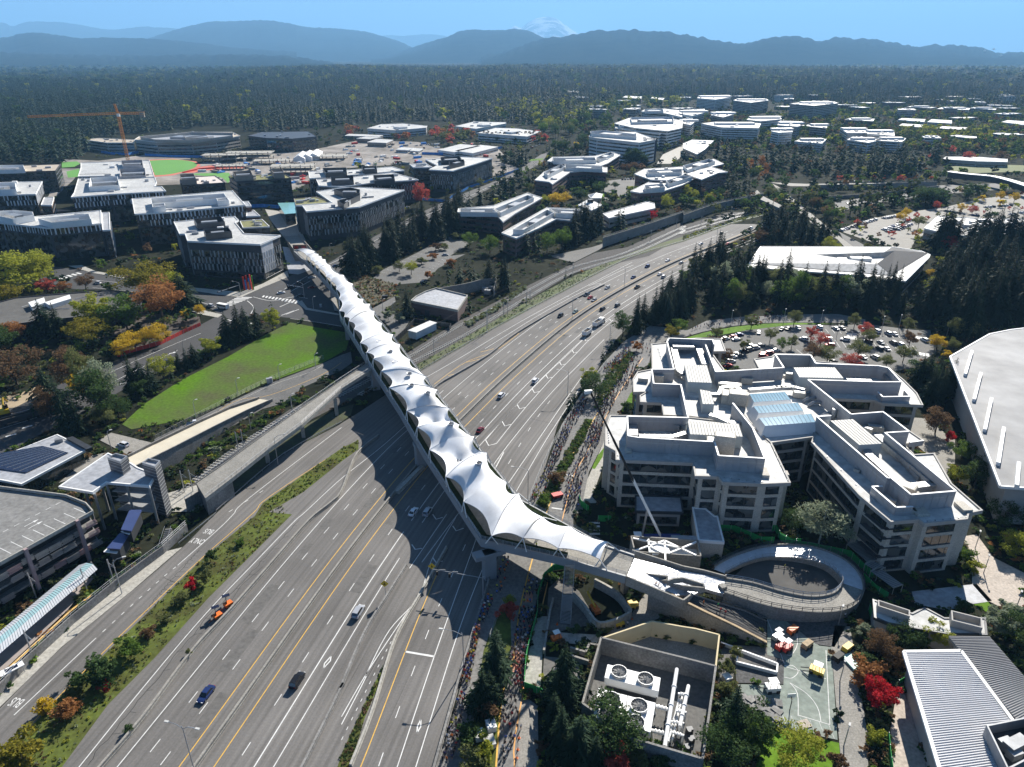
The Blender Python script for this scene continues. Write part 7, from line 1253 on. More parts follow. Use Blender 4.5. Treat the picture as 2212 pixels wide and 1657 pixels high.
B_=[(4,70,250,21,'ygreen',1.65,'huge yellow green tree at the left frame edge'),(4,240,200,19,'ygreen',1.3,'huge round green tree beside the crossing'),(4,60,330,13,'mix',1.2,'green tree with orange tips at the left edge'),(4,310,240,8,'red',1.5,'dark red maple above the gravel roof'),(4,420,235,6,'orange',1.2,'small orange tree beside the dark red maple'),(4,560,225,9,'rust',1,'thin brownish tree beside the street'),(4,960,260,19,'mix',1.45,'big round green and gold tree at the corner'),(4,1060,440,22,'orange',1.0,'tall orange maple by the red fence'),(4,1130,300,15,'ygreen',.9,'yellow green tree behind the orange maple'),(4,830,500,17,'green',1.0,'green tree at the end of the gravel roof'),(4,620,480,18,'ygreen',1.0,'yellow green tree before the gravel roof'),(4,580,580,13,'mix',1.3,'green tree with orange tips by the pines'),(4,1030,570,10,'yellow',.9,'airy yellow tree behind the red fence'),(4,880,610,9,'yellow',1.3,'round golden tree at the red fence'),(4,790,660,8,'yellow',1.2,'golden tree at the end of the red fence'),(4,1210,420,6,'yellow',.9,'small yellow tree near the crossing'),(4,1300,400,7,'yellow',.7,'thin yellow street tree at the corner'),(4,1370,650,9,'ygreen',1.1,'yellow green tree on the meadow bank'),(4,1770,480,11,'ygreen',.9,'bright yellow green tree at the meadow top'),(4,1060,790,10,'ygreen',.9,'pale yellow tree on the meadow bank'),(4,590,960,21,'olive',.5,'tall grey green poplar on the meadow bank'),(4,690,990,20,'grey',.48,'second tall grey green poplar'),(4,650,1060,17,'dark',.9,'dark leafy tree under the poplars'),(4,500,860,16,'rust',.9,'half bare brown tree among the poplars'),(4,540,930,11,'yellow',.8,'yellow tree under the poplars'),(4,110,830,15,'rust',1.2,'big purple brown tree at the left edge'),(4,20,640,13,'dark',1.1,'dark tree at the left frame edge'),(4,90,560,10,'orange',1.1,'orange tree at the left frame edge'),(4,10,860,5,'green',1.6,'low green shrub at the left edge'),(4,770,1030,6,'dark',1.6,'broad evergreen bush at the meadow tip'),(4,680,1090,6,'olive',1.3,'olive bush under the poplars'),(4,900,920,9,'dark',1.2,'dark bush below the meadow firs'),(4,340,1080,13,'rust',.7,'almost bare tree beside the lower street'),(2,515,1340,22,'red',.9,'single red tree at the end of the blue fence'),(2,1400,1345,15,'yellow',1.5,'broad bright yellow tree behind the brick banded office'),(2,1320,1345,12,'ygreen',1.2,'yellow green tree left of the broad yellow one'),(2,1205,1370,7,'ygreen',1.2,'small bright green tree in the office court'),(2,1550,1300,12,'dark',1.2,'dark green tree right of the yellow tree'),(2,1840,1125,13,'rust',1,'dark red tree on the office lawn, first of three'),(2,1890,1115,13,'rust',1,'dark red tree on the office lawn, middle of three'),(2,1940,1120,12,'rust',1,'dark red tree on the office lawn beside the slab'),(2,1520,965,12,'yellow',1,'yellow tree left of the gridded slab'),(2,2015,1430,10,'crimson',1,'red tree beside the rail retaining wall'),(2,2100,1370,17,'ygreen',.7,'tall yellow green tree before the glazed corner wing'),(2,1310,1090,9,'rust',1,'dark red tree left of the stepped office'),(2,830,1600,12,'green',1.1,'round bright green tree by the car park'),(2,960,1640,14,'green',1.0,'bright green tree in the middle of the car park group'),(2,1090,1640,11,'green',.9,'bright green tree right in the car park group'),(2,1330,1640,16,'green',1,'bright green tree by the office entrance'),(2,1430,1620,17,'green',1,'taller bright green tree by the office entrance'),(2,740,1550,6,'olive',1.8,'low spreading olive tree in the car park'),(2,610,1620,6,'rust',1.6,'rusty low tree in the car park strip'),(2,890,1500,6,'olive',1.6,'low olive tree before the office front'),(2,1230,1260,11,'olive',1,'olive tree at the white stepped office corner'),(2,1770,1225,8,'dark',1.4,'dark green tree at the round office lawn'),(2,1860,1250,8,'dark',1.3,'dark green tree by the car court'),(2,1620,1220,9,'dark',1.2,'dark green tree on the lawn edge'),('e',1470,400,9,'ygreen',1.2,'yellow green tree on the car park slope'),('e',1340,370,7,'olive',1.4,'pale olive tree on the car park slope'),('e',1110,390,6,'olive',1.5,'low green tree below the firs'),('e',1650,450,6,'orange',1.2,'orange shrub tree by the car park'),('e',1900,310,6,'orange',1.4,'orange tree between the car park firs'),('e',1220,890,6,'grey',1.2,'grey green bush at the service road'),('e',1340,920,6,'grey',1.3,'grey green bush beside the screen fence'),('e',1700,235,5,'orange',1.8,'orange tinged shrub row in the car park'),('e',1580,290,5,'olive',2,'olive shrub row in the car park'),('e',1830,130,5,'olive',2,'olive shrub row at the top of the car park'),(5,1640,910,11,'dark',1.4,'round dark tree at the crane tip'),(5,1600,840,9,'ygreen',1.1,'yellow green tree behind the round dark tree'),(5,1820,520,13,'dark',1,'tall leafy tree at the freeway edge'),(5,1910,610,5,'orange',1.3,'orange bush at the road bend'),(5,1395,1480,5,'rust',1.5,'brown shrub mass by the queue'),(5,1300,1610,4,'green',1.5,'bright green shrub by the canopy'),(5,2130,540,8,'mix',1.4,'turning tree at the head of the stone office'),(5,2180,500,8,'green',1.3,'green tree behind the turning one'),(5,1850,1010,5,'dark',1.4,'dark bush on the lawn by the office'),(6,877,1862,14,'grey',1.25,'large grey green birch between the office wings'),(6,703,1784,8,'dark',1.0,'dark small tree left of the birch'),(6,440,470,8,'olive',1.3,'olive tree at the curved lawn'),(6,215,540,7,'olive',1.3,'olive tree behind the stone office head'),(6,390,620,7,'olive',1.1,'olive tree among the red parked cars'),(6,285,700,8,'rust',1.1,'brown tree beside the office screen'),(6,560,560,8,'olive',1.0,'thin olive tree in the car park corner'),(6,640,610,7,'green',1.0,'green tree in the car park island'),(6,700,600,7,'olive',1.0,'second green tree in the car park island'),(6,715,450,8,'olive',1.2,'olive tree at the lawn curve'),(6,825,545,8,'red',1.1,'bright red tree in the car park'),(6,885,590,8,'red',1.1,'second bright red tree in the car park'),(6,1105,470,8,'olive',1.1,'olive tree at the car park crossing'),(6,1170,520,8,'red',1.0,'red brown tree at the car park crossing'),(6,1200,570,8,'olive',1.2,'olive brown tree in the car park row'),(6,1130,660,9,'olive',1.4,'broad olive tree in the car park row'),(6,840,680,9,'rust',1.3,'broad rusty tree by the north wing'),(6,930,690,9,'olive',1.3,'broad olive tree by the north wing'),(6,1085,720,7,'red',1.4,'low red tree by the north wing'),(6,1310,730,7,'olive',1.2,'olive tree at the car park foot'),(6,1420,690,9,'olive',1.1,'olive tree at the car park lane'),(6,1460,590,9,'rust',1.1,'rusty tree at the car park lane'),(6,1450,490,8,'olive',1.2,'olive tree at the far corner of the car park'),(6,1640,600,7,'yellow',1.5,'golden tree beside the ribbed grey hall'),(6,1710,660,4,'yellow',1.6,'low golden bush at the hall corner'),(6,1740,620,7,'olive',1,'olive tree at the hall corner'),(6,1790,540,13,'olive',1.2,'large olive tree before the tall grove'),(6,1550,830,12,'dark',1.3,'broad dark tree beside the north wing'),(6,1630,1150,10,'rust',1.4,'dark russet tree on the plaza'),(6,1715,1200,5,'crimson',.9,'small red maple on the plaza'),(6,1800,1310,7,'green',1.4,'round green tree by the ribbed hall'),(6,1760,1470,7,'ygreen',1.5,'yellow green tree by the ribbed hall'),(6,1880,1500,9,'dark',1.4,'dark tree against the ribbed hall'),(6,1960,1450,9,'dark',1.3,'dark tree at the ribbed hall wall'),(6,1600,230,10,'ygreen',1,'yellow green tree beside the hip roofed office'),(6,1600,160,8,'yellow',1.1,'golden tree beside the hip roofed office'),(6,700,230,15,'grey',1.1,'silvery tree before the hip roofed office'),(6,250,230,17,'grey',1.1,'tall silvery tree in the woods'),(6,530,280,11,'grey',1,'silver green tree at the wood edge'),(6,430,190,14,'dark',1.3,'round dark tree in the woods'),(9,1270,950,8,'rust',1.1,'tall russet tree by the pavilion'),(9,1340,990,6,'rust',1.2,'russet bush by the pavilion'),(9,1210,1100,6,'orange',1.6,'orange brown tree behind the crimson maple'),(9,1265,1260,7,'crimson',1.45,'vivid crimson maple by the path'),(9,1620,870,7,'ygreen',1.4,'bright yellow green tree before the metal roofed hall'),(9,1400,850,7,'dark',1.4,'dark tree before the pavilion'),(9,1500,860,6,'dark',1.5,'dark tree right before the pavilion'),(9,1160,790,3,'grey',1.7,'grey green bush by the pavilion'),(9,700,1620,8,'ygreen',1.5,'bright yellow tree on the near lawn'),(9,420,1480,10,'dark',1.3,'dark green tree beside the lawn'),(9,280,1620,10,'dark',1.3,'dark tree at the bottom edge by the yard'),(9,480,1560,8,'green',1.2,'mid green tree beside the near lawn'),(9,330,940,3,'olive',1.4,'small olive bush by the yard wall'),(9,280,1040,4,'olive',1.3,'olive bush along the yard wall'),(9,290,1200,4,'olive',1.3,'lower olive bush along the yard wall'),(9,2150,290,8,'ygreen',1.3,'yellow green tree at the right frame edge'),(9,2080,90,9,'dark',1.4,'dark tree above the plaza'),(9,1830,330,5,'green',1.3,'green bush by the glazed tower'),(9,1880,390,4,'ygreen',1.4,'yellow green bush by the glazed tower'),(9,2030,800,7,'grey',1.6,'grey green olive mass right of the pavilion'),(9,2160,850,8,'dark',1.5,'dark tree mass right of the pavilion'),(9,2130,720,6,'grey',1.5,'grey bush at the plaza edge'),(9,1820,660,4,'dark',1.6,'dark bush behind the pavilion'),(9,1250,1500,4,'ygreen',1.2,'small yellow grass-like bush by the hall path'),(9,970,1657,4,'rust',1.4,'brown bush at the bottom edge of the lawn'),(8,1070,690,5,'red',1.3,'red maple at the end of the mesh fence'),(8,1080,600,3,'ygreen',1.3,'yellow green shrub beside the red maple'),(8,850,1640,5,'olive',1.5,'olive shrub at the bottom by the queue'),(8,950,1330,5,'rust',1.3,'bare brown bush below the spruces'),(8,820,1500,5,'dark',1.4,'dark shrub at the queue bottom'),(8,930,1600,5,'ygreen',1.2,'yellow green shrub between boxes at the bottom'),(8,1780,1640,6,'red',1.5,'red brown bush at the bottom edge of the yard'),(8,1930,1640,4,'olive',1.7,'olive bush at the bottom edge'),(8,2080,1657,4,'dark',1.7,'dark bush at the bottom edge'),(3,1600,1040,10,'red',1,'red tree at the end of the fir screen'),(3,1735,1000,13,'red',1.1,'red tree by the strip building, first of three'),(3,1840,1045,14,'red',1.2,'broad red tree by the strip building'),(3,2050,1050,14,'rust',1.3,'brown red tree by the strip building'),(3,1450,1130,14,'green',1.2,'green broad tree in the fir screen'),(3,1230,1160,9,'ygreen',1.3,'yellow green tree under the fir screen'),(3,1400,1440,9,'yellow',1.1,'yellow tree in the car park, lower pair left'),(3,1440,1410,9,'yellow',1.1,'yellow tree in the car park, lower pair right'),(3,1800,1370,8,'yellow',1.2,'yellow tree in the upper car park'),(3,1930,1310,8,'yellow',1.2,'yellow tree in the top car park row'),(3,2050,1300,9,'yellow',1.1,'tall yellow tree in the car park corner'),(3,2140,1310,9,'yellow',1.3,'broad yellow tree at the car park corner'),(3,2050,1340,8,'yellow',1.1,'lower yellow tree in the car park corner'),(3,1640,1360,8,'red',1.2,'red tree in the yellow tree car park'),(3,1870,1385,8,'red',1.3,'dark red tree in the upper car park'),(3,1520,1480,11,'olive',1.2,'olive tree beside the crowded roof store'),(3,1720,1640,12,'crimson',1.2,'crimson tree below the grey annex'),(3,1190,1620,6,'olive',1.2,'olive tree at the junction'),(3,1500,1540,6,'orange',1.2,'orange tree in the car park foot'),(3,560,1170,10,'rust',1.2,'rusty tree at the overpass road head'),(3,530,1140,8,'orange',1.1,'orange tree at the overpass road head'),(3,650,1190,11,'dark',1,'dark cone tree at the overpass road head'),(3,560,1290,12,'olive',1.3,'olive tree on the wooded overpass'),(3,600,1270,9,'grey',1.3,'grey green tree on the wooded overpass')]
for n,x,y,h,k,w,lab in B_:f=1.15 if n==4 else 1;BRO.append((*G(n,x,y),h*f,k,lab,None,w*(1.2 if n==4 else 1)))
for i in range(9):BRO.append((*G(3,1080+i*52+(i%2)*10,1390-i*14),random.uniform(15,20),'pop','slim upright poplar in the row beside the far freeway','poplars by the far freeway',1.2))
for i in range(13):BRO.append((*G(2,920+i*27,905+(i%3)*4),random.uniform(14,19),'popo','slim orange green tree in the row before the pale office','slim trees before the pale office',1.2))
for k_,pts,n_,h0,h1,lab in((['red','orange','rust'],[(0,850),(60,900),(120,870),(60,830)],12,9,15,'red autumn tree left of the forest edge sheds'),(['red','orange','rust','olive'],[(540,900),(700,950),(870,900),(820,850),(600,850)],42,10,17,'autumn tree in the rusty grove on the site edge'),(['rust','red','olive'],[(1180,930),(1330,930),(1310,880),(1220,890)],18,9,15,'rusty tree right of the pale office'),(['rust','orange','red'],[(330,930),(460,935),(440,890),(350,900)],12,9,14,'red tree beside the forest edge sheds')):zone(2,pts,n_,h0,h1,lab,k_)
zone(2,[(1300,980),(1600,900),(1620,1000),(1340,1020)],24,14,24,'fir left of the gridded slab',['fir','fir','dark']);zone(2,[(1280,860),(1560,780),(1740,780),(1760,830),(1560,870),(1350,930)],46,14,24,'leafy tree at the forest edge above the slab',['olive','dark','fir','green']);zone(2,[(1560,1180),(1700,1290),(1900,1300),(1960,1290),(1800,1170),(1730,1130)],16,6,11,'garden tree on the office lawn',['dark','green','olive']);zone(2,[(1850,980),(1970,1010),(1980,1080),(1850,1080),(1800,1040)],16,14,22,'dark fir before the gridded slab',['fir','dark'])
zone(3,[(0,1200),(120,1260),(260,1290),(240,1330),(0,1370)],22,7,14,'roadside tree above the rail wall',['dark','green','ygreen','rust']);zone(3,[(300,1070),(440,1180),(560,1140),(470,1060)],20,8,16,'tree between office tower and fir screen',['dark','olive','ygreen','fir','orange']);zone(3,[(930,1600),(1040,1657),(880,1657)],6,7,12,'yellowing tree beside the overpass road',['ygreen','yellow','olive'])
MIXF=['dark','dark','olive','green','fir','fir','firl','dark','fir','rust','ygreen']
zone(3,[(0,700),(250,760),(700,740),(1000,720),(1450,730),(2207,740),(2207,1000),(1650,1000),(1400,960),(1000,960),(700,900),(100,880)],1500,7,13,'tree among the far apartments and shops',MIXF);zone(3,[(1000,690),(1450,700),(2207,720),(2207,780),(1400,760),(1000,740)],600,8,14,'tree in the far suburb below the forest',MIXF)
zone(3,[(1380,840),(1950,850),(2050,900),(1900,930),(1400,900)],60,11,15,'pale yellow green tree in the far suburb',['ygreen','olive']);zone(3,[(1000,1460),(1400,1400),(1900,1300),(2207,1260),(2207,1400),(1500,1540),(1200,1560)],40,4,7,'small car park tree',['olive','rust','red','ygreen'],clear=False)
zone(2,[(1000,660),(2209,640),(2209,700),(1950,700),(1750,760),(1600,770),(1400,830),(1300,860)],420,14,24,'tree at the edge of the far forest',['fir','fir','dark','olive','ygreen'])
# the far forest, row by row
FP=[(-60,172),(150,178),(330,168),(560,158),(760,153),(1000,148),(1300,147),(1700,152),(2000,170),(2272,186),(2272,240),(1950,234),(1720,220),(1490,206),(1330,216),(1310,240),(1255,280),(1180,272),(1090,268),(900,262),(780,268),(690,278),(560,288),(480,272),(290,290),(205,300),(190,335),(140,352),(-60,352)]
FP2=[(-60,352),(140,352),(205,300),(290,292),(200,345),(120,370),(-60,358)]
py=146.5
FARF=[]
while py<352:
 v=(py-H/2)/F;t=CH/(sp_+v*cp_);s=F/t;px=-60+random.random()*10*s
 while px<2272:
  if inpoly(FP,px,py)or(py<176 and py>150 and False):x,y=G(0,px,py);FARF.append((x,y,random.uniform(22,42)*(1+.15*math.sin(x*.004)*math.cos(y*.003)),0 if random.random()<.955 else random.choice((1,2,2,3)),0))
  px+=s*random.uniform(5,12)
 py+=max(.45,s*30*.18*random.uniform(.8,1.2))
def split(lst,cap):
 lst=sorted(lst,key=lambda a:-(a[2]*(a[6]or 1))/max(60,a[1]));return lst[:cap],lst[cap:]
cI,cR=split(CON,290);bI,bR=split(BRO,290)
for i,(x,y,h,k,lab,grp,w)in enumerate(cI):tree('fir_tree',FIRHI[i%4],k,TRF,x,y,h,w or random.uniform(.9,1.3),lab,'tree',grp)
for i,(x,y,h,k,lab,grp,w)in enumerate(bI):
 if k in('pop','popo'):tree('poplar_tree',POP,'olive' if k=='pop' else 'rust',TRB,x,y,h,w,lab,'tree',grp)
 elif h<6.5 and grp is None:tree('shrub',SHRUB[i%2],k,TRB,x,y,h,(w or 1)*.9,lab,'shrub')
 else:tree('broadleaf_tree',BLHI[i%4],k,TRW if 'birch' in lab else TRB,x,y,h,w or random.uniform(.9,1.2),lab,'tree',grp)
def scatter(name,items,label):
 """items: (template, material index, x, y, z, height, width)"""
 keys=list(dict.fromkeys(k for _,k,*_ in items));out=[];mi=[]
 by={}
 for it in items:by.setdefault((id(it[0]),it[1]),(it[0],[]))[1].append(it)
 for(_,k),(tp,its)in by.items():
  A=np.array([i[2:]for i in its],dtype=np.float64);n=len(A);a=rs.uniform(0,6.28,n);c,s=np.cos(a),np.sin(a);P=tp.reshape(-1,3);wx=(A[:,3]*A[:,4])[:,None]
  X=(P[None,:,0]*c[:,None]-P[None,:,1]*s[:,None])*wx+A[:,0:1];Y=(P[None,:,0]*s[:,None]+P[None,:,1]*c[:,None])*wx+A[:,1:2];Z=P[None,:,2]*A[:,3:4]+A[:,2:3]
  out.append(np.stack([X,Y,Z],-1).reshape(-1,3,3));mi.append(np.full(len(out[-1]),keys.index(k)))
 o=link(name,trimesh(name,np.concatenate(out),[LM[k]for k in keys],np.concatenate(mi)));return tag(o,label,kind='stuff')
items=[]
for i,(x,y,h,k,_)in enumerate(FARF):
 if k==0:items.append((FIRLO[i%4],'fir',x,y,rise(x,y),h*(.8+.45*(.5+.5*mn.noise(Vector((x*.006,y*.004,9))))),random.uniform(.85,1.2)))
 else:items.append((BLLO[i%2],('olive','dark','ygreen')[k-1],x,y,rise(x,y),h*.7,1.0))
for i,(x,y,h,k,*_)in enumerate(cR):items.append((FIRLO[i%4],k,x,y,0,h,random.uniform(.9,1.2)))
def fill(k,y0,y1,h0,h1,x0=-30,x1=2240):
 g=0
 while g<k:
  px,py=random.uniform(x0,x1),random.uniform(y0,y1);x,y=G(0,px,py)
  if free(x,y):bR.append((x,y,random.uniform(h0,h1),random.choice(MIXF+['dark','dark','fir']),0,0,1.1));g+=1
fill(2300,205,330,6,12,1250);fill(500,330,470,5,12,1050);fill(260,400,620,4,9,1500);fill(220,260,420,5,11,600,1300);fill(90,520,800,4,9,-30,420)
scatter('forest',items,'dark conifer forest covering the plain below the hills')
scatter('distant_woods',[(BLLO[i%2],{'pop':'olive','popo':'rust'}.get(k,k),x,y,0,h,(w or 1)*random.uniform(.9,1.2))for i,(x,y,h,k,_,_,w)in enumerate(bR)],'leafy trees mixed among the far buildings')
# the plain beyond the forest: canopy that fades towards the hills
items=[]
for i in range(9000):
 y=random.uniform(3200,9000);x=random.uniform(-.9,.9)*y
 items.append((BLLO[i%2]if random.random()<.3 else FIRLO[i%4],random.choice(('fir','fir','dark','olive')),x,y,rise(x,y)-4,random.uniform(22,34),random.uniform(1.2,2.2)))
scatter('far_woodland',items,'hazy woodland on the plain towards the hills')
# low planting on every free piece of ground
items=[]
random.seed(77)
while len(items)<7500:
 py=random.uniform(290,1690);px=random.uniform(-30,2240);x,y=G(0,px,py)
 if not free(x,y):continue
 u=random.random();k=random.choice(('dark','dark','green','olive','fir','rust')if u<.93 else('ygreen','orange','grey'))
 items.append((SHLO[len(items)%2],k,x,y,0,random.uniform(.5,1.7)*(1+y/900),random.uniform(1,1.8)))
scatter('undergrowth',items,'low shrubs and ground cover between the paved areas')
items=[]
def strip(n,pts,k,kinds,h0,h1):
 P=GP(n,pts)if n else GM(pts);xs=[p[0]for p in P];ys=[p[1]for p in P];g=0
 while g<k:
  x,y=random.uniform(min(xs),max(xs)),random.uniform(min(ys),max(ys))
  if inpoly(P,x,y):items.append((SHLO[g%2],random.choice(kinds),x,y,0,random.uniform(h0,h1),random.uniform(1,1.6)));g+=1
strip(7,[(-100,1760),(0,1600),(420,1170),(870,740),(1320,300),(1650,30),(1780,-60),(1890,20),(1560,350),(1350,540),(1000,930),(700,1230),(400,1640)],800,('olive','olive','grey','rust','ygreen'),.2,.6)
strip(4,[(1700,1600),(2210,1245),(2320,1190),(2320,1250),(2210,1320),(1960,1530),(1740,1640)],260,('green','olive','ygreen'),.2,.6)
strip(8,[(-70,1800),(0,1570),(190,1160),(280,985),(275,1040),(150,1340),(60,1640),(20,1800)],260,('olive','dark','rust'),.2,.5)
strip(0,[(5,1330,1500),(5,1400,1380),(5,1480,1230),(5,1590,1060),(5,1620,1070),(5,1560,1200),(5,1440,1420),(5,1380,1550),(8,1290,30),(8,1240,60)],420,('dark','olive','green'),.7,1.4)
strip(5,[(1640,1030),(1680,1000),(1900,640),(1870,620),(1760,700),(1650,900)],260,('dark','olive','green'),.8,1.5)
strip(5,[(470,715),(850,500),(1190,300),(1500,130),(1840,5),(1300,290),(950,480),(500,745)],420,('grey','grey','green'),.3,.8);strip(3,[(0,1530),(430,1390),(560,1388),(300,1450),(0,1555)],300,('olive','ygreen','grey'),.6,1.4)
strip(5,[(800,440),(1000,330),(1190,190),(1200,210),(1010,350),(830,460)],160,('grey','olive'),.8,2)
strip('e',[(760,440),(930,400),(1290,500),(1300,630),(1040,770),(900,620)],420,('dark','rust','olive','orange'),.4,1.1);strip(4,[(1210,1330),(1500,1200),(1940,920),(1960,880),(1920,900),(1480,1180),(1200,1310)],240,('dark','green'),.8,1.3)
scatter('weeds',items,'weeds, grass tufts and clipped ground shrubs along the verges')
for n,x,y,h,k,w,lab in((7,1365,330,4.2,'dark',1,'dark green bush alone on the freeway verge'),(7,1340,460,4.6,'olive',1.1,'olive gold bush on the freeway verge'),(7,1250,510,4,'crimson',1,'red tinged bush on the freeway verge'),(7,1180,600,3.6,'olive',1.2,'yellowish bush on the freeway verge'),(7,1080,715,2.6,'olive',1.4,'low olive bush on the freeway verge'),(7,965,815,2.8,'rust',1.5,'low brown bush on the freeway verge'),(7,850,930,5,'green',1.4,'broad green shrub on the freeway verge'),(7,660,1090,7,'dark',1.3,'largest dark green shrub on the freeway verge'),(7,510,1130,4,'dark',1.3,'dark shrub left of the largest verge shrub'),(7,290,1310,4.5,'yellow',1.0,'thin yellow tree on the lower verge'),(7,430,1330,4.5,'orange',1.3,'orange shrub on the lower verge'),(7,690,1150,2.5,'crimson',1.2,'small red shrub at the verge shrubs'),(7,150,1620,6,'mix',1.7,'broad green and orange shrub at the bottom left'),(7,830,1430,2,'dark',1.2,'weed bush growing against the lower freeway barrier'),(7,1225,930,1.8,'olive',1,'small weed bush at the freeway barrier'),(7,1560,215,2.4,'green',1.5,'small bright bush at the top of the verge')):
 tree('shrub',SHRUB[len(lab)%2],k,TRB,*G(n,x,y),h,w,lab,'shrub')
# ---------------- vehicles ---------------------------------------------------
CP={k:mat('car_paint_'+k,c,.28,.04,.5,metal=.25,spec=.6)for k,c in dict(white=(.75,.75,.76),silver=(.42,.43,.45),black=(.012,.012,.014),blue=(.02,.04,.14),red=(.35,.012,.015),grey=(.13,.135,.14),maroon=(.16,.01,.015),brown=(.16,.12,.08),green=(.25,.32,.3)).items()}
CARG=glass('car_glass',(.01,.012,.014),.1)
LAMPW=mat('lamp_lens',(.7,.7,.68),.2);LAMPR=mat('tail_lamp',(.4,.01,.01),.3)
def loft(q,secs,mi=0): # (x, half width, z low, z high)
 k=len(q.v)
 for x,w,a,b_ in secs:q.v+=[(x,-w,a),(x,w,a),(x,w*.97,b_*.75+a*.25),(x,w*.82,b_),(x,-w*.82,b_),(x,-w*.97,b_*.75+a*.25)]
 n=len(secs)
 for i in range(n-1):
  for j in range(6):A=k+i*6+j;B=k+i*6+(j+1)%6;q.f.append((A,A+6,B+6,B));q.m.append(mi)
 q.f+=[tuple(k+j for j in range(6)),tuple(k+(n-1)*6+j for j in range(6))[::-1]];q.m+=[mi,mi];return q
SPEC={'sedan':(2.35,.92,.86,1.42,(-1.75,-1.05,.35,1.15)),'suv':(2.35,.97,1.0,1.72,(-2.2,-1.85,.45,1.15)),'pickup':(2.8,.98,1.0,1.8,(-.6,-.35,.75,1.4))}
def car_shapes(kind):
 L,w,zb,zt,(a,b_,c,d)=SPEC[kind];q=loft(MB(),[(-L,w*.8,.4,zb*.85),(-L+.12,w*.95,.28,zb),(-1.3,w,.25,zb+.03),(.9,w,.25,zb+.03),(L-.5,w*.95,.28,zb*.9),(L-.08,w*.85,.3,zb*.72),(L,w*.75,.38,zb*.62)])
 g=MB();g.add([(a,-w*.86,zb),(a,w*.86,zb),(d,w*.84,zb),(d,-w*.84,zb),(b_,-w*.68,zt-.05),(b_,w*.68,zt-.05),(c,w*.67,zt-.05),(c,-w*.67,zt-.05)],[(0,4,7,3)[::-1],(1,2,6,5)[::-1],(0,1,5,4)[::-1],(2,3,7,6)[::-1],(4,5,6,7)])
 r=MB();r.box(((b_+c)/2,0),(c-b_+.12,w*1.38,.07),0,0,zt-.06)
 for s in(-1,1):
  for x0,x1 in((a,b_),(d,c),((a+d)/2,(b_+c)/2)):r.beam((x0,s*w*.87,zb+.03),(x1,s*w*.69,zt),.09,.05)
 if kind=='pickup':g.box((-1.7,0),(2.0,w*1.6,.02),0,0,zb+.04)
 return q,g,r
WHM=MB().tube([(0,-.12,0),(0,.12,0)],.34,12).build('wheel_mesh',BLACK);wheel_me=WHM.data;bpy.data.objects.remove(WHM);RIMM=MB().tube([(0,-.13,0),(0,.13,0)],.19,10).build('rim_mesh',METAL);rim_me=RIMM.data;bpy.data.objects.remove(RIMM)
PROTO={};FLAT={}
def proto(kind):
 q,g,r=car_shapes(kind);e=empty('car',(0,-500,0));L,w,zb,zt,_=SPEC[kind]
 b_=q.build('body',CP['white'],e);r.build('roof',CP['white'],e);g.build('windows',CARG,e)
 for x in(-L*.62,L*.62):
  for s in(-1,1):o=link('wheel',wheel_me,e);o.location=(x,s*w*.9,.34);k=link('rim',rim_me,o)
 for s in(-1,1):MB().box((L-.12,s*w*.62,zb*.66),(.22,.34,.14)).build('headlight',LAMPW,e);MB().box((-L+.05,s*w*.66,zb*.84),(.12,.3,.16)).build('tail_light',LAMPR,e)
 return e
def paint(o,c):
 for ch in[o]+list(o.children):
  if ch.name.split('.')[0]in('body','roof','parked_car'):ch.material_slots[0].link='OBJECT';ch.material_slots[0].material=CP[c]
used=set()
def car(n,x,y,c,kind,lab,head=None,grp='cars on the freeway',sign=1):
 gx_,gy_=G(n,x,y)
 if head is None:
  i=min(range(1,len(MED)-1),key=lambda i:abs(MED[i][1]-gy_));head=math.atan2(MED[i+1][1]-MED[i-1][1],MED[i+1][0]-MED[i-1][0])+(math.pi if sign<0 else 0)
 if kind not in PROTO:PROTO[kind]=proto(kind)
 o=PROTO[kind]if kind not in used else dup(PROTO[kind],(0,0,0));used.add(kind);o.location=(gx_,gy_,.015);o.rotation_euler=(0,0,head);tag(o,lab,'car',grp);paint(o,c);return o
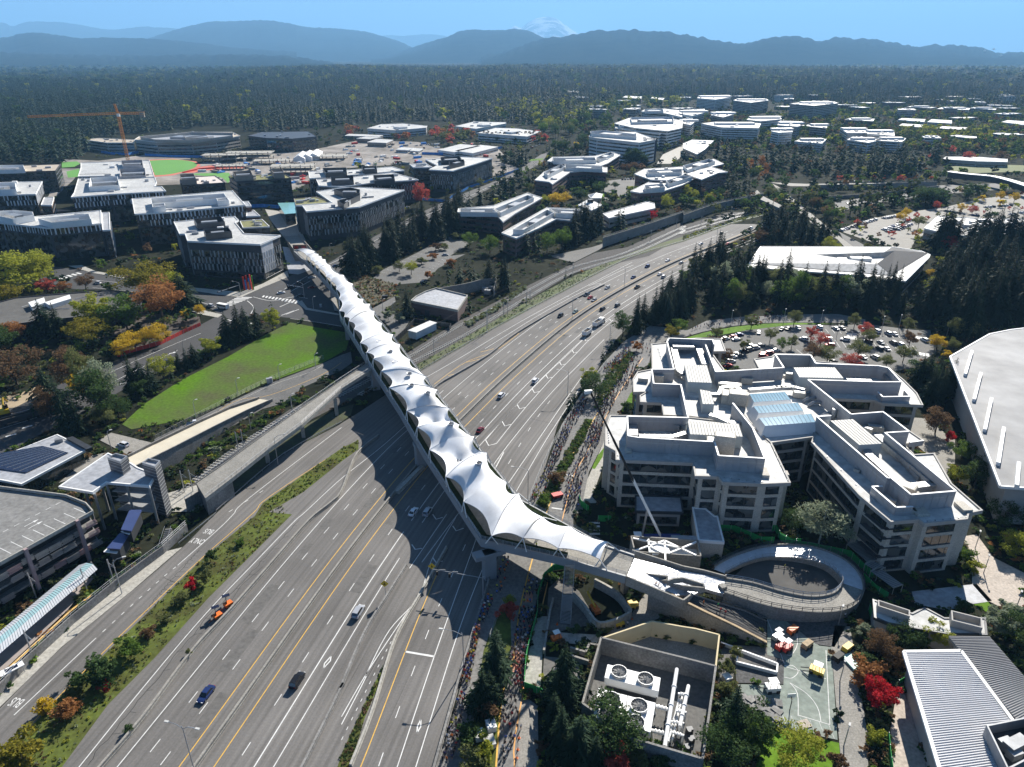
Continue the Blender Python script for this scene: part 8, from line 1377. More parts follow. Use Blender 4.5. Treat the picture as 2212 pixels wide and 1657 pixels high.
for n,x,y,c,k,s,lab in((7,1335,1195,'blue','sedan',-1,'dark blue sedan nearest the camera driving down the left carriageway'),(7,1925,1105,'black','suv',1,'black car heading away beside the carpool lane'),(8,110,660,'silver','suv',1,'silver car beside the yellow diamond sign'),('f',145,1220,'white','sedan',1,'white car in the bridge shadow, left of a pair'),('f',300,1220,'silver','suv',1,'silver black roofed car in the bridge shadow, right of a pair'),('f',865,335,'maroon','sedan',1,'dark red car just beyond the canopy'),(5,1035,910,'white','suv',1,'white car with sunroof beyond the dark red car'),(5,1255,815,'white','suv',1,'white patrol car beside the chevron lane'),(5,1587,255,'grey','pickup',-1,'dark pickup leading the red car'),(5,1608,275,'red','sedan',-1,'small bright red car between pickup and silver car'),(5,1634,290,'silver','sedan',-1,'silver car right beside the bright red car'),(5,1416,393,'black','suv',-1,'dark car on the left carriageway before the silver green one'),(5,1513,366,'green','sedan',-1,'silver green car beside the median lamp'),(5,1690,348,'black','suv',1,'black car above the dump truck'),(5,1786,324,'grey','suv',1,'dark grey car right of the black car'),(5,1720,210,'silver','sedan',-1,'lone silver car above the red car'),(5,1914,206,'brown','pickup',1,'brown pickup on the far right carriageway'),(5,1888,143,'blue','sedan',-1,'bright blue car on the far left carriageway'),(5,2060,123,'white','sedan',1,'white car in the far right carriageway before the firs'),(5,2085,140,'white','suv',1,'white car half behind the fir tops'),(5,1978,73,'blue','suv',-1,'dark blue car far up the left carriageway'),(5,2110,34,'white','sedan',-1,'white car far up the left carriageway'),(5,2198,48,'silver','sedan',1,'silver car far up beside the median'),(3,247,1515,'brown','suv',-1,'brown car near the overpass portal'),(3,115,1582,'white','sedan',-1,'white car below the brown car near the overpass'),(3,290,1583,'red','sedan',1,'small red car near the overpass median'),(3,438,1482,'white','pickup',-1,'white van-like pickup close to the overpass portal'),(3,1065,1318,'grey','sedan',-1,'grey car on the stretch beyond the overpass')):car(n,x,y,c,k,lab,sign=s)
for n,x,y,c,k,a,lab in((4,1098,690,'blue','sedan',.7,'blue car on the street beside the meadow trees'),(4,632,180,'white','suv',2.9,'white car alone on the upper left street'),(4,1362,328,'white','suv',2.6,'white car waiting beside the shuttle bus'),(4,1820,243,'white','sedan',.5,'white car crossing at the junction'),(4,1885,210,'black','suv',.6,'black car in shade at the junction, nearer the crossing'),(4,1945,262,'black','sedan',.6,'black car in shade beside the traffic island'),('e',275,495,'black','suv',.6,'black car in the bridge shadow behind another'),('e',398,440,'silver','sedan',.6,'silver car below the bridge deck'),('e',395,548,'maroon','sedan',.6,'dark red car in the bridge shadow'),('e',655,315,'blue','sedan',.6,'dark blue car right of the canopy'),(4,800,1230,'white','suv',2.7,'white car parked on the pale pad by the station'),(4,1260,1092,'white','pickup',.4,'white pickup at the wire fence by the ramp'),(4,505,995,'black','sedan',.7,'black car under the poplars'),('e',1835,195,'silver','sedan',.2,'silver car parked by the shrub row'),('e',1600,495,'black','suv',.9,'black car parked beside the broad fir'),('e',1750,15,'white','suv',.1,'white car at the top of the fir car park'),(2,425,1345,'silver','sedan',.8,'silver car on the avenue beside the red tree'),(6,1560,550,'white','suv',1.7,'white car leaving the car park between crosswalks')):car(n,x,y,c,k,lab,a,'cars on the campus streets')
fm={}
for kd in('sedan','suv'):
 q,g,r=car_shapes(kd);b_=MB()
 for src,mi in((q,0),(r,0),(g,1)):b_.add(src.v,src.f,mi)
 L,w=SPEC[kd][:2];[b_.tube([(x,s*w-.12,.34),(x,s*w+.02,.34)],.34,8,2)for x in(-L*.62,L*.62)for s in(-1,1)]
 o=b_.build('parked_car',[CP['white'],CARG,BLACK]);fm[kd]=o.data;bpy.data.objects.remove(o)
random.seed(15);CC=['white','white','silver','black','grey','black','blue','white']
def park(n,x,y,c,a,lab,grp):
 o=link('parked_car',random.choice((fm['sedan'],fm['suv'])));o.location=(*G(n,x,y),.03);o.rotation_euler=(0,0,a);tag(o,lab,'car',grp);paint(o,c)
g1='parked cars behind the stone offices'
for x,y,c,a in((275,540,'white',.2),(325,528,'maroon',.2),(365,515,'blue',.2),(345,545,'white',.2),(490,500,'white',1.2),(640,478,'black',.9),(680,475,'black',.9),(745,470,'white',1.5),(880,468,'white',1.8),(985,475,'silver',1.9),(1025,472,'grey',1.9),(778,545,'silver',2.3),(932,545,'white',2.7),(1048,547,'white',2.8),(948,585,'red',2.9),(1195,560,'black',2),(1252,492,'white',1.8),(1325,508,'silver',1.7),(1365,510,'white',1.7),(1277,565,'silver',1.7),(1358,568,'grey',1.7),(1270,605,'black',1.7),(1315,607,'white',1.7),(1405,580,'white',1.7),(1240,662,'silver',1.9),(1160,660,'white',1.9),(525,645,'red',.3),(560,635,'maroon',.3),(520,655,'red',.2),(600,618,'white',.3),(440,590,'white',.2),(470,600,'silver',.2),(395,625,'black',.3),(430,612,'grey',.3),(320,660,'white',.3),(345,645,'silver',.3),(365,650,'grey',.3),(310,690,'silver',.3),(970,690,'black',.4),(500,585,'grey',.2),(290,715,'red',.4),(1180,480,'white',1.9)):park(6,x,y,c,a,'%s car parked in the lot behind the stone offices'%c,g1+': '+c)
def rowcars(n,a,b_,k,ang,lab,grp,p=.9):
 for i in range(k):
  if random.random()<p:t=i/max(1,k-1);c=random.choice(CC);park(n,a[0]+(b_[0]-a[0])*t,a[1]+(b_[1]-a[1])*t,c,ang,'%s car %s'%(c,lab),grp+': '+c)
for a,b_,k in(((1020,1495),(1240,1425),16),((1300,1490),(1400,1450),9),((1310,1508),(1430,1462),10),((1370,1470),(1470,1425),9),((1390,1490),(1470,1455),7),((1300,1415),(1370,1405),6)):rowcars(3,a,b_,k,2.2,'in the crowded rows of the lot beyond the overpass road','cars in the lot beyond the overpass road')
for a,b_,k in(((1960,1345),(2140,1330),9),((2120,1390),(2207,1380),5),((1700,1370),(1900,1400),8)):rowcars(3,a,b_,k,2,'in the lot of the yellow trees','cars in the lot of the yellow trees',.7)
rowcars(3,(1680,1060),(2100,1068),22,1.5,'along the strip building behind the red trees','cars along the strip building',.75);rowcars(2,(1800,1165),(1890,1160),6,1.5,'in the small court by the lawn','cars in the lawn court');rowcars(2,(600,1545),(660,1535),3,.4,'under the firs by the office car park','cars under the firs');rowcars(3,(1030,1182),(1250,1180),6,0,'on the road under the fir screen','cars under the fir screen',.8);rowcars(2,(480,945),(660,930),18,1.5,'in the lot before the rusty grove','cars before the rusty grove',.9);rowcars(2,(1230,960),(1300,930),8,1,'in the lot left of the fir clump','cars left of the fir clump')
# other machines
def tri_box(name,q,m,p):return q.build(name,m,p)
dt=place('dump_truck',(*G(5,1660,445),0),'white dump truck with raised sided body on the freeway','truck');a0=math.atan2(MED[60][1]-MED[55][1],MED[60][0]-MED[55][0])
def truck(e,n,x,y,a,L,cab=True):
 c=G(n,x,y);u=Vector((math.cos(a),math.sin(a)));P=Vector(c);q=MB();q.box(P,(L,2.5,.3),a,0,.9)
 for s in(-1,1):q.box(P+Vector((-u.y,u.x))*s*1.2,(L,.12,1.6),a,0,1.2);q.box(P+u*s*L/2,(.12,2.5,1.6),a,0,1.2)
 q.build('dump_body',WHITE,e);MB().box(P,(L-.2,2.3,1.0),a,0,1.2).build('load',SOIL,e)
 if cab:k=P+u*(L/2+1.7);MB().box(k,(2.0,2.4,2.2),a,0,.8).build('cab',WHITE,e);MB().box(k+u*.2,(1.8,2.45,.8),a,0,2).build('cab_window',CARG,e);MB().box(k+u*1.4,(1.6,1.9,1.1),a,0,.7).build('bonnet',WHITE,e)
 for t in(-.35,.1,.3)+((.95,)if cab else()):
  for s in(-1,1):m_=P+u*L*t+Vector((-u.y,u.x))*s*1.15;MB().tube([(m_.x-u.y*.15,m_.y+u.x*.15,.5),(m_.x+u.y*.15,m_.y-u.x*.15,.5)],.5,10).build('wheel',BLACK,e)
truck(dt,5,1655,452,a0-.1,6.5);tl=place('dump_trailer',(*G(5,1588,510),0),'white tipper trailer towed behind the dump truck','trailer');truck(tl,5,1588,512,a0-.1,6,False)
lb_=place('low_loader_trailer',(*G(4,120,1070),0),'long dark low loader trailer with many wheels on the street','trailer');truck(lb_,4,150,1065,.75,16,False);[setattr(x,'data',x.data)for x in lb_.children]
for x in lb_.children:
 if x.name.startswith('dump_body'):x.data.materials[0]=METALD
ex=place('excavator',(*G(4,30,1035),0),'yellow excavator at the left edge beside the low loader','excavator');c=G(4,30,1030);MB().box(c,(4,3,1),.7,0,0).build('tracks',BLACK,ex);MB().box(c,(3.6,2.8,1.6),.7,0,1).build('body',YELLOW,ex);MB().box((c[0]+.8,c[1]+.8),(1.4,1.4,1.6),.7,0,2.4).build('cab',CARG,ex);MB().tube([(c[0],c[1],2),(c[0]-1,c[1]+3,6),(c[0]-2,c[1]+6,3)],.35,5).build('boom',YELLOW,ex)
sb=place('shuttle_bus',(*G(4,1445,340),0),'white shuttle bus stopped at the crossing','bus');c=G(4,1445,340);MB().box(c,(7,2.3,2.3),-.45,0,.5).build('body',WHITE,sb);MB().box(c,(6,2.36,.8),-.45,0,1.6).build('windows',CARG,sb);[MB().box((c[0]+x*.9,c[1]-x*.43),(.8,2.4,.8),-.45,0,0).build('wheel',BLACK,sb)for x in(-2.4,2.2)]
for x,y,lab in((1480,615,'orange arrow board trailer with solar panel, upper of a pair'),(1412,690,'orange arrow board trailer with solar panel, lower of a pair')):
 c=G(7,x,y);e=place('arrow_board_trailer',(*c,0),lab,'sign trailer','arrow board trailers at the barrier');MB().box(c,(2,1.5,.7),.9,0,.5).build('chassis',ORANGE,e);MB().box((c[0]-.6,c[1]+.5),(.15,2.2,1.3),.5,0,1.2).build('sign_board',BLACK,e);MB().box((c[0]-.6,c[1]+.8),(1.8,1.0,.08),.5,0,2.7).build('solar_panel',SOLAR,e);MB().tube([(c[0],c[1],.6),(c[0]-1.6,c[1]-2.2,.4)],.07,4).build('tow_bar',ORANGE,e);[MB().box((c[0]+s*.6,c[1]-s*.5),(.6,.3,.6),.9,0,0).build('wheel',BLACK,e)for s in(-1,1)]
def machine(n,x,y,name,lab,cat,body,dims,cab=True,a=.4,extra=None):
 c=G(n,x,y);e=place(name,(*c,0),lab,cat);l,w,h=dims;MB().box(c,(l,w,h),a,0,.35).build('body',body,e)
 if cab:q=MB();[q.box((c[0]+sx*l*.25,c[1]+sy*w*.35),(.1,.1,1.4),a,0,h+.3)for sx in(-1,1)for sy in(-1,1)];q.build('cage',METALD,e);MB().box(c,(l*.65,w*.9,.12),a,0,h+1.7).build('cab_roof',WHITE,e)
 for sx in(-1,1):
  for sy in(-1,1):u=(sx*l*.32,sy*w*.5);p=(c[0]+u[0]*math.cos(a)-u[1]*math.sin(a),c[1]+u[0]*math.sin(a)+u[1]*math.cos(a));MB().box(p,(.8,.3,.8),a,0,0).build('wheel',BLACK,e)
 if extra:extra(c,e,a)
 return e
arms=lambda c,e,a:[MB().beam((c[0]-1.4,c[1]+s,1.3),(c[0]-3,c[1]+1+s,.5),.15,.2).build('arm',METALD,e)for s in(-.5,.5)]
machine(9,862,1050,'forklift','yellow forklift with white roof on the green court','forklift',YELLOW,(3.0,1.7,1.1),True,-.6,arms);machine(9,575,1160,'skid_steer_loader','white skid steer loader beside the broken slabs','loader',WHITE,(3.0,1.9,1.2),True,.1,arms)
for x,y,n_,lab,b_ in((610,830,'scissor_lift','grey red scissor lift, upper by the ramp end',STEEL),(630,890,'scissor_lift','red scissor lift, middle by the ramp end',RED),(670,900,'scissor_lift','red scissor lift nearest the court circle',RED),(705,785,'timber_cart','cart with orange rails and timber on the court edge',ORANGE),(800,880,'timber_cart','long cart of timber in the middle of the court',mat('timber',(0,0,0))),(1000,960,'wheeled_bin','black skip with red load on the path',BLACK),(1060,900,'site_mixer','small yellow mixer on the path',YELLOW)):machine(9,x,y,n_,lab,'site machine',b_,(2.6,1.4,1.2),n_=='scissor_lift',.6)
machine(8,1885,620,'site_skip','yellow skip under the bridge landing','skip',YELLOW,(2.2,2,1.2),False);machine(8,1640,650,'boom_lift','orange and yellow boom lift inside the curved wall','boom lift',ORANGE,(3,1.6,1),False,2.0,lambda c,e,a:MB().beam((c[0],c[1],1.6),(c[0]-1.5,c[1]+5,2.2),.4,.4).build('boom',YELLOW,e));machine(8,1390,840,'small_excavator','orange and black mini excavator by the concrete pad','excavator',ORANGE,(2.4,1.5,1.1));machine(8,1800,745,'yellow_compressor','yellow compressor on the concrete pad','compressor',YELLOW,(2.2,1.2,.9),False)
machine(5,1395,1560,'message_trailer','red and white barrier trailer on the closed road','trailer',RED,(3.4,2,.9),False)
random.seed(8)
for i in range(18):
 c=G(9,410+i%6*40+random.uniform(-12,12),1215+i//6*50+i%6*6);o=MB().box((0,0),(2.2,1.7,.25),0,0,0).build('broken_slab',CONCD);o.location=(*c,.05+.08*(i%3));o.rotation_euler=(random.uniform(-.15,.15),random.uniform(-.15,.15),random.uniform(0,3));tag(o,'loose grey concrete slab in the heap on the green court','slab','broken slabs on the court')
for n,x,y,d,m,lab in((8,968,1405,(1.8,2.2,1.4),WHITE,'white utility box below the spruces, uppermost'),(8,892,1465,(1.8,2,1.3),WHITE,'white utility box nearest the queue'),(8,958,1510,(2,2.4,1.3),ROOFW,'white utility box at the bottom of the three'),(8,1000,1180,(1.6,2,1.6),STEEL,'grey utility cabinet under the spruces'),(4,1738,825,(1.2,1.2,2.3),STEEL,'grey portable toilet on the meadow road, left of a pair'),(4,1756,820,(1.2,1.2,2.3),ROOFG,'grey portable toilet on the meadow road, right of a pair'),(9,1098,985,(2.6,4.6,.5),mat('mint_sheet',(.4,.62,.55),.5),'mint green sheeted pallet on the path'),(9,280,1100,(1.6,1.6,1.5),WHITE,'white wrapped bundle at the yard wall'),(9,785,1380,(2.4,1.8,.1),PINKP,'pinkish plywood sheet on the court'),('e',1185,655,(3,1.2,1.6),METALD,'dark green cabinet in the bridge planting'),('e',495,750,(1.2,1,1.6),STEEL,'grey signal cabinet on the traffic island')):
 c=G(n,x,y);q=MB().box(c,d,.3,0,0);q.box(c,(d[0]+.15,d[1]+.15,.08),.3,0,d[2]+.002);tag(q.build(lab.split(' ')[1]+'_box' if 'box' not in lab else 'utility_box',m),lab,'box')
pl_=place('white_wedge_planter',(*G(9,480,960),0),'white walled wedge shaped planter beside the dark gravel','planter')
for a,c in(((245,848),(612,985)),((612,985),(608,1040)),((608,1040),(345,972)),((345,972),(360,915))):MB().wall([(*p,0)for p in GP(9,[a,c],.8)],.9,.35).build('wall',WHITE,pl_)
cw=place('covered_walkway',(*G('d',1050,1450),0),'stepped covered walkway with slatted grey roofs by the glazed tower','covered walkway')
for i,(a,b_)in enumerate((((830,1275),(1060,1470)),((1010,1475),(1150,1560)),((1080,1555),(1330,1740)))):
 p0,p1=[Vector((*G('d',*p,3),3))for p in(a,b_)];q=MB();q.beam(p0,p1,3.2,.1);dd=(p1-p0);k=int(dd.length/.5);w_=Vector((-dd.y,dd.x,0)).normalized()*1.6;[q.tube([p0+dd*(j/k)-w_+Vector((0,0,.05)),p0+dd*(j/k)+w_+Vector((0,0,.05))],.05,3,1)for j in range(k)];q.build('slatted_roof',[STEEL,METALD],cw)
 for p in(p0,p1):q=MB();[q.tube([p+w_*s,(p.x+w_.x*s,p.y+w_.y*s,0)],.1,5)for s in(-1,1)];q.tube([p+w_+Vector((0,0,.15)),p-w_+Vector((0,0,.15))],.12,5);q.build('portal_frame',PALEC,cw)
for i in range(170):
 x,y=random.uniform(1290,2200),random.uniform(985,1200);n_=1
 if i%2:n_,x,y=2,random.uniform(0,950),random.uniform(930,1080)
 gx_,gy_=G(n_,x,y)
 if any(a<=gx_<=b_ and c<=gy_<=d and inpoly(P,gx_,gy_)for a,b_,c,d,P in FB if abs(area(P))<9000):continue
 m=random.choice((WHITE,WHITE,BLUE,TAUPE,RED,STEEL,PALEC));q=MB().box((0,0),(random.uniform(4,12),random.uniform(2.4,4),random.uniform(1,3)),0,0,0);q.box((.5,0),(2,1.6,.5),0,0,2.0);o=q.build('site_container',m);o.location=(gx_,gy_,.03);o.rotation_euler=(0,0,random.uniform(0,3));cn_=m.name.split('_')[0];tag(o,'%s container or stack of material on the far construction ground'%cn_,'container','material on the construction ground: '+cn_)
# ---------------- lamps, signs, catenary ------------------------------------
def lamp(n,x,y,h,lab,arm=2.5,a=math.pi,double=False,grp=None,name='street_lamp'):
 c=G(n,x,y);e=place(name,(*c,0),lab,'street lamp',grp);MB().tube([(*c,0),(*c,h-1),(c[0]+.25*math.cos(a),c[1]+.25*math.sin(a),h-.3)],.13,6,r1=.08).build('pole',STEEL,e)
 for s in((1,-1)if double else(1,)):
  u=(math.cos(a)*s,math.sin(a)*s);P=[(c[0],c[1],h-1),(c[0]+u[0]*arm*.4,c[1]+u[1]*arm*.4,h-.15),(c[0]+u[0]*arm,c[1]+u[1]*arm,h)];MB().tube(P,.07,5).build('arm',STEEL,e);MB().box((c[0]+u[0]*(arm+.3),c[1]+u[1]*(arm+.3),h),(.9,.4,.18),a).build('lamp_head',ROOFW,e)
lamp(7,1262,1690,13,'tall double armed lamp on the median at the bottom',3,2.9,True);lamp(8,792,1020,11,'curved single arm lamp beside the queue',4.6,2.95);lamp('f',1378,1060,11,'curved single arm lamp right of the canopy',4.6,2.95);lamp(5,1463,900,11,'curved single arm lamp near the crane tip',4,2.95);lamp(5,1733,590,11,'curved arm lamp at the freeway edge by the truck',3,2.9);lamp(5,1492,425,13,'tall lamp on the median by the silver green car',2.5,2.6,True);lamp(5,1828,215,13,'tall lamp on the median beyond the red car',2.5,2.6,True);lamp(5,940,495,12,'tall lamp in the grass bank of the rail tracks',2.5,.5);lamp(3,212,1590,13,'tall lamp on the median near the overpass',2.5,2.6,True);lamp(3,505,1455,13,'double lamp before the overpass portal',2.5,2.6,True);lamp(4,1800,1350,11,'lamp in front of the approach bridge',3,.4);lamp(7,790,535,11,'lamp on the pale pavement below the stair cover',2.4,.4);lamp(4,1560,255,8,'signal mast lamp at the corner office',4,2.8);lamp(4,1970,272,9,'signal mast lamp at the traffic island',3.5,2.6)
for i,(n,x,y)in enumerate(((4,2045,728),(4,1810,802),(4,1540,895),(4,1268,1040),(4,1625,1130),(4,1195,640),(4,1890,1000),(4,2030,345),('e',725,320),('e',598,175),('e',1163,800),('e',1272,835),(4,720,1245),(4,220,985))):lamp(n,x,y,7,'slim grey lamp post with small head along the campus streets and meadow',1,.6,grp='slim lamp posts around the meadow streets')
for x,y in((650,430),(890,440),(1285,480),(1395,470),(310,440),(1705,520),(990,540),(1150,640)):lamp(6,x,y,7,'slim lamp post standing in the office car park',.8,1,grp='lamp posts in the office car park')
for n,x,y in((9,1005,735),(9,1015,1100),(9,1040,1520),(9,1945,400),(9,1890,240),(9,2150,640)):lamp(n,x,y,5.5,'short plaza lamp post with disc head on pale paving',.4,1,grp='plaza lamp posts')
for i,(n,x,y)in enumerate(((5,945,470),(5,1050,395),(5,1075,385),(5,1197,320),(5,1220,310),(5,1450,150),(5,1497,135),(2,2000,1560),(2,2165,1480),(3,115,1460),(3,310,1400),(5,600,640),(4,1545,1270),(4,1580,1255),(4,1195,1530),(4,1250,1525),(4,1895,1020),(7,235,560),(7,740,470),(7,570,530),(7,215,940))):
 c=G(n,x,y);e=place('catenary_pole',(*c,0),'grey overhead wire pole with bracket arm beside the rail tracks','catenary pole','overhead wire poles');MB().tube([(*c,0),(*c,8)],.16,6).build('pole',STEEL,e);q=MB();q.tube([(*c,7),(c[0]+2.6,c[1]-1.6,6.6)],.06,4);q.tube([(*c,6),(c[0]+2.4,c[1]-1.5,6.5)],.05,4);q.build('bracket',STEEL,e)
for z,pts in((6.6,[(5,200,770),(5,760,440),(5,1190,225),(5,1500,70),(2,1830,1630),(2,2210,1460),(3,300,1395)]),(6.4,[(4,1200,1510),(4,1890,1010),(5,0,890)])):
 P=spline(GM(pts),4);tag(MB().tube([(*p,z)for p in P],.018,3).build('overhead_wire',BLACK),'thin overhead contact wire %s'%('above the tracks beyond the bridge' if z>6.5 else 'above the track by the station'),'wire')
def sign(n,x,y,h,m,lab,d=1.5):
 c=G(n,x,y);e=place('road_sign',(*c,0),lab,'road sign');MB().tube([(*c,0),(*c,h)],.07,5).build('post',STEEL,e);q=MB();r=d*.71;q.add([(c[0]-r,c[1]-.12,h),(c[0],c[1]-.12,h-r),(c[0]+r,c[1]-.12,h),(c[0],c[1]-.12,h+r)],[(0,1,2,3)]);o=q.build('sign_plate',m,e);q=MB();q.beam((c[0],c[1]-.15,h-.5),(c[0],c[1]-.15,h+.5),.14,.02);[q.add([(c[0]+s*.05,c[1]-.15,h+.1),(c[0]+s*.4,c[1]-.15,h-.3),(c[0]+s*.3,c[1]-.15,h-.4),(c[0],c[1]-.15,h)],[(0,1,2,3)])for s in(-1,1)];q.add([(c[0]-.06,c[1]-.15,h-.55),(c[0]+.06,c[1]-.15,h-.55),(c[0]+.06,c[1]-.15,h+.5),(c[0]-.06,c[1]-.15,h+.5)],[(0,1,2,3)]);q.build('arrow_symbol',BLACK,o)
sign(8,287,555,4.4,YELLOW,'yellow diamond merge sign at the grass strip end');sign(8,590,440,4.4,YELLOW,'yellow diamond sign in the bridge shadow')
gt=place('ramp_meter_gantry',(*G(8,925,600),0),'horizontal signal mast reaching over the metered ramp in shade','signal gantry');c=G(8,925,585);u=Vector(G(8,590,375,6));v=Vector(G(8,915,432,6));MB().tube([(v.x,v.y,0),(v.x,v.y,6.4)],.2,6).build('pole',STEEL,gt);MB().tube([(v.x,v.y,6),(u.x,u.y,6)],.09,6).build('mast_arm',GIRD,gt)
for t in(.2,.45):p=v.lerp(u,1-t);MB().box((p.x,p.y-.2),(1.5,.08,.5),0,0,6.15).build('sign_plate',STONED,gt);MB().box((p.x-1.4,p.y-.3),(.5,.4,1.2),0,0,4.9).build('signal_head',BLACK,gt)
for n,x,y,ux,lab in((4,1560,255,(1405,235),'signal arm over the street at the corner office'),(4,1970,272,(1850,185),'signal arm over the shaded street')):
 a,c=G(n,x,y),G(n,*ux,6);e=place('traffic_signal',(*a,0),lab,'traffic signal');MB().tube([(*a,0),(*a,6.2),(*c,6)],.12,6).build('mast_arm',STEEL,e);[MB().box((a[0]+(c[0]-a[0])*t,a[1]+(c[1]-a[1])*t),(.4,.4,1),0,0,5.5).build('signal_head',BLACK,e)for t in(.5,.8,.97)]
bh=place('basketball_hoop',(*G(9,697,1260),0),'basketball backboard on a dark post at the green court','basketball hoop');c=G(9,690,1290);t=G(9,702,1197,3.3);MB().tube([(*c,0),(c[0],c[1],2.8),(t[0],t[1],3.2)],.1,5).build('post',METALD,bh);MB().box(t,(1.8,.1,1.1),.1,0,2.9).build('backboard',WHITE,bh);MB().tube([(t[0]+.25*math.cos(k),t[1]-.4+.25*math.sin(k),3.05)for k in np.linspace(0,6.3,10)],.03,3).build('rim',ORANGE,bh)
# ---------------- people -----------------------------------------------------
SKIN=mat('skin',(.42,.25,.17),.6,.1,5);HAIR=mat('dark_hair',(.03,.02,.015),.7);SHOE=mat('shoe',(.3,.3,.3),.7)
SH={k:mat('shirt_'+k,c,.8,.1,3)for k,c in dict(black=(.012,.012,.015),navy=(.02,.03,.1),blue=(.05,.15,.5),white=(.7,.7,.7),red=(.5,.03,.03),grey=(.15,.15,.16),orange=(.7,.18,.02),yellow=(.65,.6,.05),green=(.05,.4,.1)).items()}
def body(pose):
 s,ar=pose;J={};E=[]
 def ch(names,pts,rad,par=None):
  for i,(nm,p,r)in enumerate(zip(names,pts,rad)):
   J[nm]=(p,r)
   a=names[i-1]if i else par
   if a:E.append((a,nm))
 ch(['pel','waist','chest','neck','jaw','head','top'],[(0,0,.95),(.02,0,1.12),(.05,0,1.36),(.06,0,1.5),(.09,0,1.57),(.08,0,1.66),(.07,0,1.76)],[.14,.125,.15,.06,.075,.1,.06])
 for sd_,k in((1,s),(-1,-s)):
  y=.1*sd_;f=math.sin(k);m='L' if sd_>0 else 'R';kx=.36*f;fx=kx-.30*(1-f)*abs(s)if abs(s)>.1 else 0;fz=.09+(.28 if f<0 and abs(s)>.1 else 0)
  ch(['hip'+m,'knee'+m,'ank'+m,'toe'+m],[(0,y,.9),(kx+.03,y,.52),(fx,y,fz),(fx+.17,y,fz-.05 if fz<.2 else fz-.12)],[.10,.068,.045,.04],'pel')
  ch(['sho'+m,'elb'+m,'wri'+m,'palm'+m,'fin'+m],[(.05,.19*sd_,1.41),(.05-.2*f*ar,.27*sd_,1.16),(.05+.22*ar-.12*f,.23*sd_,1.16-.22*(1-ar)+.04),(.12+.24*ar-.12*f,.22*sd_,1.12-.3*(1-ar)+.1*ar),(.16+.25*ar-.12*f,.2*sd_,1.07-.34*(1-ar)+.14*ar)],[.06,.046,.034,.036,.02],'chest');ch(['thu'+m],[(.14+.24*ar-.12*f,.18*sd_,1.12-.3*(1-ar)+.1*ar)],[.013],'palm'+m)
 N=list(J);me=bpy.data.meshes.new('person_base');me.from_pydata([J[k][0]for k in N],[(N.index(a),N.index(b_))for a,b_ in E],[]);o=bpy.data.objects.new('person_base',me);COL.objects.link(o);o.modifiers.new('s','SKIN');o.modifiers.new('d','SUBSURF').levels=1
 for i,k in enumerate(N):v=me.skin_vertices[0].data[i];v.radius=(J[k][1],)*2;v.use_root=(k=='pel')
 r=bpy.data.meshes.new_from_object(o.evaluated_get(bpy.context.evaluated_depsgraph_get()));bpy.data.objects.remove(o)
 r.materials.clear();[r.materials.append(m)for m in(SH['black'],SKIN,HAIR,SH['black'],SHOE)]
 for p in r.polygons:
  x,y,z=p.center;p.material_index=(2 if z>1.68 or(z>1.58 and x<.05)else 1)if z>1.5 else(1 if abs(y)>.24 and z<1.25 and z>.7 else 0 if z>1.0 else 3 if z>.5 else 4 if z<.1 else 1)
 return r
PB_=[body((.9,.9)),body((-.7,.9)),body((.5,.8)),body((.04,.1))]
PPL=[]
def folk(n,pts,k,lab,cols,stand=False,face=-1.8,vis=None):
 k=int(k*1.4);P=GM([(n,*p)for p in pts]);xs=[p[0]for p in P];ys=[p[1]for p in P];g=0;tr_=0
 while g<k and tr_<k*30:
  tr_+=1;x,y=random.uniform(min(xs),max(xs)),random.uniform(min(ys),max(ys))
  if inpoly(P,x,y)and all((x-q[0])**2+(y-q[1])**2>.55 for q in PPL[-60:]):PPL.append((x,y,random.choice(cols),lab,stand,face+random.uniform(-.25,.25)));g+=1
random.seed(44);DK_=['black','black','black','navy','grey','black','blue','white','red'];LT=['black','navy','blue','white','red','grey','navy','orange','yellow']
folk(8,[(1020,1640),(1130,1640),(1160,1200),(1050,1150)],22,'running on the closed road past the dark spruces',DK_);folk(8,[(1050,1150),(1170,1150),(1190,900),(1100,900)],34,'running where the road is painted pink',DK_);folk(8,[(1110,880),(1200,900),(1250,640),(1160,640)],40,'running beside the red maple',DK_);folk(8,[(1170,600),(1250,600),(1280,420),(1200,420)],14,'in the shade under the bridge',LT)
folk(8,[(640,1640),(740,1600),(800,1200),(760,1180)],26,'in the thin end of the queue beside the freeway wall',LT,True);folk(8,[(770,1130),(830,1130),(900,760),(870,740)],62,'packed in the queue left of the big spruce',LT,True);folk(8,[(880,720),(920,740),(990,560),(945,560)],24,'in the queue by the mesh fence',LT,True);folk(8,[(960,540),(1030,540),(1110,300),(1060,300)],14,'in the shaded queue under the bridge',LT,True)
folk(5,[(1210,1600),(1290,1600),(1390,1330),(1340,1330)],42,'in the queue right of the canopy',LT,True);folk(5,[(1350,1320),(1400,1330),(1500,1100),(1440,1110)],50,'in the queue beside the long hedge',DK_,True);folk(5,[(1450,1080),(1520,1080),(1600,940),(1560,930)],40,'in the queue below the crane tip',DK_,True);folk(5,[(1690,740),(1750,760),(1880,620),(1840,600)],55,'in the dense queue beyond the round dark tree',LT,True)
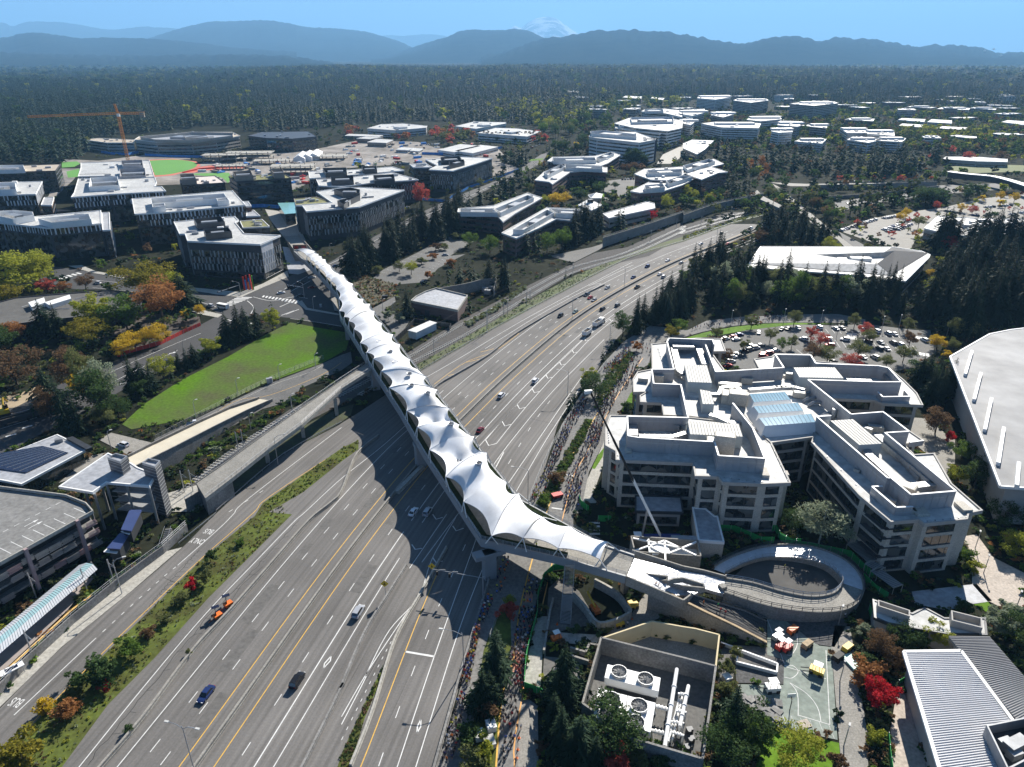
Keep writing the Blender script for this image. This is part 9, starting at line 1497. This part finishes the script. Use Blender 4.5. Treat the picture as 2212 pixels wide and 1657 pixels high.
folk(5,[(1430,1640),(1530,1640),(1570,1420),(1470,1420)],48,'running past the red barrier trailer',DK_);folk(5,[(1490,1400),(1590,1400),(1640,1250),(1560,1250)],30,'running on the road beside the grass strip',DK_);folk(5,[(1570,1230),(1660,1230),(1700,1080),(1630,1080)],60,'running beside the office corner pier',DK_);folk(5,[(1640,1060),(1710,1060),(1810,880),(1730,880)],40,'running behind the crane boom',DK_);folk(5,[(1760,860),(1850,860),(1940,660),(1880,660)],46,'running up the road by the far office wing',DK_);folk(5,[(1950,640),(2030,640),(2000,560),(1940,580)],10,'at the bend of the closed road',DK_)
folk(6,[(30,490),(200,430),(400,405),(640,395),(640,420),(400,440),(200,465)],40,'on the shaded road above the office car park',DK_)
for i,(x,y,c,lab,st_,a)in enumerate(sorted(PPL,key=lambda q:q[1])[:296]):
 o=link('person',PB_[3 if st_ and i%3 else i%3]);o.location=(x,y,.03);o.rotation_euler=(0,0,a);s=random.uniform(1.0,1.12);o.scale=(s,s,s);o.material_slots[0].link='OBJECT';o.material_slots[0].material=SH[c];tag(o,'person in %s top %s'%(c,lab),'person','people %s, %s'%(lab,c))
rest=sorted(PPL,key=lambda q:q[1])[296:]
if rest:
 me=PB_[0];V=np.empty(len(me.vertices)*3);me.vertices.foreach_get('co',V);V=V.reshape(-1,3);me.calc_loop_triangles();TI=np.empty(len(me.loop_triangles)*3,dtype=np.int32);me.loop_triangles.foreach_get('vertices',TI);TM=np.array([me.polygons[t.polygon_index].material_index for t in me.loop_triangles]);out=[];mi=[];ck=list(SH)
 for x,y,c,lab,st_,a in rest:cs,sn=math.cos(a),math.sin(a);P=np.stack([V[:,0]*cs-V[:,1]*sn+x,V[:,0]*sn+V[:,1]*cs+y,V[:,2]+.03],1);out.append(P[TI].reshape(-1,3,3));mi.append(np.where(TM==0,5+ck.index(c),TM))
 tag(link('crowd',trimesh('crowd',np.concatenate(out),[SH['black'],SKIN,HAIR,SH['black'],SHOE]+[SH[k]for k in ck],np.concatenate(mi))),'rest of the runners further along the closed road',kind='stuff')
for n,x,y,z,c,lab in((8,2032,490,7.2,'orange','worker in orange on the silver landing, left of a pair'),(8,2052,500,7,'orange','worker in orange on the silver landing, right of a pair'),(9,130,610,5,'orange','worker in orange on the unfinished ramp'),(9,225,625,4.3,'green','worker in green on the unfinished ramp'),(9,240,655,3.6,'red','worker in red on the unfinished ramp'),(9,272,672,3.2,'red','second worker in red lower on the ramp'),(9,655,372,.05,'yellow','worker in yellow inside the ramp loop'),(8,1262,235,10.4,'yellow','worker in yellow under the canopy edge'),(9,1045,690,.1,'white','worker standing at the path head'),(8,1850,745,.1,'white','worker in white on the concrete pad'),(8,1160,1410,.05,'white','person in white walking on the pale path')):
 o=link('person',PB_[3]);o.location=(*G(n,x,y,z),z);o.rotation_euler=(0,0,random.uniform(0,6));o.material_slots[0].link='OBJECT';o.material_slots[0].material=SH[c];tag(o,lab,'person')
for i,(n,x,y)in enumerate(((8,1185,755),(8,1150,1470),(8,1142,1545),(8,1135,1600),(8,1170,1145),(8,1708,775),(8,1880,700),(8,1395,735),(8,1205,580),(7,410,660),(7,310,745),(7,195,850),(7,90,950))):
 c=G(n,x,y);tag(MB().tube([(*c,.03),(*c,.12),(*c,.13),(*c,.8)],[.3,.3,.17,.05],8).build('traffic_cone',ORANGE),'orange traffic cone on the %s'%('station platform' if n==7 else 'closed road and work site'),'cone','cones on the platform' if n==7 else 'cones on the closed road')
